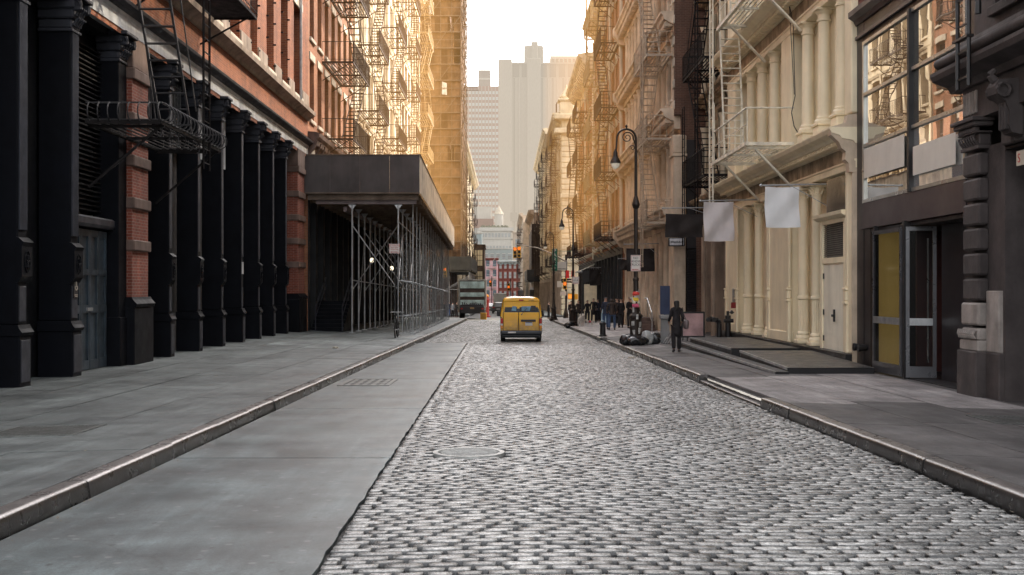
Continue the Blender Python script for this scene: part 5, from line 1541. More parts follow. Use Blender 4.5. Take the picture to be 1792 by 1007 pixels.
# ------------------------------------------------------------------ pavement shed (left)
ply_shade = M('plywood_shaded', (.062, .050, .047), .55, .3, .8, .15, streak=.35)  # front face of the shed, with its shade put into the colour
ply_lit = M('plywood_weathered_lit', (.78, .66, .52), .7, .35, 1.2, .3, 14, streak=.6)  # side of the same parapet, coloured pale as if lit
timber = M('timber_beam', (.16, .12, .09), .8, .3, 2, .3)
def shed():
    y0, y1 = 50.6, 100.5
    root = thing('pavement_shed', 'pavement shed, its plywood parapet coloured with shade and light, carried on galvanised scaffold legs', 'scaffold', (-6.2, 75, -.4))
    xo = lambda y: -3.80-(y-y0)*.014
    dz = lambda y: -.0115*(y-y0)
    def seg(mb, xa, xb, za, zb, n=10):
        for k in range(n):
            a, b = y0+(y1-y0)*k/n, y0+(y1-y0)*(k+1)/n-.02
            V = [(xo(a)+xa, a, za+dz(a)), (xo(a)+xb, a, za+dz(a)), (xo(b)+xb, b, za+dz(b)), (xo(b)+xa, b, za+dz(b))]
            V += [(x, y, z+zb-za) for x, y, z in V]
            mb.add(V, [(0, 3, 2, 1), (4, 5, 6, 7), (0, 1, 5, 4), (1, 2, 6, 5), (2, 3, 7, 6), (3, 0, 4, 7)])
    P = MB()
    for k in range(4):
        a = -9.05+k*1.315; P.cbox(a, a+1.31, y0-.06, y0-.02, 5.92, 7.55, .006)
    P.build('front_parapet', ply_shade, root)
    P = MB(); P.box(-9.06, -3.78, y0-.09, y0+.02, 7.552, 7.60); P.box(-9.06, -3.78, y0-.10, y0-.02, 5.86, 5.915); P.build('rail_cap', timber, root)
    P = MB(); seg(P, -.02, .03, 5.92, 7.55, 20); P.build('side_parapet', ply_lit, root)
    P = MB(); seg(P, -.06, .06, 7.56, 7.62, 10); P.build('rail_cap', timber, root)
    P = MB(); seg(P, -5.0, -.03, 5.86, 5.91, 10); P.build('deck', timber, root)
    P = MB()
    y = y0+.1; 
    while y < y1: 
        P.box(-8.75, xo(y)-.05, y, y+.12, 5.60+dz(y), 5.855+dz(y)); y += 1.22
    P.build('joist', timber, root)
    P = MB(); P.box(-8.4, -3.95, y0+.22, y0+.34, 5.42, 5.60); P.box(-7.2, -7.05, y0+.35, y1, 5.1, 5.3)
    P.build('beam', M('painted_beam', (.16, .125, .12), .6, .2, 1, .1), root)
    n = 20
    for j, off in enumerate((-.95, -3.0)):
        for k in range(n):
            y = y0+.28+k*2.55
            if y > y1: break
            x = xo(y)+off
            zb = walk_z(x, y)
            L = MB(); L.tube((x, y, zb+.03), (x, y, 5.40+dz(y)), .038, 8); L.cbox(x-.12, x+.12, y-.12, y+.12, zb, zb+.04, .005)
            L.tube((x, y, zb+2.0), (x, y, zb+2.1), .055, 8); L.tube((x, y, 4.6+dz(y)), (x, y, 4.7+dz(y)), .055, 8)
            L.add([(x-.18, y-.015, 5.4+dz(y)), (x+.18, y-.015, 5.4+dz(y)), (x+.03, y-.015, 5.2+dz(y)), (x-.03, y-.015, 5.2+dz(y))], [(0, 1, 2, 3)])
            L.build('leg', steel, root)
    # a third, kerbside line of shorter poles
    for k in range(18):
        y = y0+2.1+k*2.7; x = xo(y)-.42; zb = walk_z(x, y)
        L = MB(); L.tube((x, y, zb+.03), (x, y, 5.85+dz(y)), .036, 8); L.cbox(x-.14, x+.14, y-.14, y+.14, zb, zb+.09, .01); L.build('leg', steel, root)
    def p(off, k, z): y = y0+.28+k*2.55; return (xo(y)+off, y, z+dz(y))
    for k in range(0, 19):
        B = MB()
        if k % 2 == 0:
            B.tube(p(-3.0, k, 4.5), p(-.95, k, 1.6), .024, 5); B.tube(p(-.95, k, 4.5), p(-3.0, k, 1.6), .024, 5)
        if k < 18:
            B.tube(p(-.95, k, 4.65), p(-.95, k+1, 4.65), .024, 5); B.tube(p(-.95, k, 2.05), p(-.95, k+1, 2.05), .026, 5); B.tube(p(-3.0, k, 2.05), p(-3.0, k+1, 2.05), .026, 5)
            if k % 3 == 0: B.tube(p(-.95, k, 4.5), p(-.95, k+1, 1.7), .022, 5); B.tube(p(-.95, k, 1.7), p(-.95, k+1, 4.5), .022, 5)
            B.tube(p(-.95, k, .45), p(-.42, k, .45), .022, 5)
            B.tube(p(-.95, k, 2.05), p(-.3, k, 1.95), .024, 5)
            if k % 4 == 1: B.tube(p(-3.0, k, .2), p(-3.0, k+1, 4.4), .018, 5)
        if B.v: B.build('brace', steel, root)
    for (x, y, z) in ((-6.35, 54.5, 3.02), (-5.75, 58, 2.7)):
        l = thing('work_lamp', {54.5: 'lit bare work lamp under the shed, nearest the front braces', 58: 'lit bare work lamp under the shed, lower one between the legs', 64: 'lit bare work lamp under the shed, deepest in the passage'}[y], 'lamp', (x, y, z))
        b = MB(); b.lathe(x, y, [(.02, z-.12), (.07, z-.09), (.10, z), (.07, z+.08), (.02, z+.11)], 10); b.build('bulb', M('lamp_glow', (1, .86, .62), .5, 0, 1, 0, streak=0, emit=1.6), l)
        b = MB(); b.tube((x, y, z+.11), (x, y, 5.5+dz(y)), .012, 4); b.build('cord', blackm, l)
    return root
shed()
# stair and shuttered back under the shed
st = thing('entrance_stair', 'dark iron entrance stair with slanting handrails under the shed', 'staircase', (-8.2, 53, -.4))
S = MB()
for k in range(8): S.box(-8.75, -7.3, 51.6+k*.32, 51.94+k*.32, -.3, -.1+k*.17)
S.build('step', navy, st)
S = MB()
for x in (-7.3, -8.5): S.tube((x, 51.3, .85), (x, 54.2, 2.2), .03, 5); S.tube((x, 51.3, .4), (x, 54.2, 1.75), .02, 5); S.tube((x, 51.3, -.4), (x, 51.3, .87), .03, 5); S.tube((x, 54.2, 0), (x, 54.2, 2.2), .03, 5)
S.build('handrail', navyf, st)
# yellow tag rings on poles
def parking_sign(loc, label, rows, w=.32, h=.46, back=False, arrow=True):
    x, y, z = loc
    r = thing('parking_sign', label, 'sign', loc)
    b = MB(); b.cbox(x-w/2, x+w/2, y-.006, y+.006, z, z+h, .004); b.build('plate', M('sign_white', (.72, .70, .66), .4, .05, 2, 0, streak=.1), r)
    b = MB(); t = .012
    b.box(x-w/2+.012, x+w/2-.012, y-.011, y-.0065, z+h-.03, z+h-.018); b.box(x-w/2+.012, x+w/2-.012, y-.011, y-.0065, z+.018, z+.03)
    b.box(x-w/2+.012, x-w/2+.02, y-.011, y-.0065, z+.03, z+h-.03); b.box(x+w/2-.02, x+w/2-.012, y-.011, y-.0065, z+.03, z+h-.03); b.build('border', inkred, r)
    n = len(rows)
    for i, (tx, m_) in enumerate(rows):
        text(tx, h*.82/max(n+1, 3)*.95, (x, y-.009, z+h-.07-(h-.1)*(i+.3)/(n+(1 if arrow else .4))), FACE_CAM, m_, r)
    if arrow:
        b = MB(); b.box(x-w*.28, x+w*.28, y-.011, y-.0065, z+.055, z+.075); b.add([(x-w*.40, y-.010, z+.065), (x-w*.26, y-.010, z+.09), (x-w*.26, y-.010, z+.04)], [(0, 1, 2)]); b.build('arrow', inkred, r)
    return r
parking_sign((-4.83, 49.9, 3.20), 'red and white no parking sign tied to the front leg of the shed', [('NO PARKING', inkred), ('8AM-6PM', inkred), ('MON-FRI', inkred)], w=.46, h=.42)
nsx = MB(); nsx.tube((-4.79, 49.98, -.3), (-4.79, 49.98, 3.65), .03, 6); nsx = nsx.build('sign_post', blackm); tag(nsx, 'thin dark sign post before the shed leg, holding the no parking sign', 'post')

# ------------------------------------------------------------------ street furniture
lampg = M('lamp_iron', (.022, .014, .010), .45, .4, 3, .2)
globe = M('lamp_bowl', (.75, .68, .56), .25, .1, 3, 0, streak=0, emit=.25)
def bishop_lamp(px_, py_, h, label):
    x, y, z = at(px_, py_)
    r = thing('street_lamp', label, 'street lamp', (x, y, z), 'bishop crook lamps along the right kerb')
    b = MB(); b.lathe(x, y, [(.34, z-.1), (.34, z+.12), (.27, z+.16), (.27, z+.22), (.30, z+.26), (.22, z+.34), (.19, z+.9), (.24, z+.96), (.24, z+1.02), (.16, z+1.1), (.13, z+1.25), (.15, z+1.3)], 8); b.build('base', lampg, r)
    b = MB(); b.lathe(x, y, [(.10, z+1.3), (.085, z+2.2), (.11, z+2.24), (.11, z+2.3), (.075, z+2.34), (.065, z+h*.62), (.10, z+h*.625), (.14, z+h*.64), (.10, z+h*.66), (.055, z+h*.68), (.05, z+h-.9)], 10); b.build('shaft', lampg, r)
    a = MB(); R = .33; zc = z+h-.45
    cx = x-R
    pts = [(x, y, z+h-1.2)]
    for k in range(15): t = PI*k/14; pts.append((cx+R*math.cos(t), y, zc+R*1.0*math.sin(t)))
    pts += [(cx-R-.02, y, zc-.3), (cx-R-.05, y, zc-.50)]
    a.path(pts, .042, 7, .03)
    pts = []
    for k in range(26):     # scroll inside the crook
        t = -.2+k/25*3.6*PI; rr_ = .21*(1-k/29)
        pts.append((cx+.03+rr_*math.cos(t), y, zc+.04+rr_*math.sin(t)))
    a.path([(x-.02, y, zc-.2)]+pts, .024, 5, .014)
    pts = []
    for k in range(16):
        t = PI*.9-k/15*2.4*PI; rr_ = .10*(1-k/19)
        pts.append((x-.12+rr_*math.cos(t), y, zc-.32+rr_*math.sin(t)))
    a.path(pts, .020, 5, .012); a.tube((cx, y, zc+R), (cx, y, zc+R+.16), .03, 5, .01); a.lathe(cx, y, [(.01, zc+R+.05), (.05, zc+R+.10), (.01, zc+R+.16)], 6)
    a.build('crook', lampg, r)
    hx = cx-R-.05; hz = zc-.48
    b = MB(); b.lathe(hx, y, [(.03, hz+.12), (.05, hz+.05), (.075, hz+.0), (.085, hz-.14), (.11, hz-.18), (.18, hz-.32), (.19, hz-.37), (.16, hz-.38)], 12); s_ = b.build('lamp_hood', lampg, r, smooth=40)
    b = MB(); b.lathe(hx, y, [(.15, hz-.38), (.15, hz-.44), (.12, hz-.51), (.07, hz-.55), (.01, hz-.57)], 14); b.build('bowl', globe, s_, origin=org(r), smooth=60)
    return (x, y, z, r)
lx, ly, lz, _ = bishop_lamp(1113, 604, 7.6, 'nearest ornate black crook street lamp, stickers on its base among rubbish bags')
bishop_lamp(1003, 571, 7.5, 'middle ornate black crook street lamp, beside the white dog')
bishop_lamp(969, 560, 7.5, 'far ornate black crook street lamp by the green vertical sign')
# stickers, tape and signs on the near lamp
stk = thing('lamp_sticker', 'torn pale stickers wrapped round the base of the nearest crook lamp', 'sticker', (lx, ly, lz))
b = MB(); rr = random.Random(3)
for k in range(16):
    t = rr.uniform(-PI*.95, -.05); zc = lz+rr.uniform(.4, 1.9); rad = (.205 if zc < lz+.95 else (.25 if zc < lz+1.05 else .155)) if zc < lz+1.3 else .115
    w = rr.uniform(.04, .1)/rad*.6; h_ = rr.uniform(.05, .12)
    p = [(lx+rad*1.03*math.cos(t+a), ly+rad*1.03*math.sin(t+a), zc+c) for a, c in ((-w, -h_), (w, -h_+.01), (w, h_), (-w, h_-.01))]
    b.quad(*p)
b.build('paper', M('sticker_paper', (.5, .5, .48), .6, .5, 9, 0, streak=.4), stk)
fl = thing('flower_bundle', 'red, pink and yellow ribbons and paper tied to the nearest lamp above its base', 'decoration', (lx, ly-.1, lz+1.5))
for nm, c, z0, r0 in (('ribbon', (.75, .07, .05), 1.78, .17), ('ribbon', (.80, .58, .05), 1.58, .16), ('ribbon', (.70, .12, .22), 1.36, .17), ('ribbon', (.7, .66, .55), 1.48, .17)):
    b = MB()
    for k in range(9):
        t = rr.uniform(-PI, 0); b.lathe(lx+.09*math.cos(t), ly+.10*math.sin(t), [(.01, lz+z0-.08), (rr.uniform(.02, .06), lz+z0-.02), (rr.uniform(.02, .05), lz+z0+.04), (.01, lz+z0+.07)], 6)
    b.build(nm, M('ribbon_%d' % int(z0*100), c, .6, .2, 4, 0, streak=0), fl)
parking_sign((lx+.02-.04, ly-.12, lz+2.55), 'white parking sign on the nearest crook lamp', [('NO', ink), ('STANDING', ink), ('TRUCKS', ink)], w=.34, h=.56)
x2, y2, z2 = at(1003, 571)
parking_sign((x2+.15, y2-.14, z2+2.62), 'small white parking sign on the middle crook lamp', [('1', ink), ('HOUR', ink)], w=.42, h=.46)

# rubbish bags at the lamp
bagm = M('black_plastic_bag', (.012, .012, .014), .28, .3, 5, .9, 14, spec=.7, streak=0)
bagw = M('grey_plastic_bag', (.42, .44, .44), .35, .3, 5, .9, 14, streak=0)
def blob(mb, x, y, z, rx, ry, rz, seed, n=26, m=13, tie=True):
    q = random.Random(seed); ph = [q.uniform(0, 6) for _ in range(6)]
    V = []
    for i in range(m):
        f = i/(m-1); a = PI*f
        for k in range(n):
            t = 2*PI*k/n
            w = 1+.16*math.sin(3*t+ph[0]+f*4)+.13*math.sin(5*t+ph[1]-f*6)+.09*math.sin(9*t+ph[2]+f*9)
            r_ = max(.03, math.sin(a)**.75)*w
            if tie and f < .16: r_ *= .55
            V.append((x+rx*r_*math.cos(t), y+ry*r_*math.sin(t), z+rz*(1+math.cos(a)*1.0*(1+.08*math.sin(2*t+ph[3])))))
    F = [(i*n+k, i*n+(k+1) % n, (i+1)*n+(k+1) % n, (i+1)*n+k) for i in range(m-1) for k in range(n)]
    F.append(tuple(range(n))); F.append(tuple((m-1)*n+k for k in range(n-1, -1, -1)))
    mb.add(V, F)
for i, (dx, dy, rx, rz, m_, lb) in enumerate(((-.30, -.12, .27, .20, bagm, 'black rubbish bag on the road side of the nearest lamp base'), (.0, -.38, .32, .17, bagm, 'wide low black rubbish bag in front of the nearest lamp base'), (.34, -.22, .19, .25, bagw, 'crumpled grey plastic bag leaning on the nearest lamp base'), (.58, -.05, .26, .21, bagm, 'black rubbish bag on the building side of the nearest lamp base'), (-.2, .35, .26, .2, bagm, 'black rubbish bag behind the nearest lamp base'))):
    b = MB(); X_, Y_ = lx+dx, ly+dy; blob(b, X_, Y_, surf(X_, Y_)-.02, rx, rx*.9, rz, i)
    o = b.build('rubbish_bag', m_, None, origin=(X_, Y_, surf(X_, Y_)), smooth=70); tag(o, lb, 'rubbish bag', 'rubbish bags at the lamp base')
# bags and coats at the middle lamp base
for i, (dx, dy, m_, lb) in enumerate(((-.25, -.3, bagm, 'black rubbish bag at the foot of the middle lamp'),)):
    b = MB(); X_, Y_ = x2+dx, y2+dy; blob(b, X_, Y_, surf(X_, Y_)-.02, .3, .3, .22, 20+i); o = b.build('rubbish_bag', m_, None, origin=(X_, Y_, surf(X_, Y_)), smooth=70); tag(o, lb, 'rubbish bag', 'rubbish bags at the lamp base')
# litter on the cobbles
for i, (pxx, pyy, lb) in enumerate(((1106, 628, 'crumpled white paper scrap on the cobbles by the kerb'), (588, 610, 'small pale scrap lying on the left pavement'))):
    X_, Y_, Z_ = at(pxx, pyy); b = MB(); blob(b, X_, Y_, Z_, .10, .06, .03, 40+i, 8, 5, False); o = b.build('paper_scrap', lintel_w, None, origin=(X_, Y_, Z_)); tag(o, lb, 'litter')

# black bollard hydrant
x, y, z = at(1055, 589)
r = thing('bollard', 'squat black bollard by the lowered kerb', 'bollard', (x, y, z))
b = MB(); b.lathe(x, y, [(.17, z-.05), (.17, z+.05), (.13, z+.08), (.12, z+.50), (.15, z+.52), (.15, z+.58), (.10, z+.62)], 14); b.build('post', blackm, r, smooth=35)
b = MB(); b.lathe(x, y, [(.10, z+.62), (.08, z+.68), (.02, z+.71)], 14); b.build('cap', M('bollard_cap', (.10, .16, .2), .4, .2, 3, 0), r, smooth=35)

# traffic signal corner
sigy = M('signal_yellow', (.60, .34, .02), .45, .15, 3, 0, streak=.1)
sgreen = M('sign_green', (.01, .16, .10), .4, .1, 3, 0, streak=0)
swhite = M('sign_white', (.72, .70, .66), .4, .05, 2, 0, streak=.1)
amber = M('signal_amber', (1.0, .16, .02), .5, 0, 2, 0, streak=0, emit=1.6)
def signal_head(x, y, z, parent_root, n=3, lit=0, name='signal_head'):
    b = MB(); b.cbox(x-.18, x+.18, y-.1, y+.12, z, z+n*.36, .03); h = b.build(name, sigy, parent_root)
    v = MB()
    for k in range(n):
        zc = z+.18+k*.36
        V = []; m_ = 10
        for j in range(m_+1):
            t = PI*j/m_
            for yy, rr_ in ((y-.10, .145), (y-.34, .15)): V.append((x+rr_*math.cos(t), yy, zc+rr_*math.sin(t)))
        v.add(V, [(2*j, 2*j+1, 2*j+3, 2*j+2) for j in range(m_)])
    v.build('visor', blackm, h, origin=org(parent_root))
    for k in range(n):
        zc = z+.18+k*.36; l = MB(); l.tube((x, y-.115, zc), (x, y-.101, zc), .13, 14)
        l.build('lens', amber if k == lit else blackm, h, origin=org(parent_root))
    return h
x, y, z = at(982, 556); y = min(y, 112); z = surf(x, y)
tl = thing('traffic_light', 'traffic light pole with a long arm over the road on the far right corner', 'traffic light', (x, y, z))
b = MB(); b.lathe(x, y, [(.30, z-.1), (.28, z+.5), (.18, z+.9), (.12, z+1.1), (.11, z+6.2), (.13, z+6.3)], 8); b.build('pole', lampg, tl)
a0 = (x, y, z+5.6); tip = (x-4.95, y, z+7.3)
b = MB(); pts = [a0, (x-1.3, y, z+6.35), (x-2.8, y, z+6.95), tip]; b.path(pts, .075, 7, .045); b.build('mast_arm', M('arm_grey', (.22, .19, .16), .5, .2, 3, 0), tl)
signal_head(x-5.02, y, z+6.0-.05, tl, 3, 2); signal_head(x-4.62, y-.1, z+6.0, tl, 3, 2)
signal_head(x-.15, y-.2, z+2.9, tl, 3, 1)
b = MB(); b.cbox(x+.15, x+.62, y-.2, y, z+1.9, z+2.5, .03); b.cbox(x+.66, x+1.15, y-.2, y, z+1.9, z+2.45, .03); b.build('walk_signal', sigy, tl)
b = MB(); b.box(x+.2, x+.56, y-.215, y-.202, z+2.0, z+2.4); b.build('walk_lens', M('walk_glow', (1, .35, .05), .5, 0, 1, 0, streak=0, emit=.8), tl)
b = MB(); b.box(x-.05, x+.28, y-.16, y-.12, z+4.0, z+4.75); b.box(x+.5, x+.8, y-.16, y-.12, z+4.1, z+4.75); b.build('red_sign', M('sign_red_panel', (.55, .03, .03), .4, .1, 2, 0, streak=0), tl)
b = MB(); b.cbox(x-.5, x+1.1, y-.15, y-.12, z+3.55, z+3.95, .01); ow = b.build('direction_sign', blackm, tl)
b = MB(); b.box(x-.35, x+.55, y-.165, y-.152, z+3.7, z+3.8); b.add([(x+.5, y-.16, z+3.6), (x+.5, y-.16, z+3.9), (x+.95, y-.16, z+3.75)], [(0, 1, 2)]); b.build('arrow', swhite, ow, origin=org(tl)); text('ONE WAY', .09, (x+.1, y-.17, z+3.75), FACE_CAM, ink, ow)
b = MB(); b.cbox(x-.9, x-.45, y-.15, y-.12, z+3.1, z+3.7, .01); b.cbox(x-.6, x+.0, y-.17, y-.152, z+2.3, z+2.7, .01); b.build('notice', swhite, tl)
# vertical PARK sign and white shop sign
vy = 98; vx = (971-884)*vy/2000
ps = thing('vertical_sign', 'narrow green vertical sign with stacked white letters beside the far lamp', 'sign', (vx, vy, 4))
b = MB(); b.cbox(vx-.22, vx+.22, vy-.1, vy+.1, 3.2, 5.1, .03); b.tube((vx, vy, 4.9), (7.1, vy, 4.9), .03, 4); b.build('plate', sgreen, ps)
for i, c in enumerate('PARK+'): text(c, .42, (vx, vy-.11, 4.90-i*.37), FACE_CAM, swhite, ps)
wy = 100; wx = (983-884)*wy/2000
ws = thing('hanging_sign', 'white rectangular hanging sign with a line of dark lettering by the traffic light', 'sign', (wx, wy, 4))
b = MB(); b.cbox(wx-.42, wx+.42, wy-.05, wy+.05, 3.28, 4.02, .02); b.tube((wx, wy, 4.1), (7.1, wy, 4.1), .03, 4); b.tube((wx, wy, 4.0), (wx, wy, 4.12), .02, 4); b.build('plate', swhite, ws)
b = MB(); q_ = random.Random(6)
for k in range(9): b.box(wx-.35+k*.078, wx-.35+k*.078+.055, wy-.058, wy-.0505, 3.36+q_.uniform(0, .02), 3.46-q_.uniform(0, .03))
b.build('lettering', ink, ws)
# signals across the street
def small_signal(pxx, pyy, y, label, lit=0):
    x = (pxx-884)*y/2000; z = CAM_Z+(506-pyy)*y/2000
    r = thing('traffic_signal', label, 'traffic signal', (x, y, road_z(y)))
    b = MB(); b.tube((x+.25, y+.1, road_z(y)), (x+.25, y+.1, z+1.3), .07, 5); b.build('pole', lampg, r)
    signal_head(x, y, z-.5, r, 3, lit)
small_signal(779, 478, 128, 'amber lit signal in front of the second shed, far side of the crossing', 2)
small_signal(890, 503, 165, 'amber lit signal in front of the red brick house', 1)
small_signal(858, 497, 200, 'small signal before the pink house', 2)

# banners and flags
def banner(name, label, x0, x1, y, z0, z1, m_, wallx, pole_dx=0, wav=.04, pole=True, polem=None, seed=0, pz=None):
    wav *= 1.6
    r = thing(name, label, 'banner', ((x0+x1)/2, y, z1))
    nx, nz = 22, 26; V = []; q = random.Random(seed); ph = [q.uniform(0, 6) for _ in range(5)]
    for i in range(nx+1):
        for j in range(nz+1):
            u, v = i/nx, j/nz
            yy = y+wav*(math.sin(u*5+ph[0]+v*2.2)*.5*(1-v*.5)+.5*math.sin((u-v)*7+ph[1])*.6+.3*math.sin(u*13+v*5+ph[2])*.4)
            sag = .02*math.sin(PI*u)
            V.append((x0+(x1-x0)*u+.02*math.sin(v*4+ph[3])*(1-v), yy, z0+(z1-z0)*v - sag*(1 if v > .5 else .5)))
    n = nz+1
    Q = [(i*n+j, (i+1)*n+j, (i+1)*n+j+1, i*n+j+1) for i in range(nx) for j in range(nz)]
    me = grid_mesh('cloth', [(a-WLOC[r.name].x, b_-WLOC[r.name].y, c-WLOC[r.name].z) for a, b_, c in V], Q, m_, True)
    o = bpy.data.objects.new('cloth', me); COL.objects.link(o); o.parent = r
    if pole:
        b = MB(); zt = z1+.03 if pz is None else pz
        b.tube((x0-.08, y, zt), (wallx, y+.05, zt+.04), .022, 8); b.lathe(x0-.1, y, [(.01, zt-.04), (.045, zt), (.01, zt+.04)], 8)
        b.tube((wallx, y, zt-.5), ((x0+x1)/2+.2, y, zt), .010, 4)
        b.build('pole', polem or steel, r)
    return r
wcl = M('white_cloth', (.74, .74, .74), .8, .04, 2, .6, 6, streak=.08)
gcl = M('grey_cloth', (.62, .58, .58), .8, .06, 2, .7, 5, streak=.12)
bcl = M('black_cloth', (.018, .013, .012), .8, .2, 2, .2, 60, streak=.1)
banner('white_banner', 'clean white cloth banner hanging before the fluted columns, nearer one', 6.38, 7.22, 28.0, 3.16, 4.16, wcl, 7.9, seed=1)
banner('grey_banner', 'creased greyish white cloth banner beside the black one', 6.26, 7.20, 36.0, 3.16, 4.40, gcl, 7.95, seed=2, wav=.09)
banner('black_banner', 'wide black cloth banner above the roller shutter', 5.90, 7.28, 42.0, 3.55, 4.42, bcl, 8.3, seed=3, pz=4.62)
banner('black_banner', 'black cloth banner crossing behind the nearest street lamp', 5.52, 6.80, 52.0, 2.45, 3.50, bcl, 7.0, seed=4, pz=3.68)
banner('black_banner', 'small black cloth banner midway along the off white building', 6.45, 7.05, 64.0, 2.7, 3.3, bcl, 7.1, seed=5, pz=3.35)
banner('black_banner', 'black cloth banner over the lit cream doorway', 6.2, 7.0, 84.0, 1.9, 3.1, bcl, 7.1, seed=6, pz=3.2)
sg = thing('lightbox_sign', 'slanted pale lightbox sign with dark lettering above the roller shutter', 'sign', (7.1, 47, 3.5))
b = MB(); b.cbox(6.78, 7.45, 47.35, 47.5, 3.42, 3.78, .02); b.build('box', blackm, sg)
b = MB(); b.cbox(6.82, 7.41, 47.32, 47.345, 3.46, 3.74, .01); b.build('face', M('lightbox_face', (.60, .60, .62), .4, .2, 6, 0, streak=.3), sg)
b = MB(); q_ = random.Random(7)
for k in range(10): b.box(6.86+k*.05, 6.86+k*.05+.035, 47.312, 47.3195, 3.55+q_.uniform(0, .02), 3.64-q_.uniform(0, .03))
b.box(7.36, 7.385, 47.312, 47.3195, 3.49, 3.71); b.build('lettering', ink, sg)

# right-hand pavement things
pb = M('pink_poster', (.42, .27, .27), .5, .3, 2.5, 0, streak=.2)
x, y, z = at(1213, 597)
r = thing('poster_board', 'framed pink poster board standing on the pavement beside the woman in black', 'poster board', (x, y, z))
b = MB(); b.box(x-.36, x+.36, y-.02, y+.02, z+.18, z+.98); b.build('poster', pb, r)
b = MB(); b.box(x-.42, x-.36, y-.03, y+.03, z+.12, z+1.04); b.box(x+.36, x+.42, y-.03, y+.03, z+.12, z+1.04); b.box(x-.36, x+.36, y-.03, y+.03, z+.98, z+1.04); b.box(x-.36, x+.36, y-.03, y+.03, z+.12, z+.18); b.build('frame', blackm, r)
b = MB(); b.tube((x-.2, y+.03, z), (x-.2, y, z+.5), .02, 5); b.tube((x+.2, y+.03, z), (x+.2, y, z+.5), .02, 5); b.tube((x-.3, y+.4, z), (x-.3, y+.03, z+.9), .02, 5); b.tube((x+.3, y+.4, z), (x+.3, y+.03, z+.9), .02, 5); b.build('leg', blackm, r)
x, y, z = at(1164, 601); z = surf(x, y)
r = thing('notice_board', 'upright dark blue notice board by the corner pier', 'sign', (x, y, z))
b = MB(); b.cbox(x-.17, x+.17, y-.02, y+.02, z+1.0, z+2.0, .01); b.build('panel', M('blue_panel', (.018, .032, .085), .5, .2, 3, 0), r)
b = MB(); b.cbox(x-.18, x+.18, y-.14, y+.14, z+.85, z+.99, .02); b.cbox(x-.15, x+.15, y-.03, y+.03, z, z+.85, .01); b.build('stand', M('stand_grey', (.25, .25, .25)), r)
for i, dx in enumerate((0, .09, .18)):
    fc = thing('folding_chair', ('folded metal chair leaning on the pier, against the notice board', 'folded metal chair in the middle of the three by the notice board', 'folded metal chair nearest the woman in black')[i], 'chair', (x+dx, y-.25, z), 'folded chairs by the notice board')
    b = MB(); X_ = x+dx-.12; b.tube((X_, y-.3, z), (X_+.28, y-.15, z+.42), .014, 5); b.tube((X_+.04, y-.55, z), (X_+.32, y-.4, z+.42), .014, 5); b.tube((X_+.28, y-.15, z+.42), (X_+.32, y-.4, z+.42), .014, 5); b.build('frame', steel, fc)
    b = MB(); b.add([(X_+.12, y-.25, z+.18), (X_+.16, y-.48, z+.18), (X_+.26, y-.42, z+.36), (X_+.22, y-.2, z+.36)], [(0, 1, 2, 3)]); b.build('seat', steel, fc)
def standpipe(x, y, z, label, s=1, valves=True):
    r = thing('standpipe', label, 'standpipe', (x, y, z))
    b = MB(); b.path([(x, y, z-.05), (x, y, z+.62*s), (x-.05, y-.02, z+.74*s), (x-.35, y-.05, z+.78*s)], .085*s, 10); b.build('pipe', blackm, r, smooth=50)
    b = MB()
    for d in (-.42, -.22): b.tube((x+d, y-.12, z+.78*s), (x+d, y-.24, z+.76*s), .065*s, 8); b.tube((x+d, y-.22, z+.76*s), (x+d, y-.26, z+.76*s), .08*s, 8)
    b.build('hose_cap', blackm, r)
    if valves:
        b = MB(); b.path([(x+.30, y, z-.05), (x+.30, y, z+.9)], .10, 10); b.lathe(x+.30, y, [(.14, z+.0), (.14, z+.06), (.1, z+.08)], 10); b.tube((x+.14, y-.1, z+.72), (x+.46, y-.1, z+.72), .07, 8); b.tube((x+.3, y, z+.85), (x+.3, y, z+1.05), .05, 6); b.lathe(x+.42, y-.05, [(.02, z+.95), (.09, z+1.0), (.02, z+1.08)], 8); b.build('valve', blackm, r, smooth=50)
        b = MB(); b.cbox(x+.40, x+.56, y-.12, y+.0, z+1.15, z+1.35, .02); b.build('alarm_box', M('alarm_red', (.30, .02, .02), .5), r)
standpipe(7.35, 39.2, walk_z(7.35, 39.2), 'black standpipe with valves and a red box beside the loading platform')
standpipe(7.0, 47.0, walk_z(7.0, 47.0), 'black bent standpipe by the roller shutter', 1.1, False)
hr = thing('stair_handrail', 'pale twin handrails of a short stoop at the off white building', 'handrail', (6.6, 55, -.3))
for x_ in (6.05, 6.75):
    b = MB(); zz = walk_z(6.4, 54); b.path([(x_, 52.5, zz), (x_, 52.5, zz+.9), (x_, 54.2, zz+1.55), (x_, 55.2, zz+1.55)], .028, 6); b.tube((x_, 54.2, zz), (x_, 54.2, zz+1.55), .022, 5); b.tube((x_, 52.5, zz+.45), (x_, 54.2, zz+1.1), .016, 5); b.build('rail', steel, hr)
b = MB()
for k in range(4): b.box(6.05, 7.0, 53.0+k*.3, 53.3+k*.3+(.9 if k == 3 else 0), walk_z(6.4, 54)-.1, walk_z(6.4, 54)+.16*(k+1))
b.build('step', stone, hr)
ld = thing('lit_doorway', 'tall lit cream curtained doorway in the black shopfront', 'doorway', (7, 86, -.8))
b = MB(); b.box(5.95, 6.9, 86.0, 86.05, -.9, 2.0); b.build('curtain', M('cream_curtain', (.62, .52, .36), .7, .15, 3, 0, streak=.2, emit=.12), ld)
b = MB(); b.box(5.80, 5.94, 85.95, 86.15, -.9, 2.15); b.box(6.91, 7.08, 85.95, 86.15, -.9, 2.15); b.box(5.80, 7.08, 85.95, 86.15, 2.16, 3.0); b.build('frame', blackm, ld)
cp = thing('glass_canopy', 'small greenish glass canopy on white rods over the far shopfront', 'canopy', (6.6, 90, 2.6))
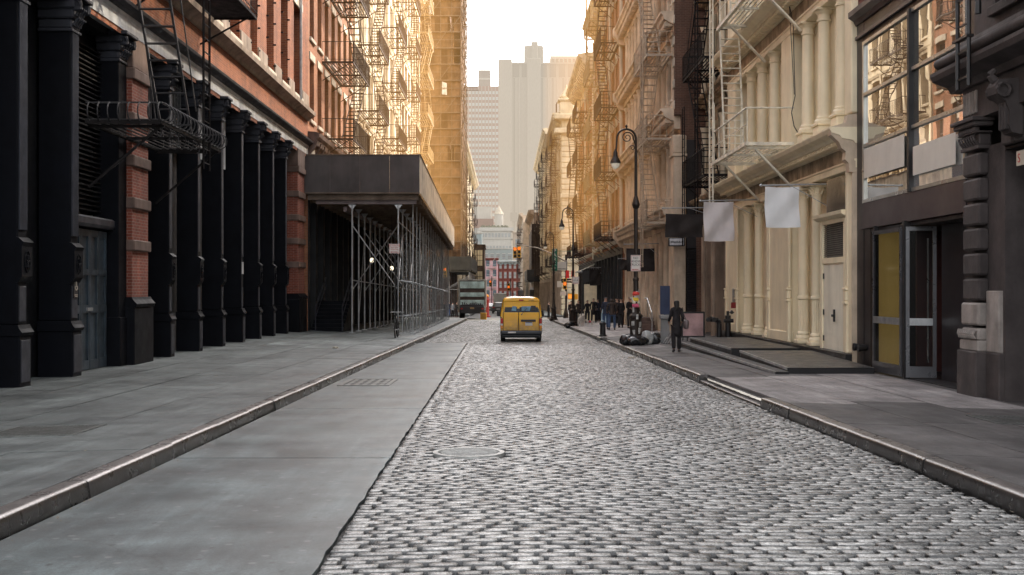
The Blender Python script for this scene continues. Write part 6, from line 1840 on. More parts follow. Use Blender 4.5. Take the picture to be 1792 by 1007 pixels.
b = MB(); b.add([(5.7, 88, 3.0), (7.08, 88, 3.6), (7.08, 92, 3.6), (5.7, 92, 3.0)], [(0, 1, 2, 3)]); b.build('pane', M('canopy_glass', (.30, .38, .34), .2, .1, 2, 0, streak=0), cp)
b = MB(); b.tube((5.65, 88, 2.98), (7.1, 88, 3.0), .04, 5); b.tube((5.65, 92, 2.98), (7.1, 92, 3.0), .04, 5); b.tube((5.7, 88, 3), (5.7, 92, 3), .04, 5); b.build('rod', steel, cp)

# covers in the ground
def cover():
    x, y = -.40, 12.55; z = road_z(y)+.004
    r = thing('manhole_cover', 'round cast iron manhole cover with a studded face set in the cobbles', 'manhole cover', (x, y, z))
    im = M('cast_iron_worn', (.30, .30, .285), .36, .4, 9, .4, 80, streak=0); idk = M('cast_iron_dark', (.09, .088, .085), .5, .4, 9, .4, 80, streak=0)
    b = MB(); V = []; n = 40
    fb = MB(); fb.lathe(x, y, [(.325, z-.004), (.001, z-.004)], 40); fb.v = [(p, q, z-.0115*(q-y)-.003) for p, q, _ in fb.v]; fb.build('face', idk, r)
    for rr_, dz_ in ((.395, -.06), (.395, .004), (.34, .004), (.335, -.01), (.0001, -.01)):
        for k in range(n): t = 2*PI*k/n; X_, Y_ = x+rr_*math.cos(t), y+rr_*math.sin(t); V.append((X_, Y_, z-.0115*(Y_-y)+dz_))
    F = [(i*n+k, i*n+(k+1) % n, (i+1)*n+(k+1) % n, (i+1)*n+k) for i in range(4) for k in range(n)]
    b.add(V, F); b.build('frame', im, r)
    b = MB()
    for i in range(-9, 10):
        for j in range(-9, 10):
            X_, Y_ = x+i*.034+(j % 2)*.017, y+j*.033
            if math.hypot(X_-x, Y_-y) < .31: zz = z-.0115*(Y_-y); b.cbox(X_-.010, X_+.010, Y_-.009, Y_+.009, zz-.006, zz+.003, .003)
    b.build('stud', im, r)
cover()
def grate(name, label, x0, x1, y0, y1, zf, bars, m_, frame=.06, nrow=2):
    r = thing(name, label, 'grate', ((x0+x1)/2, (y0+y1)/2, zf((x0+x1)/2, y0)))
    b = MB()
    def bx_(xa, xb, ya, yb_, t):
        V = [(xa, ya, zf(xa, ya)+t), (xb, ya, zf(xb, ya)+t), (xb, yb_, zf(xb, yb_)+t), (xa, yb_, zf(xa, yb_)+t)]
        V = [(p[0], p[1], p[2]-.03) for p in V]+V
        b.add(V, [(4, 5, 6, 7), (0, 1, 5, 4), (1, 2, 6, 5), (2, 3, 7, 6), (3, 0, 4, 7)])
    bx_(x0, x1, y0, y0+frame, .012); bx_(x0, x1, y1-frame, y1, .012); bx_(x0, x0+frame, y0+frame, y1-frame, .012); bx_(x1-frame, x1, y0+frame, y1-frame, .012)
    for k in range(1, nrow): yy = y0+(y1-y0)*k/nrow; bx_(x0+frame, x1-frame, yy-frame/2, yy+frame/2, .011)
    b.build('frame', m_, r)
    b = MB()
    n = bars
    for k in range(n):
        xa = x0+frame+(x1-x0-2*frame)*(k+.25)/n; xb = x0+frame+(x1-x0-2*frame)*(k+.75)/n
        bx_(xa, xb, y0+frame, y1-frame, .008)
    b.build('bar', m_, r)
    b = MB()
    V = [(x0, y0, zf(x0, y0)+.004), (x1, y0, zf(x1, y0)+.004), (x1, y1, zf(x1, y1)+.004), (x0, y1, zf(x0, y1)+.004)]
    b.add(V, [(0, 1, 2, 3)]); b.build('pit', navyd, r)
gm = M('grate_iron', (.12, .125, .12), .4, .35, 8, .3, metal=.4, streak=0)
grate('road_grate', 'rectangular drain grate in the concrete strip beside the left kerb', -3.30, -2.28, 22.45, 24.35, lambda x, y: road_z(y)+.004, 5, gm, .09, 3)
grate('vault_grate', 'worn metal vault grate set in the left pavement', -6.05, -4.95, 13.15, 14.25, walk_z, 22, gm, .05, 1)
grate('vault_grate', 'thin metal hatch set in the near right pavement', 6.3, 7.3, 14.6, 15.6, walk_z, 14, gm, .05, 1)

# parked bicycle on the left kerb
def bicycle(x, y, z, label):
    r = thing('bicycle', label, 'bicycle', (x, y, z))
    for yc in (y, y+1.02):
        t = MB(); n = 22
        for k in range(n):
            a, c = 2*PI*k/n, 2*PI*(k+1)/n
            t.tube((x, yc+.33*math.cos(a), z+.34+.33*math.sin(a)), (x, yc+.33*math.cos(c), z+.34+.33*math.sin(c)), .022, 6)
        w = t.build('wheel', M('tyre_rubber', (.015, .015, .015), .8, .2, 4, 0), r)
        t = MB()
        for k in range(12): a = 2*PI*k/12; t.tube((x, yc, z+.34), (x, yc+.31*math.cos(a), z+.34+.31*math.sin(a)), .004, 3)
        t.tube((x-.05, yc, z+.34), (x+.05, yc, z+.34), .02, 6); t.build('spoke', steel, w, origin=org(r))
    f = MB(); A = lambda dy, dz_: (x, y+dy, z+dz_)
    for p, q in ((A(0, .34), A(.42, .34)), (A(0, .34), A(.30, .80)), (A(.42, .34), A(.27, .90)), (A(.42, .34), A(.86, .84)), (A(.30, .80), A(.84, .92)), (A(.82, .98), A(1.02, .34))): f.tube(p, q, .018, 6)
    f.build('frame', blackm, r)
    f = MB(); f.tube((x-.28, y+.80, z+1.04), (x+.28, y+.80, z+1.04), .014, 6); f.tube((x, y+.82, z+.95), (x, y+.80, z+1.04), .016, 6); f.build('handlebar', steel, r)
    f = MB(); f.add([(x-.07, y+.12, z+.93), (x+.07, y+.12, z+.93), (x+.02, y+.42, z+.93), (x-.02, y+.42, z+.93), (x-.06, y+.13, z+.88), (x+.06, y+.13, z+.88), (x+.015, y+.41, z+.90), (x-.015, y+.41, z+.90)], [(0, 1, 2, 3), (4, 7, 6, 5), (0, 4, 5, 1), (1, 5, 6, 2), (2, 6, 7, 3), (3, 7, 4, 0)]); f.build('saddle', blackm, r)
    f = MB(); f.lathe(x+.05, y+.42, [(.09, z+.34), (.09, z+.35)], 10); f.tube((x+.1, y+.42, z+.34), (x+.1, y+.55, z+.25), .012, 5); f.tube((x-.1, y+.42, z+.34), (x-.1, y+.30, z+.44), .012, 5); f.build('crank', steel, r)
x, y, z = at(692, 592); bicycle(x, y, z, 'black bicycle parked behind the shed sign post at the left kerb')

# gutter litter: leaves, butts and grit too many to count
b = MB(); q_ = random.Random(12)
for k in range(420):
    side = q_.random()
    if side < .45: X_ = XL+.03+abs(q_.gauss(0, .05))
    elif side < .8: X_ = XR-.03-abs(q_.gauss(0, .10))
    elif side < .9: X_ = q_.uniform(-8.2, -3.9)
    else: X_ = q_.uniform(4.3, 7.4)
    Y_ = 6+q_.random()**1.4*40
    z_ = (road_z(Y_)+.006) if XL < X_ < XR else walk_z(X_, Y_)+.004
    s_ = q_.uniform(.008, .022)*(1.4 if Y_ > 15 else 1); a_ = q_.uniform(0, PI)
    c_, d_ = math.cos(a_)*s_, math.sin(a_)*s_
    b.add([(X_-c_, Y_-d_, z_), (X_+d_*.5, Y_-c_*.5, z_+.003), (X_+c_, Y_+d_, z_+q_.uniform(.002, .014)), (X_-d_*.5, Y_+c_*.5, z_+.003)], [(0, 1, 2, 3)])
o = b.build('litter', M('litter_mix', (.20, .17, .13), .8, .7, 9, 0, streak=0)); tag(o, 'scattered leaves, butts and paper bits along the gutters', 'litter', kind='stuff')
# ------------------------------------------------------------------ vehicles
def PAINT(name, col, rough=.32, coat=.6):
    m, t, b = nt_new(name)
    pos = nd(t, 'ShaderNodeNewGeometry').outputs['Position']
    n = noise(t, pos, 1.4, 6, .6)
    c = ramp(t, n, [(.3, sc(col, .86)), (.7, sc(col, 1.06))])
    # road dirt towards the bottom
    sp = nd(t, 'ShaderNodeSeparateXYZ'); t.links.new(pos, sp.inputs[0])
    g = ramp(t, sp.outputs[2], [(0.0, (1, 1, 1, 1)), (.55, (0, 0, 0, 1))])
    mm = nd(t, 'ShaderNodeMath', operation='MULTIPLY'); t.links.new(g, mm.inputs[0]); t.links.new(noise(t, pos, 9, 5), mm.inputs[1])
    c = mix(t, mm.outputs[0], c, (.10, .085, .06, 1))
    t.links.new(c, b.inputs['Base Color']); b.inputs['Roughness'].default_value = rough; b.inputs['Coat Weight'].default_value = coat; b.inputs['Coat Roughness'].default_value = .08
    bump(t, b, noise(t, pos, 2.2, 2), .12, .02)
    MATS[name] = m; return m
taxi_y = PAINT('taxi_yellow', (1.0, .50, .006), .26)
rubber = M('tyre_rubber', (.015, .015, .015), .8, .2, 4, 0)
plastic = M('black_plastic', (.022, .022, .025), .5, .2, 3, .05, streak=.1)
chrome = M('wheel_steel', (.35, .35, .36), .35, .2, 4, 0, metal=.8, streak=0)
taillight = M('tail_red', (.40, .015, .01), .15, .2, 6, 0, streak=0, emit=.04)
lampw = M('lamp_clear', (.65, .62, .58), .15, .1, 6, 0, streak=0)
lampo = M('lamp_orange', (.75, .28, .03), .2, .1, 6, 0, streak=0)

def wheel(root, x, y, z, r, w, side):
    b = MB(); pr = [(-w/2, r*.62), (-w/2, r*.92), (-w/2+.03, r), (w/2-.03, r), (w/2, r*.92), (w/2, r*.62)]
    n = 24; V = []
    for d, rr_ in pr:
        for k in range(n): t = 2*PI*k/n; V.append((x+d, y+rr_*math.cos(t), z+rr_*math.sin(t)))
    b.add(V, [(i*n+k, i*n+(k+1) % n, (i+1)*n+(k+1) % n, (i+1)*n+k) for i in range(len(pr)-1) for k in range(n)])
    wh = b.build('wheel', rubber, root, smooth=50)
    b = MB(); b.tube((x+side*(w/2-.04), y, z), (x+side*(w/2-.02), y, z), r*.62, 20); b.tube((x+side*(w/2-.02), y, z), (x+side*(w/2+.005), y, z), r*.2, 10); b.build('rim', chrome, wh, origin=org(root))

def loft(sections, mat, name, root, smooth=45, caps=True):
    b = MB(); n = len(sections[0]); V = [p for s_ in sections for p in s_]
    F = [(i*n+k, i*n+(k+1) % n, (i+1)*n+(k+1) % n, (i+1)*n+k) for i in range(len(sections)-1) for k in range(n)]
    if caps: F.append(tuple(range(n-1, -1, -1))); F.append(tuple((len(sections)-1)*n+k for k in range(n)))
    b.add(V, F); return b.build(name, mat, root, smooth=smooth)

def taxi():
    Y0 = 47.3; cx = .665; W = .865; g = road_z(Y0)
    root = thing('yellow_taxi_van', 'yellow taxi van seen from behind, driving away over the cobbles', 'taxi', (cx, Y0+2.2, g))
    # body: side outline as half-width against height, lofted along the length
    def sec(y, zt, zb, wt, wm, wb, rad=.10):
        z = g
        half = [(wb*.96, zb), (wb, zb+.06), (wm, zb+.30), (wm, .95), (wm*.995, 1.12), (wt+.05, zt-.42), (wt, zt-.14), (wt-.05, zt-.055), (wt-.14, zt-.012), (wt*.45, zt+.018)]
        return [(cx+a, y, z+h) for a, h in half]+[(cx-a, y, z+h) for a, h in reversed(half)]
    S = [sec(Y0+.00, 1.80, .40, .72, .845, .83), sec(Y0+.05, 1.83, .36, .755, .862, .85), sec(Y0+.25, 1.855, .30, .765, .868, .86), sec(Y0+1.4, 1.865, .26, .77, .868, .86),
         sec(Y0+2.7, 1.84, .26, .75, .868, .86), sec(Y0+3.2, 1.70, .26, .70, .865, .86), sec(Y0+3.7, 1.25, .28, .74, .855, .85), sec(Y0+4.2, 1.10, .32, .70, .80, .80), sec(Y0+4.5, .95, .40, .62, .68, .70)]
    body = loft(S, taxi_y, 'body', root)
    yr = Y0-.004
    # rear doors: two panels with a centre gap, dished lower panels
    D = MB()
    def pan(x0, x1, z0, z1, th, b_=.02, inset=0): D.cbox(cx+x0, cx+x1, yr-th, yr+.03, g+z0, g+z1, b_)
    pan(-.735, -.120, .47, 1.225, .018); 
    L = D.build('rear_door', taxi_y, root); D = MB(); pan(-.098, .735, .47, 1.225, .018); D.build('rear_door', taxi_y, root)
    D = MB(); pan(-.74, .745, 1.66, 1.775, .016, .03); D.mark(); D.cbox(cx-.70, cx-.14, yr-.026, yr-.015, g+.52, g+.84, .012); D.mark(); D.cbox(cx-.08, cx+.10, yr-.026, yr-.015, g+.52, g+.80, .012); D.mark(); D.cbox(cx+.60, cx+.70, yr-.026, yr-.015, g+.52, g+.80, .012); D.mark(); build_each(D, 'door_skin', taxi_y, root)
    D = MB(); D.box(cx-.119, cx-.099, yr-.010, yr+.02, g+.47, g+1.235); D.box(cx-.74, cx+.74, yr-.008, yr+.02, g+1.226, g+1.242); D.box(cx-.757, cx-.737, yr-.008, yr+.02, g+.47, g+1.66); D.box(cx+.737, cx+.757, yr-.008, yr+.02, g+.47, g+1.66); D.build('panel_gap', blackm, root)
    # window: dark backing with panes, seats behind
    D = MB(); V = [(cx-.70, yr-.012, g+1.24), (cx+.735, yr-.012, g+1.24), (cx+.70, yr+.035, g+1.655), (cx-.675, yr+.035, g+1.655)]
    D.quad(*V); D.build('window_surround', plastic, root)
    tg = GLASS('taxi_glass', (.006, .007, .009), .08, 0, spec=.15)
    for a, b_ in ((-.68, -.17), (-.07, .70)):
        P = MB(); P.quad((cx+a, yr-.018, g+1.265), (cx+b_, yr-.018, g+1.265), (cx+b_*.97, yr+.028, g+1.635), (cx+a*.97, yr+.028, g+1.635)); w = P.build('rear_window', tg, root)
        # blue patches coloured as the bright view through the cab
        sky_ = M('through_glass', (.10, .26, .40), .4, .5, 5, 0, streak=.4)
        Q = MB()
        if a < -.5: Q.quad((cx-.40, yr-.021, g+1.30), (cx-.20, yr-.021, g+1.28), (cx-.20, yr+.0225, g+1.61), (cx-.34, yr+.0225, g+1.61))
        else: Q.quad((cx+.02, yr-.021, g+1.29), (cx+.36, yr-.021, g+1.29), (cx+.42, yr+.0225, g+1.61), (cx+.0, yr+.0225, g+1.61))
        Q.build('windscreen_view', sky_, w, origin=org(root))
    P = MB(); P.lathe(cx+.52, yr-.025, [(.0, 0)], 3) if False else None
    P.cbox(cx+.40, cx+.60, yr-.0225, yr-.0205+.012, g+1.30, g+1.50, .03); P.build('headrest', plastic, root)
    # wiper
    P = MB(); P.path([(cx+.02, yr-.045, g+1.14), (cx+.11, yr-.05, g+1.26), (cx+.24, yr-.035, g+1.40)], .012, 5); P.tube((cx+.02, yr-.05, g+1.14), (cx+.02, yr, g+1.14), .025, 8); P.build('wiper', blackm, root)
    # handle bar, plate, lights
    P = MB(); P.cbox(cx-.01, cx+.60, yr-.06, yr-.012, g+.84, g+.93, .02); P.build('door_handle', plastic, root)
    P = MB(); P.cbox(cx+.17, cx+.46, yr-.035, yr-.018, g+.68, g+.82, .006); p = P.build('number_plate', M('plate_pale', (.66, .64, .58), .4, .05, 3, 0, streak=0), root)
    P = MB(); P.box(cx+.18, cx+.45, yr-.0385, yr-.036, g+.785, g+.815); P.build('plate_band', M('plate_blue', (.03, .10, .25), .4), p, origin=org(root))
    P = MB(); P.cbox(cx-.10, cx+.10, yr-.03, yr+.0, g+1.70, g+1.76, .02); P.build('brake_light', taillight, root)
    text('2N65', .085, (cx+.42, yr-.018, g+1.715), FACE_CAM, ink, root, sx=1.25)
    for s_ in (-1, 1):
        for (z0, z1, m_, nm) in ((.76, .98, taillight, 'tail_light'), (.68, .758, lampw, 'reversing_light'), (.55, .678, lampo, 'indicator')):
            P = MB(); P.cbox(cx+s_*.755, cx+s_*.858, yr-.028, yr+.05, g+z0, g+z1, .018); P.build(nm, m_, root)
        P = MB(); P.cbox(cx+s_*.86, cx+s_*1.03, Y0+2.75, Y0+2.85, g+1.0, g+1.24, .03); P.tube((cx+s_*.84, Y0+2.8, g+1.02), (cx+s_*.92, Y0+2.8, g+1.04), .025, 5); P.build('wing_mirror', plastic, root)
        for yy in (Y0+.75, Y0+3.65): wheel(root, cx+s_*.755, yy, g+.32, .325, .20, s_)
        P = MB(); P.cbox(cx+s_*.80, cx+s_*.875, yr-.03, yr+.0, g+1.0, g+1.03, .005); P.build('hinge', plastic, root)
    P = MB(); P.cbox(cx-.86, cx+.86, yr-.10, yr+.06, g+.30, g+.47, .05); P.cbox(cx-.78, cx+.78, yr-.02, yr+.10, g+.22, g+.31, .03); P.build('bumper', M('bumper_grey', (.022, .025, .032), .38, .2, 3, .05, streak=.1), root)
    P = MB(); P.cbox(cx-.55, cx-.22, yr-.107, yr-.095, g+.37, g+.43, .01); P.build('sticker', lampw, root)
    P = MB(); P.cbox(cx-.12, cx+.14, Y0+1.6, Y0+2.3, g+1.875, g+2.14, .03); P.build('roof_sign', plastic, root)
    P = MB(); P.box(cx-.80, cx+.80, Y0+.1, Y0+4.3, g+.17, g+.30); P.tube((cx-.5, Y0-.02, g+.2), (cx-.5, Y0+.6, g+.2), .03, 8); P.build('underbody', blackm, root)
    # side windows
    for s_ in (-1, 1):
        P = MB(); xs = cx+s_*.842
        P.quad((cx+s_*.874, Y0+.5, g+1.14), (cx+s_*.874, Y0+2.9, g+1.14), (cx+s_*.80, Y0+2.7, g+1.62), (cx+s_*.80, Y0+.55, g+1.62)); P.build('side_window', tg, root)
    P = MB(); P.quad((cx-.66, Y0+3.25, g+1.62), (cx+.66, Y0+3.25, g+1.62), (cx+.72, Y0+3.72, g+1.22), (cx-.72, Y0+3.72, g+1.22)); P.build('windscreen', tg, root)
taxi()

def truck():
    y0 = 111.0; cx = -3.20; g = road_z(y0); hw = 1.32; H = 3.85
    root = thing('lorry', 'old box lorry with a faded teal ribbed rear gate parked at the corner', 'lorry', (cx, y0+3.5, g))
    tealp = M('truck_teal', (.50, .66, .66), .6, .3, 1.6, .2, 14, streak=.6)
    brownp = M('truck_brown', (.065, .042, .034), .7, .4, 2, .2, streak=.4)
    b = MB(); b.cbox(cx-hw, cx+hw, y0+.05, y0+6.0, g+1.1, g+H, .05); b.build('box', brownp, root)
    b = MB()
    b.cbox(cx-hw-.02, cx-hw+.12, y0-.08, y0+.05, g+.9, g+H, .02); b.cbox(cx+hw-.12, cx+hw+.02, y0-.08, y0+.05, g+.9, g+H, .02); b.cbox(cx-hw+.12, cx+hw-.12, y0-.08, y0+.05, g+H-.14, g+H, .02); b.build('rear_frame', M('truck_grey', (.26, .26, .24), .5, .3, 3, .1, streak=.5), root)
    for z0, z1 in ((2.98, 3.66), (2.16, 2.58), (1.36, 1.86)):
        b = MB(); b.cbox(cx-hw+.14, cx+hw-.14, y0-.05, y0+.03, g+z0, g+z1, .04)
        for q in (.33, .66): b.cbox(cx-hw+.16, cx+hw-.16, y0-.075, y0-.045, g+z0+(z1-z0)*q-.02, g+z0+(z1-z0)*q+.02, .008)
        b.build('rear_panel', tealp, root)
    b = MB(); b.cbox(cx-hw+.12, cx+hw-.12, y0-.35, y0+.0, g+.55, g+1.3, .05); b.build('tail_lift', blackm, root)
    b = MB()
    rr_ = random.Random(8)
    for k in range(9): x = cx-.9+k*.22; b.tube((x, y0-.3, g+1.35), (x+rr_.uniform(-.1, .1), y0-.2, g+1.5+rr_.random()*.15), .05, 5)
    b.tube((cx-1.1, y0-.3, g+1.36), (cx+1.1, y0-.3, g+1.36), .05, 6); b.build('chain_gear', blackm, root)
    for s_ in (-1, 1):
        b = MB(); b.cbox(cx+s_*1.0-.1, cx+s_*1.0+.1, y0-.38, y0-.34, g+.95, g+1.08, .02); b.build('tail_light', taillight, root)
        wheel(root, cx+s_*1.02, y0+1.3, g+.48, .48, .5, s_); wheel(root, cx+s_*1.05, y0+6.4, g+.48, .48, .3, s_)
    b = MB(); b.cbox(cx-.2, cx+.2, y0-.37, y0-.352, g+.98, g+1.14, .01); b.build('number_plate', M('plate_orange', (.35, .22, .08), .5), root)
    b = MB(); b.cbox(cx-1.15, cx+1.15, y0+6.1, y0+8.0, g+.6, g+2.7, .15); b.build('cab', tealp, root)
    yb = thing('yellow_crate', 'yellow plastic crate on the road behind the lorry wheel', 'crate', (-2.05, 108.5, road_z(108.5)))
    x, y, z = -2.05, 108.5, road_z(108.5)
    b = MB(); b.cbox(x-.30, x+.30, y-.2, y+.2, z, z+.62, .04); b.build('body', M('crate_yellow', (.62, .33, .03), .5, .2, 3, 0), yb)
    b = MB(); b.cbox(x-.33, x+.33, y-.23, y+.23, z+.621, z+.68, .02)
    for k in range(5): b.box(x-.24+k*.11, x-.19+k*.11, y-.215, y-.2, z+.1, z+.52)
    b.build('rim', M('crate_dark', (.2, .11, .02), .5), yb)
    rc = thing('red_barrier', 'upright red plastic barrier post beyond the lorry', 'barrier', (-1.95, 125, road_z(125)))
    x, y, z = -1.95, 125, road_z(125)
    b = MB(); b.lathe(x, y, [(.35, z), (.35, z+.15), (.22, z+.2), (.18, z+1.6), (.24, z+1.9), (.12, z+2.2)], 10); b.build('post', M('barrier_red', (.35, .03, .02), .5), rc)
    b = MB(); b.lathe(x, y, [(.17, z+2.2), (.2, z+2.35), (.05, z+2.5)], 8); b.build('lamp', lampo, rc)
truck()
def car(name, label, cx, y0, col, suv=False, sc_=1.0, brake=False):
    g = road_z(y0); root = thing(name, label, 'car', (cx, y0+2.2, g), 'cars waiting far along the street')
    w, H = .92, 1.62 if suv else 1.44
    m = PAINT('paint_'+name+str(int(y0)), col)
    def sec(y, zt, wt, zb=.3):
        half = [(w*.95, zb), (w, .5), (w, .85), (wt+.04, zt-.18), (wt-.08, zt-.02), (wt*.5, zt+.02)]
        return [(cx+a, y, g+h) for a, h in half]+[(cx-a, y, g+h) for a, h in reversed(half)]
    loft([sec(y0, 1.0, .78), sec(y0+.12, 1.06, .82), sec(y0+.3 if suv else y0+.6, 1.10 if not suv else H-.1, .8 if not suv else .70), sec(y0+1.2, H, .68), sec(y0+2.6, H, .68), sec(y0+3.4, 1.02, .8), sec(y0+4.5, .8, .74)], m, 'body', root)
    b = MB(); b.quad((cx-.62, y0+(.14 if suv else .38), g+1.06), (cx+.62, y0+(.14 if suv else .38), g+1.06), (cx+.56, y0+(.3 if suv else .95), g+H-.14), (cx-.56, y0+(.3 if suv else .95), g+H-.14)); b.build('rear_window', glass, root)
    for s_ in (-1, 1):
        b = MB(); b.cbox(cx+s_*.66-.16, cx+s_*.66+.16, y0-.03, y0+.1, g+.78, g+.92, .02); b.build('tail_light', taillight, root)
        wheel(root, cx+s_*.80, y0+.9, g+.33, .33, .22, s_); wheel(root, cx+s_*.80, y0+3.6, g+.33, .33, .22, s_)
    b = MB(); b.cbox(cx-w*.95, cx+w*.95, y0-.08, y0+.1, g+.3, g+.52, .04); b.build('bumper', plastic, root)
    b = MB(); b.cbox(cx-.25, cx+.25, y0-.045, y0-.03, g+.58, g+.72, .01); b.build('number_plate', lampw, root)
car('black_car', 'black car with red tail lights far ahead of the taxi', -1.0, 165, (.02, .02, .024), True)
car('grey_car', 'silver grey car beside the black one far along the street', -2.55, 178, (.30, .31, .33))
car('dark_car', 'dark car half hidden beyond the taxi, farthest of the waiting cars', .4, 205, (.05, .05, .06), True)
bs = thing('white_van', 'white box van far beyond the taxi in front of the red brick house', 'van', (-1.1, 225, road_z(225)))
g = road_z(225)
b = MB(); b.cbox(-2.3, .3, 225, 230, g+.5, g+3.4, .1); b.build('box', whitef, bs)
b = MB(); b.cbox(-2.2, .2, 224.7, 225.0, g+.4, g+.7, .05); b.build('bumper', plastic, bs)
for s_ in (-1, 1): wheel(bs, -1.0+s_*1.0, 226, g+.42, .42, .3, s_)
# ------------------------------------------------------------------ people and dogs
skinm = M('skin', (.42, .25, .18), .6, .1, 8, 0, streak=0)
def skin_obj(name, pts, edges, radii, mat, parent, sub=2, rootv=0):
    me = bpy.data.meshes.new(name); me.from_pydata([tuple(Vector(p)-WLOC[parent_root[0].name]) for p in pts], edges, []); me.update()
    me.materials.append(mat)
    o = bpy.data.objects.new(name, me); COL.objects.link(o); o.parent = parent; WLOC[o.name] = WLOC[parent_root[0].name]
    if parent is not parent_root[0]: pass
    m = o.modifiers.new('Skin', 'SKIN'); m.use_smooth_shade = True; m.branch_smoothing = .4
    sv = me.skin_vertices[0].data
    for i, r in enumerate(radii):
        if isinstance(r, (tuple, list)): sv[i].radius = r
        else: sv[i].radius = (r, r)
        sv[i].use_root = (i == rootv)
    s_ = o.modifiers.new('Sub', 'SUBSURF'); s_.levels = sub; s_.render_levels = sub
    return o
parent_root = [None]
def person(label, x, y, z, H, head_deg, coat, legs_m, hair, step=.0, arm=(.0, .0), long_coat=0, hood=False, hair_long=False, elbow=.15, cat='person', width=1.0, group=None, lean=0.0, coatlen=.46):
    """upright figure; the heading is the walking direction in degrees from +Y"""
    k = H/1.75
    root = thing('person', label, cat, (x, y, z), group); parent_root[0] = root
    a = math.radians(head_deg); f = Vector((math.sin(a), math.cos(a), 0)); r = Vector((math.cos(a), -math.sin(a), 0)); o = Vector((x, y, z)); U = Vector((0, 0, 1))
    def P(fw, rt, up): return tuple(o + f*(fw*k+lean*k*up/1.7) + r*rt*k*width + U*up*k)
    # one continuous body
    pts = [P(0, 0, .95), P(0, 0, 1.12), P(0, 0, 1.32), P(0, 0, 1.46), P(.01, 0, 1.54), P(.02, 0, 1.60), P(.02, 0, 1.68)]
    rad = [.115*k, .10*k, .12*k, .09*k, .052*k, .078*k, .080*k]
    ed = [(0, 1), (1, 2), (2, 3), (3, 4), (4, 5), (5, 6)]
    for s_ in (-1, 1):
        st = step*s_
        n = len(pts)
        pts += [P(0, .09*s_, .86), P(st*.5+.02, .10*s_, .48), P(st, .10*s_, .10+max(0, -st)*.25), P(st+.13, .11*s_, .035)]
        rad += [.085*k, .058*k, .042*k, .03*k]; ed += [(0, n), (n, n+1), (n+1, n+2), (n+2, n+3)]
        n = len(pts); sw = arm[0] if s_ < 0 else arm[1]
        pts += [P(0, .14*s_, 1.40), P(sw*.5-.02, .195*s_, 1.14), P(sw+elbow*.8, .200*s_, .92+elbow*.5), P(sw+elbow*1.1+.02, .19*s_, .84+elbow*.7)]
        rad += [.05*k, .038*k, .026*k, (.016*k, .035*k)]; ed += [(3, n), (n, n+1), (n+1, n+2), (n+2, n+3)]
    skin_obj('body', pts, ed, rad, skinm, root)
    # face details: nose and ears, five fingers a hand
    F = MB(); hc = Vector(P(.02, 0, 1.64))
    F.tube(tuple(hc+f*.075*k), tuple(hc+f*.105*k-U*.02*k), .016*k, 6, .010*k)
    for s_ in (-1, 1): F.tube(tuple(hc+r*s_*.07*k), tuple(hc+r*s_*.088*k), .028*k, 6, .022*k)
    for s_ in (-1, 1):
        sw = arm[0] if s_ < 0 else arm[1]
        for q in range(4):
            b_ = Vector(P(sw+elbow*1.1+.02+(q-1.5)*.018, .19*s_, .83+elbow*.7)); F.path([tuple(b_), tuple(b_-U*.035*k), tuple(b_-U*.06*k-r*s_*.012*k)], .0085*k, 5, .006*k)
        b_ = Vector(P(sw+elbow*1.1+.05, .175*s_, .855+elbow*.7)); F.path([tuple(b_), tuple(b_+f*.03*k-U*.025*k), tuple(b_+f*.035*k-U*.045*k)], .009*k, 5, .007*k)
    F.build('face_and_fingers', skinm, root)
    E = MB()
    for s_ in (-1, 1): E.tube(tuple(hc+f*.078*k+r*s_*.03*k+U*.01*k), tuple(hc+f*.084*k+r*s_*.03*k+U*.01*k), .010*k, 6)
    E.tube(tuple(hc+f*.082*k-r*.022*k-U*.05*k), tuple(hc+f*.082*k+r*.022*k-U*.05*k), .006*k, 4); E.build('eyes_and_mouth', ink, root)
    # coat
    pts = [P(0, 0, .98), P(0, 0, 1.14), P(0, 0, 1.32), P(0, 0, 1.45), P(.0, 0, 1.51)]
    rad = [.150*k, .132*k, .148*k, .118*k, .068*k]
    ed = [(0, 1), (1, 2), (2, 3), (3, 4)]
    n = len(pts)
    if long_coat: pts += [P(0, 0, .80), P(0, 0, .98-coatlen)]; rad += [.165*k, .185*k]; ed += [(0, n), (n, n+1)]
    else: pts += [P(0, 0, .86)]; rad += [.155*k]; ed += [(0, n)]
    for s_ in (-1, 1):
        n = len(pts); sw = arm[0] if s_ < 0 else arm[1]
        pts += [P(0, .145*s_, 1.40), P(sw*.5-.02, .200*s_, 1.14), P(sw+elbow*.75, .205*s_, .93+elbow*.5)]
        rad += [.068*k, .054*k, .043*k]; ed += [(3, n), (n, n+1), (n+1, n+2)]
    skin_obj('coat', pts, ed, rad, coat, root)
    # trousers, one piece
    pts = [P(0, 0, .94)]; rad = [.135*k]; ed = []
    for s_ in (-1, 1):
        st = step*s_; n = len(pts)
        pts += [P(0, .095*s_, .80), P(st*.5+.02, .105*s_, .48), P(st, .105*s_, .085+max(0, -st)*.25)]; rad += [.098*k, .076*k, .072*k]; ed += [(0, n), (n, n+1), (n+1, n+2)]
    skin_obj('trousers', pts, ed, rad, legs_m, root)
    for s_ in (-1, 1):
        st = step*s_; pts = [P(st-.05, .11*s_, .055+max(0, -st)*.30), P(st+.05, .11*s_, .045+max(0, -st)*.12), P(st+.16, .115*s_, .035)]
        skin_obj('shoe', pts, [(0, 1), (1, 2)], [.052*k, .046*k, .034*k], blackm, root)
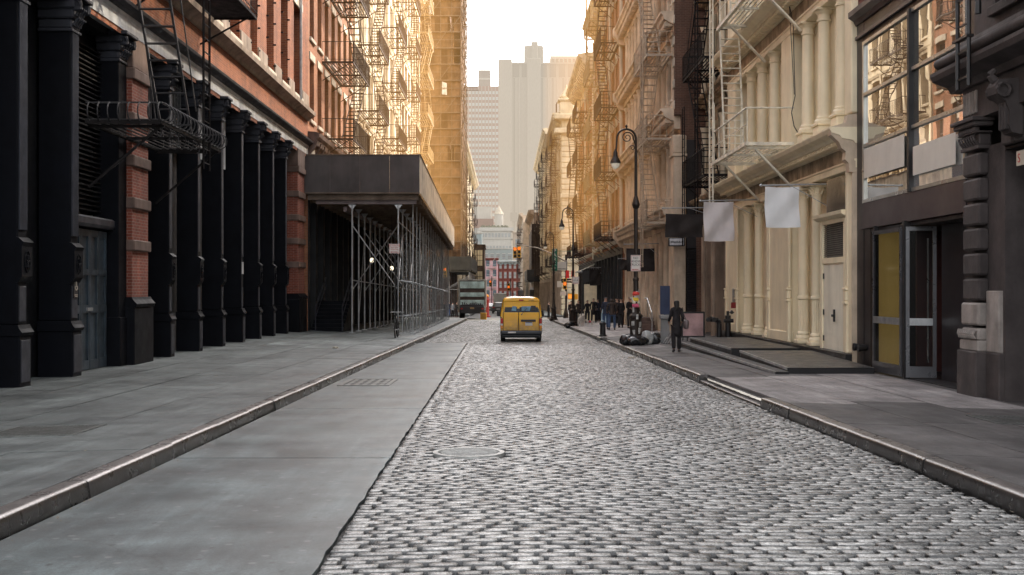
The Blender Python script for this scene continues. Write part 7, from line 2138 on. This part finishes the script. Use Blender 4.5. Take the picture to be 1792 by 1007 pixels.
    if hood:
        skin_obj('hood', [P(-.03, 0, 1.50), P(-.02, 0, 1.60), P(-.015, 0, 1.69)], [(0, 1), (1, 2)], [.12*k, .115*k, .095*k], hair, root)
    elif hair_long:
        skin_obj('hair', [P(-.015, 0, 1.70), P(-.03, 0, 1.60), P(-.07, 0, 1.46), P(-.08, 0, 1.34)], [(0, 1), (1, 2), (2, 3)], [.100*k, .102*k, .085*k, .055*k], hair, root)
    else:
        skin_obj('hair', [P(-.01, 0, 1.705), P(-.03, 0, 1.64)], [(0, 1)], [.094*k, .086*k], hair, root)
    return root, P, f, r
wool = M('black_wool', (.012, .010, .012), .9, .3, 6, .3, 60, streak=0)
wool2 = M('dark_brown_wool', (.050, .036, .030), .9, .3, 6, .3, 60, streak=0)
navyc = M('navy_coat', (.030, .036, .060), .85, .3, 6, .3, 60, streak=0)
denim = M('blue_denim', (.06, .10, .19), .85, .2, 8, .2, 60, streak=0)
darkt = M('dark_trousers', (.016, .015, .018), .85, .2, 8, .2, 60, streak=0)
hairb = M('black_hair', (.012, .009, .008), .6, .3, 12, .3, 80, streak=0)
hairg = M('grey_knit_cap', (.22, .24, .27), .9, .2, 12, .3, 60, streak=0)
hairr = M('brown_hair', (.05, .028, .016), .6, .3, 12, .3, 80, streak=0)
# the woman with the shoulder bag
x, y, z = at(1184, 617)
z = surf(x, y)
wr, P, f, r = person('woman in a long black coat and flared trousers walking away, grey bag on her shoulder', x, y, z, 1.62*(y/34.5), -4, wool, wool, hairb, step=.09, arm=(.10, -.04), long_coat=1, hair_long=True, elbow=.16, coatlen=.50)
bg = thing('shoulder_bag', 'grey leather shoulder bag hanging at the side of the woman in black', 'handbag', P(0, .27, .95))
b = MB(); k_ = 1
c = Vector(P(-.02, .30, .93)); A = [c+Vector((dx, dy, dz)) for dx, dy, dz in ()]
b.cbox(c.x-.055, c.x+.075, c.y-.19, c.y+.19, c.z-.15, c.z+.12, .04); b.build('pouch', M('grey_leather', (.16, .13, .13), .45, .2, 6, .2), bg, smooth=50)
b = MB(); b.path([(c.x, c.y-.13, c.z+.1), P(-.05, .21, 1.30), P(0, .19, 1.47), P(.07, .21, 1.30), (c.x, c.y+.13, c.z+.1)], .012, 5); b.build('strap', blackm, bg)
# group by the bollard
ppl = [
 (1060, 577, 1.74, 0, navyc, denim, hairg, dict(step=.10, arm=(.1, -.1)), 'person in a dark jacket and grey knit cap nearest the kerb'),
 (1071, 578, 1.66, 4, wool2, denim, wool2, dict(step=.08, hood=True, width=1.35, arm=(.05, .02)), 'broad hooded person in a bulky dark parka and blue jeans'),
 (1080, 574, 1.66, 0, wool, darkt, hairr, dict(step=.06, long_coat=1), 'person in a dark coat half hidden behind the hooded parka'),
 (1087, 574, 1.62, -6, wool, darkt, hairb, dict(step=.14, arm=(-.1, .12)), 'striding person in black on the building side of the walking group'),
 (1102, 575, 1.66, 150, wool, darkt, hairb, dict(step=.02, elbow=.4), 'person in black standing still at the handrail of the stoop, arms folded'),
 (1000, 566, 1.60, 10, wool, wool, hairb, dict(step=.05), 'dark figure on the road side of the middle lamp'),
 (1012, 565, 1.62, 0, wool2, darkt, hairr, dict(step=.06), 'dark figure just past the middle lamp, by the white dog'),
 (1028, 566, 1.60, -20, wool, darkt, hairb, dict(step=.04, width=1.2), 'dark figure in front of the black shopfront, holding the small dog'),
 (1039, 565, 1.72, 15, wool, wool, hairb, dict(step=.05, width=1.25, long_coat=1), 'tall dark figure in a long coat against the black shopfront'),
 (1046, 563, 1.66, 170, navyc, darkt, hairb, dict(step=.04), 'dark figure farthest back by the lit doorway'),
]
for (a, b_, H, hd, ct, tr, hr_, kw, lb) in ppl:
    x, y, z = at(a, b_); person(lb, x, y, surf(x, y), H, hd, ct, tr, hr_, group='people on the right pavement', **kw)
for i, (pxx, yy, H, ct, tr, lb) in enumerate(((778, 129, 1.7, wool, darkt, 'person in black under the second shed, nearest the wall'), (785, 127.5, 1.74, navyc, denim, 'person in navy under the second shed, second from the wall'), (792, 126, 1.65, hairg, darkt, 'person in a grey jacket under the second shed'), (799, 125, 1.7, wool, wool, 'person in black next to the lorry wheel'), (960, 112, 1.7, wool, darkt, 'person waiting past the far lamp, beside the taxi'), (996, 116, 1.7, wool2, darkt, 'person at the corner stone building'))):
    xx = (pxx-884)*yy/2000; person(lb, xx, yy, road_z(yy)+.0, H, 20*i, ct, tr, hairb, step=.05, group='people at the crossing')
# light blue bag / apron seen beside the group
x, y, z = at(1056, 574); cb = thing('shopping_bag', 'pale blue carrier bag held low on the kerb side of the walking group', 'bag', (x, y, z+.4))
b = MB(); b.add([(x-.16, y-.3, z+.3), (x+.16, y-.3, z+.3), (x+.16, y-.2, z+.3), (x-.16, y-.2, z+.3), (x-.12, y-.27, z+1.05), (x+.10, y-.27, z+1.05), (x+.10, y-.23, z+1.05), (x-.12, y-.23, z+1.05)], [(0, 3, 2, 1), (4, 5, 6, 7), (0, 1, 5, 4), (1, 2, 6, 5), (2, 3, 7, 6), (3, 0, 4, 7)]); b.build('sack', M('pale_blue_bag', (.38, .52, .60), .5, .1, 4, .2, streak=0), cb)
b = MB(); b.path([(x-.08, y-.25, z+1.05), (x-.02, y-.25, z+1.15), (x+.06, y-.25, z+1.05)], .012, 4); b.build('handle', blackm, cb)

def dog(label, x, y, z, L, hd, fur, fluff=1.0, jacket=None):
    root = thing('dog', label, 'dog', (x, y, z)); parent_root[0] = root
    k = L/.8; a = math.radians(hd); f = Vector((math.sin(a), math.cos(a), 0)); r = Vector((math.cos(a), -math.sin(a), 0)); o = Vector((x, y, z))
    def P(fw, rt, up): return tuple(o+f*fw*k+r*rt*k+Vector((0, 0, up*k)))
    q = fluff
    pts = [P(-.30, 0, .50), P(-.1, 0, .50), P(.15, 0, .49), P(.30, 0, .52), P(.40, 0, .66), P(.47, 0, .76), P(.60, 0, .73), P(.67, 0, .72)]
    rad = [.10*q*k, .12*q*k, .15*q*k, .13*q*k, .09*q*k, .085*q*k, .045*k, .03*k]; ed = [(i, i+1) for i in range(7)]
    for s_ in (-1, 1):
        n = len(pts); pts += [P(-.31, .09*s_, .40), P(-.22, .10*s_, .30), P(-.36, .10*s_, .17), P(-.33, .10*s_, .03), P(-.26, .10*s_, .02)]; rad += [.085*q*k, .06*q*k, .034*q*k, .030*q*k, .028*k]; ed += [(0, n), (n, n+1), (n+1, n+2), (n+2, n+3), (n+3, n+4)]
        n = len(pts); pts += [P(.24, .09*s_, .38), P(.23, .09*s_, .2), P(.25, .09*s_, .03), P(.31, .09*s_, .02)]; rad += [.06*q*k, .038*q*k, .032*q*k, .028*k]; ed += [(3, n), (n, n+1), (n+1, n+2), (n+2, n+3)]
        n = len(pts); pts += [P(.43, .06*s_, .83), P(.42, .08*s_, .88)]; rad += [.035*k, .012*k]; ed += [(5, n), (n, n+1)]
    n = len(pts); pts += [P(-.42, 0, .60), P(-.46, 0, .74), P(-.38, 0, .82)]; rad += [.05*q*k, .055*q*k, .04*q*k]; ed += [(0, n), (n, n+1), (n+1, n+2)]
    skin_obj('body', pts, ed, rad, fur, root, 2, 1)
    n_ = MB(); n_.tube(P(.69, 0, .725), P(.71, 0, .72), .02*k, 6)
    for s_ in (-1, 1): n_.tube(P(.545, .04*s_, .785), P(.56, .042*s_, .785), .012*k, 5)
    n_.build('nose_and_eyes', ink, root)
    if jacket: skin_obj('jacket', [P(-.2, 0, .51), P(0, 0, .50), P(.2, 0, .50)], [(0, 1), (1, 2)], [.14*k, .155*k, .17*k], jacket, root, 2, 1)
fur = M('white_fur', (.60, .55, .50), .95, .2, 14, .9, 70, streak=0)
x, y, z = at(1018, 571); dog('big fluffy white dog beside the middle lamp', x, y, surf(x, y), .72, 170, fur, 1.45)
x, y, z = at(1032, 570); dog('small pale dog wearing a red jacket', x, y, surf(x, y), .38, -100, fur, 1.2, M('red_jacket', (.40, .04, .06), .8))
# ------------------------------------------------------------------ camera, light, haze
cam = bpy.data.cameras.new('camera'); cam.sensor_width = 36; cam.lens = 2000/1792*36; cam.clip_end = 6000; cam.clip_start = .1
co = bpy.data.objects.new('camera', cam); COL.objects.link(co); co.location = (0, 0, CAM_Z); co.rotation_euler = (PI/2+.00125, 0, -.006); scn.camera = co
SUN_EL, SUN_AZ = math.radians(46), math.radians(58)     # azimuth from +Y towards +X
sd = Vector((math.sin(SUN_AZ)*math.cos(SUN_EL), math.cos(SUN_AZ)*math.cos(SUN_EL), math.sin(SUN_EL)))
sun = bpy.data.lights.new('sun', 'SUN'); sun.energy = 5.0; sun.angle = math.radians(.55); sun.color = (1, .84, .64)
so = bpy.data.objects.new('sun', sun); COL.objects.link(so); so.rotation_euler = (-sd).to_track_quat('-Z', 'Y').to_euler(); so.location = (30, 20, 50)
w = bpy.data.worlds.new('World'); scn.world = w; w.use_nodes = True
t = w.node_tree; t.nodes.clear()
out = t.nodes.new('ShaderNodeOutputWorld'); bg = t.nodes.new('ShaderNodeBackground'); sky = t.nodes.new('ShaderNodeTexSky')
sky.sky_type = 'NISHITA'; sky.sun_disc = False; sky.sun_elevation = SUN_EL; sky.sun_rotation = SUN_AZ; sky.air_density = 1.0; sky.dust_density = 4.0; sky.ozone_density = 1.0
hs = t.nodes.new('ShaderNodeHueSaturation'); hs.inputs['Saturation'].default_value = .30; hs.inputs['Value'].default_value = 6.2
mx = t.nodes.new('ShaderNodeMix'); mx.data_type = 'RGBA'; mx.blend_type = 'MULTIPLY'; mx.inputs[0].default_value = 1; mx.inputs[7].default_value = (1.04, 1.0, .95, 1)
t.links.new(sky.outputs[0], hs.inputs['Color']); t.links.new(hs.outputs[0], mx.inputs[6]); tc = t.nodes.new('ShaderNodeTexCoord')
def lobe(d, p, k):
    v = t.nodes.new('ShaderNodeVectorMath'); v.operation = 'DOT_PRODUCT'; t.links.new(tc.outputs['Generated'], v.inputs[0]); v.inputs[1].default_value = d
    a = t.nodes.new('ShaderNodeMath'); a.operation = 'MAXIMUM'; t.links.new(v.outputs['Value'], a.inputs[0]); a.inputs[1].default_value = 0
    b = t.nodes.new('ShaderNodeMath'); b.operation = 'POWER'; t.links.new(a.outputs[0], b.inputs[0]); b.inputs[1].default_value = p
    c_ = t.nodes.new('ShaderNodeMath'); c_.operation = 'MULTIPLY'; t.links.new(b.outputs[0], c_.inputs[0]); c_.inputs[1].default_value = k; return c_.outputs[0]
ad = t.nodes.new('ShaderNodeMath'); ad.operation = 'ADD'; t.links.new(lobe((.05, .96, .26), 5, 2.4), ad.inputs[0]); t.links.new(lobe((0, -.86, .5), 2, .62), ad.inputs[1])
a2 = t.nodes.new('ShaderNodeMath'); a2.operation = 'ADD'; t.links.new(ad.outputs[0], a2.inputs[0]); a2.inputs[1].default_value = .50
vm = t.nodes.new('ShaderNodeVectorMath'); vm.operation = 'SCALE'; t.links.new(mx.outputs[2], vm.inputs[0]); t.links.new(a2.outputs[0], vm.inputs['Scale'])
t.links.new(vm.outputs[0], bg.inputs[0]); bg.inputs[1].default_value = .13
t.links.new(bg.outputs[0], out.inputs[0])

def haze(name, x0, x1, y0, y1, z0, z1, col, emit, absb, label):  # volume emits its own colour instead of scattering sunlight
    m = bpy.data.materials.new(name); m.use_nodes = True; n = m.node_tree; n.nodes.clear()
    o_ = n.nodes.new('ShaderNodeOutputMaterial'); a = n.nodes.new('ShaderNodeVolumeAbsorption'); e = n.nodes.new('ShaderNodeEmission'); s_ = n.nodes.new('ShaderNodeAddShader')
    a.inputs['Color'].default_value = (0, 0, 0, 1); a.inputs['Density'].default_value = absb
    e.inputs['Color'].default_value = col+(1,); e.inputs['Strength'].default_value = emit
    n.links.new(a.outputs[0], s_.inputs[0]); n.links.new(e.outputs[0], s_.inputs[1]); n.links.new(s_.outputs[0], o_.inputs['Volume'])
    b = MB(); b.box(x0, x1, y0, y1, z0, z1); o = b.build(name, m); tag(o, label, 'haze', kind='stuff')
    return o
haze('distant_haze', -160, 160, 330, 700, -4.4, 260, (1.0, .87, .70), .0026, .0027, 'pale self-glowing haze lying over the distant towers')
haze('street_glow', -13, -3.2, 52, 108, 5.6, 46, (1.0, .50, .15), .0078, .0014, 'added golden glow along the upper storeys of the left street wall')  # two glowing volumes added along the facades for a warm lens flare
haze('street_glow', 3.8, 13.5, 50, 118, 5.0, 46, (1.0, .47, .12), .0068, .0014, 'added golden glow along the upper storeys of the right street wall')

scn.view_settings.view_transform = 'Standard'; scn.view_settings.look = 'None'; scn.view_settings.exposure = 0
scn.render.engine = 'CYCLES'
c = scn.cycles
c.max_bounces = 7; c.diffuse_bounces = 3; c.glossy_bounces = 3; c.transparent_max_bounces = 12; c.transmission_bounces = 3; c.volume_bounces = 0
c.use_denoising = True
try: c.denoiser = 'OPENIMAGEDENOISE'
except Exception: pass
c.sample_clamp_indirect = 6
c.use_adaptive_sampling = True; c.adaptive_threshold = .02
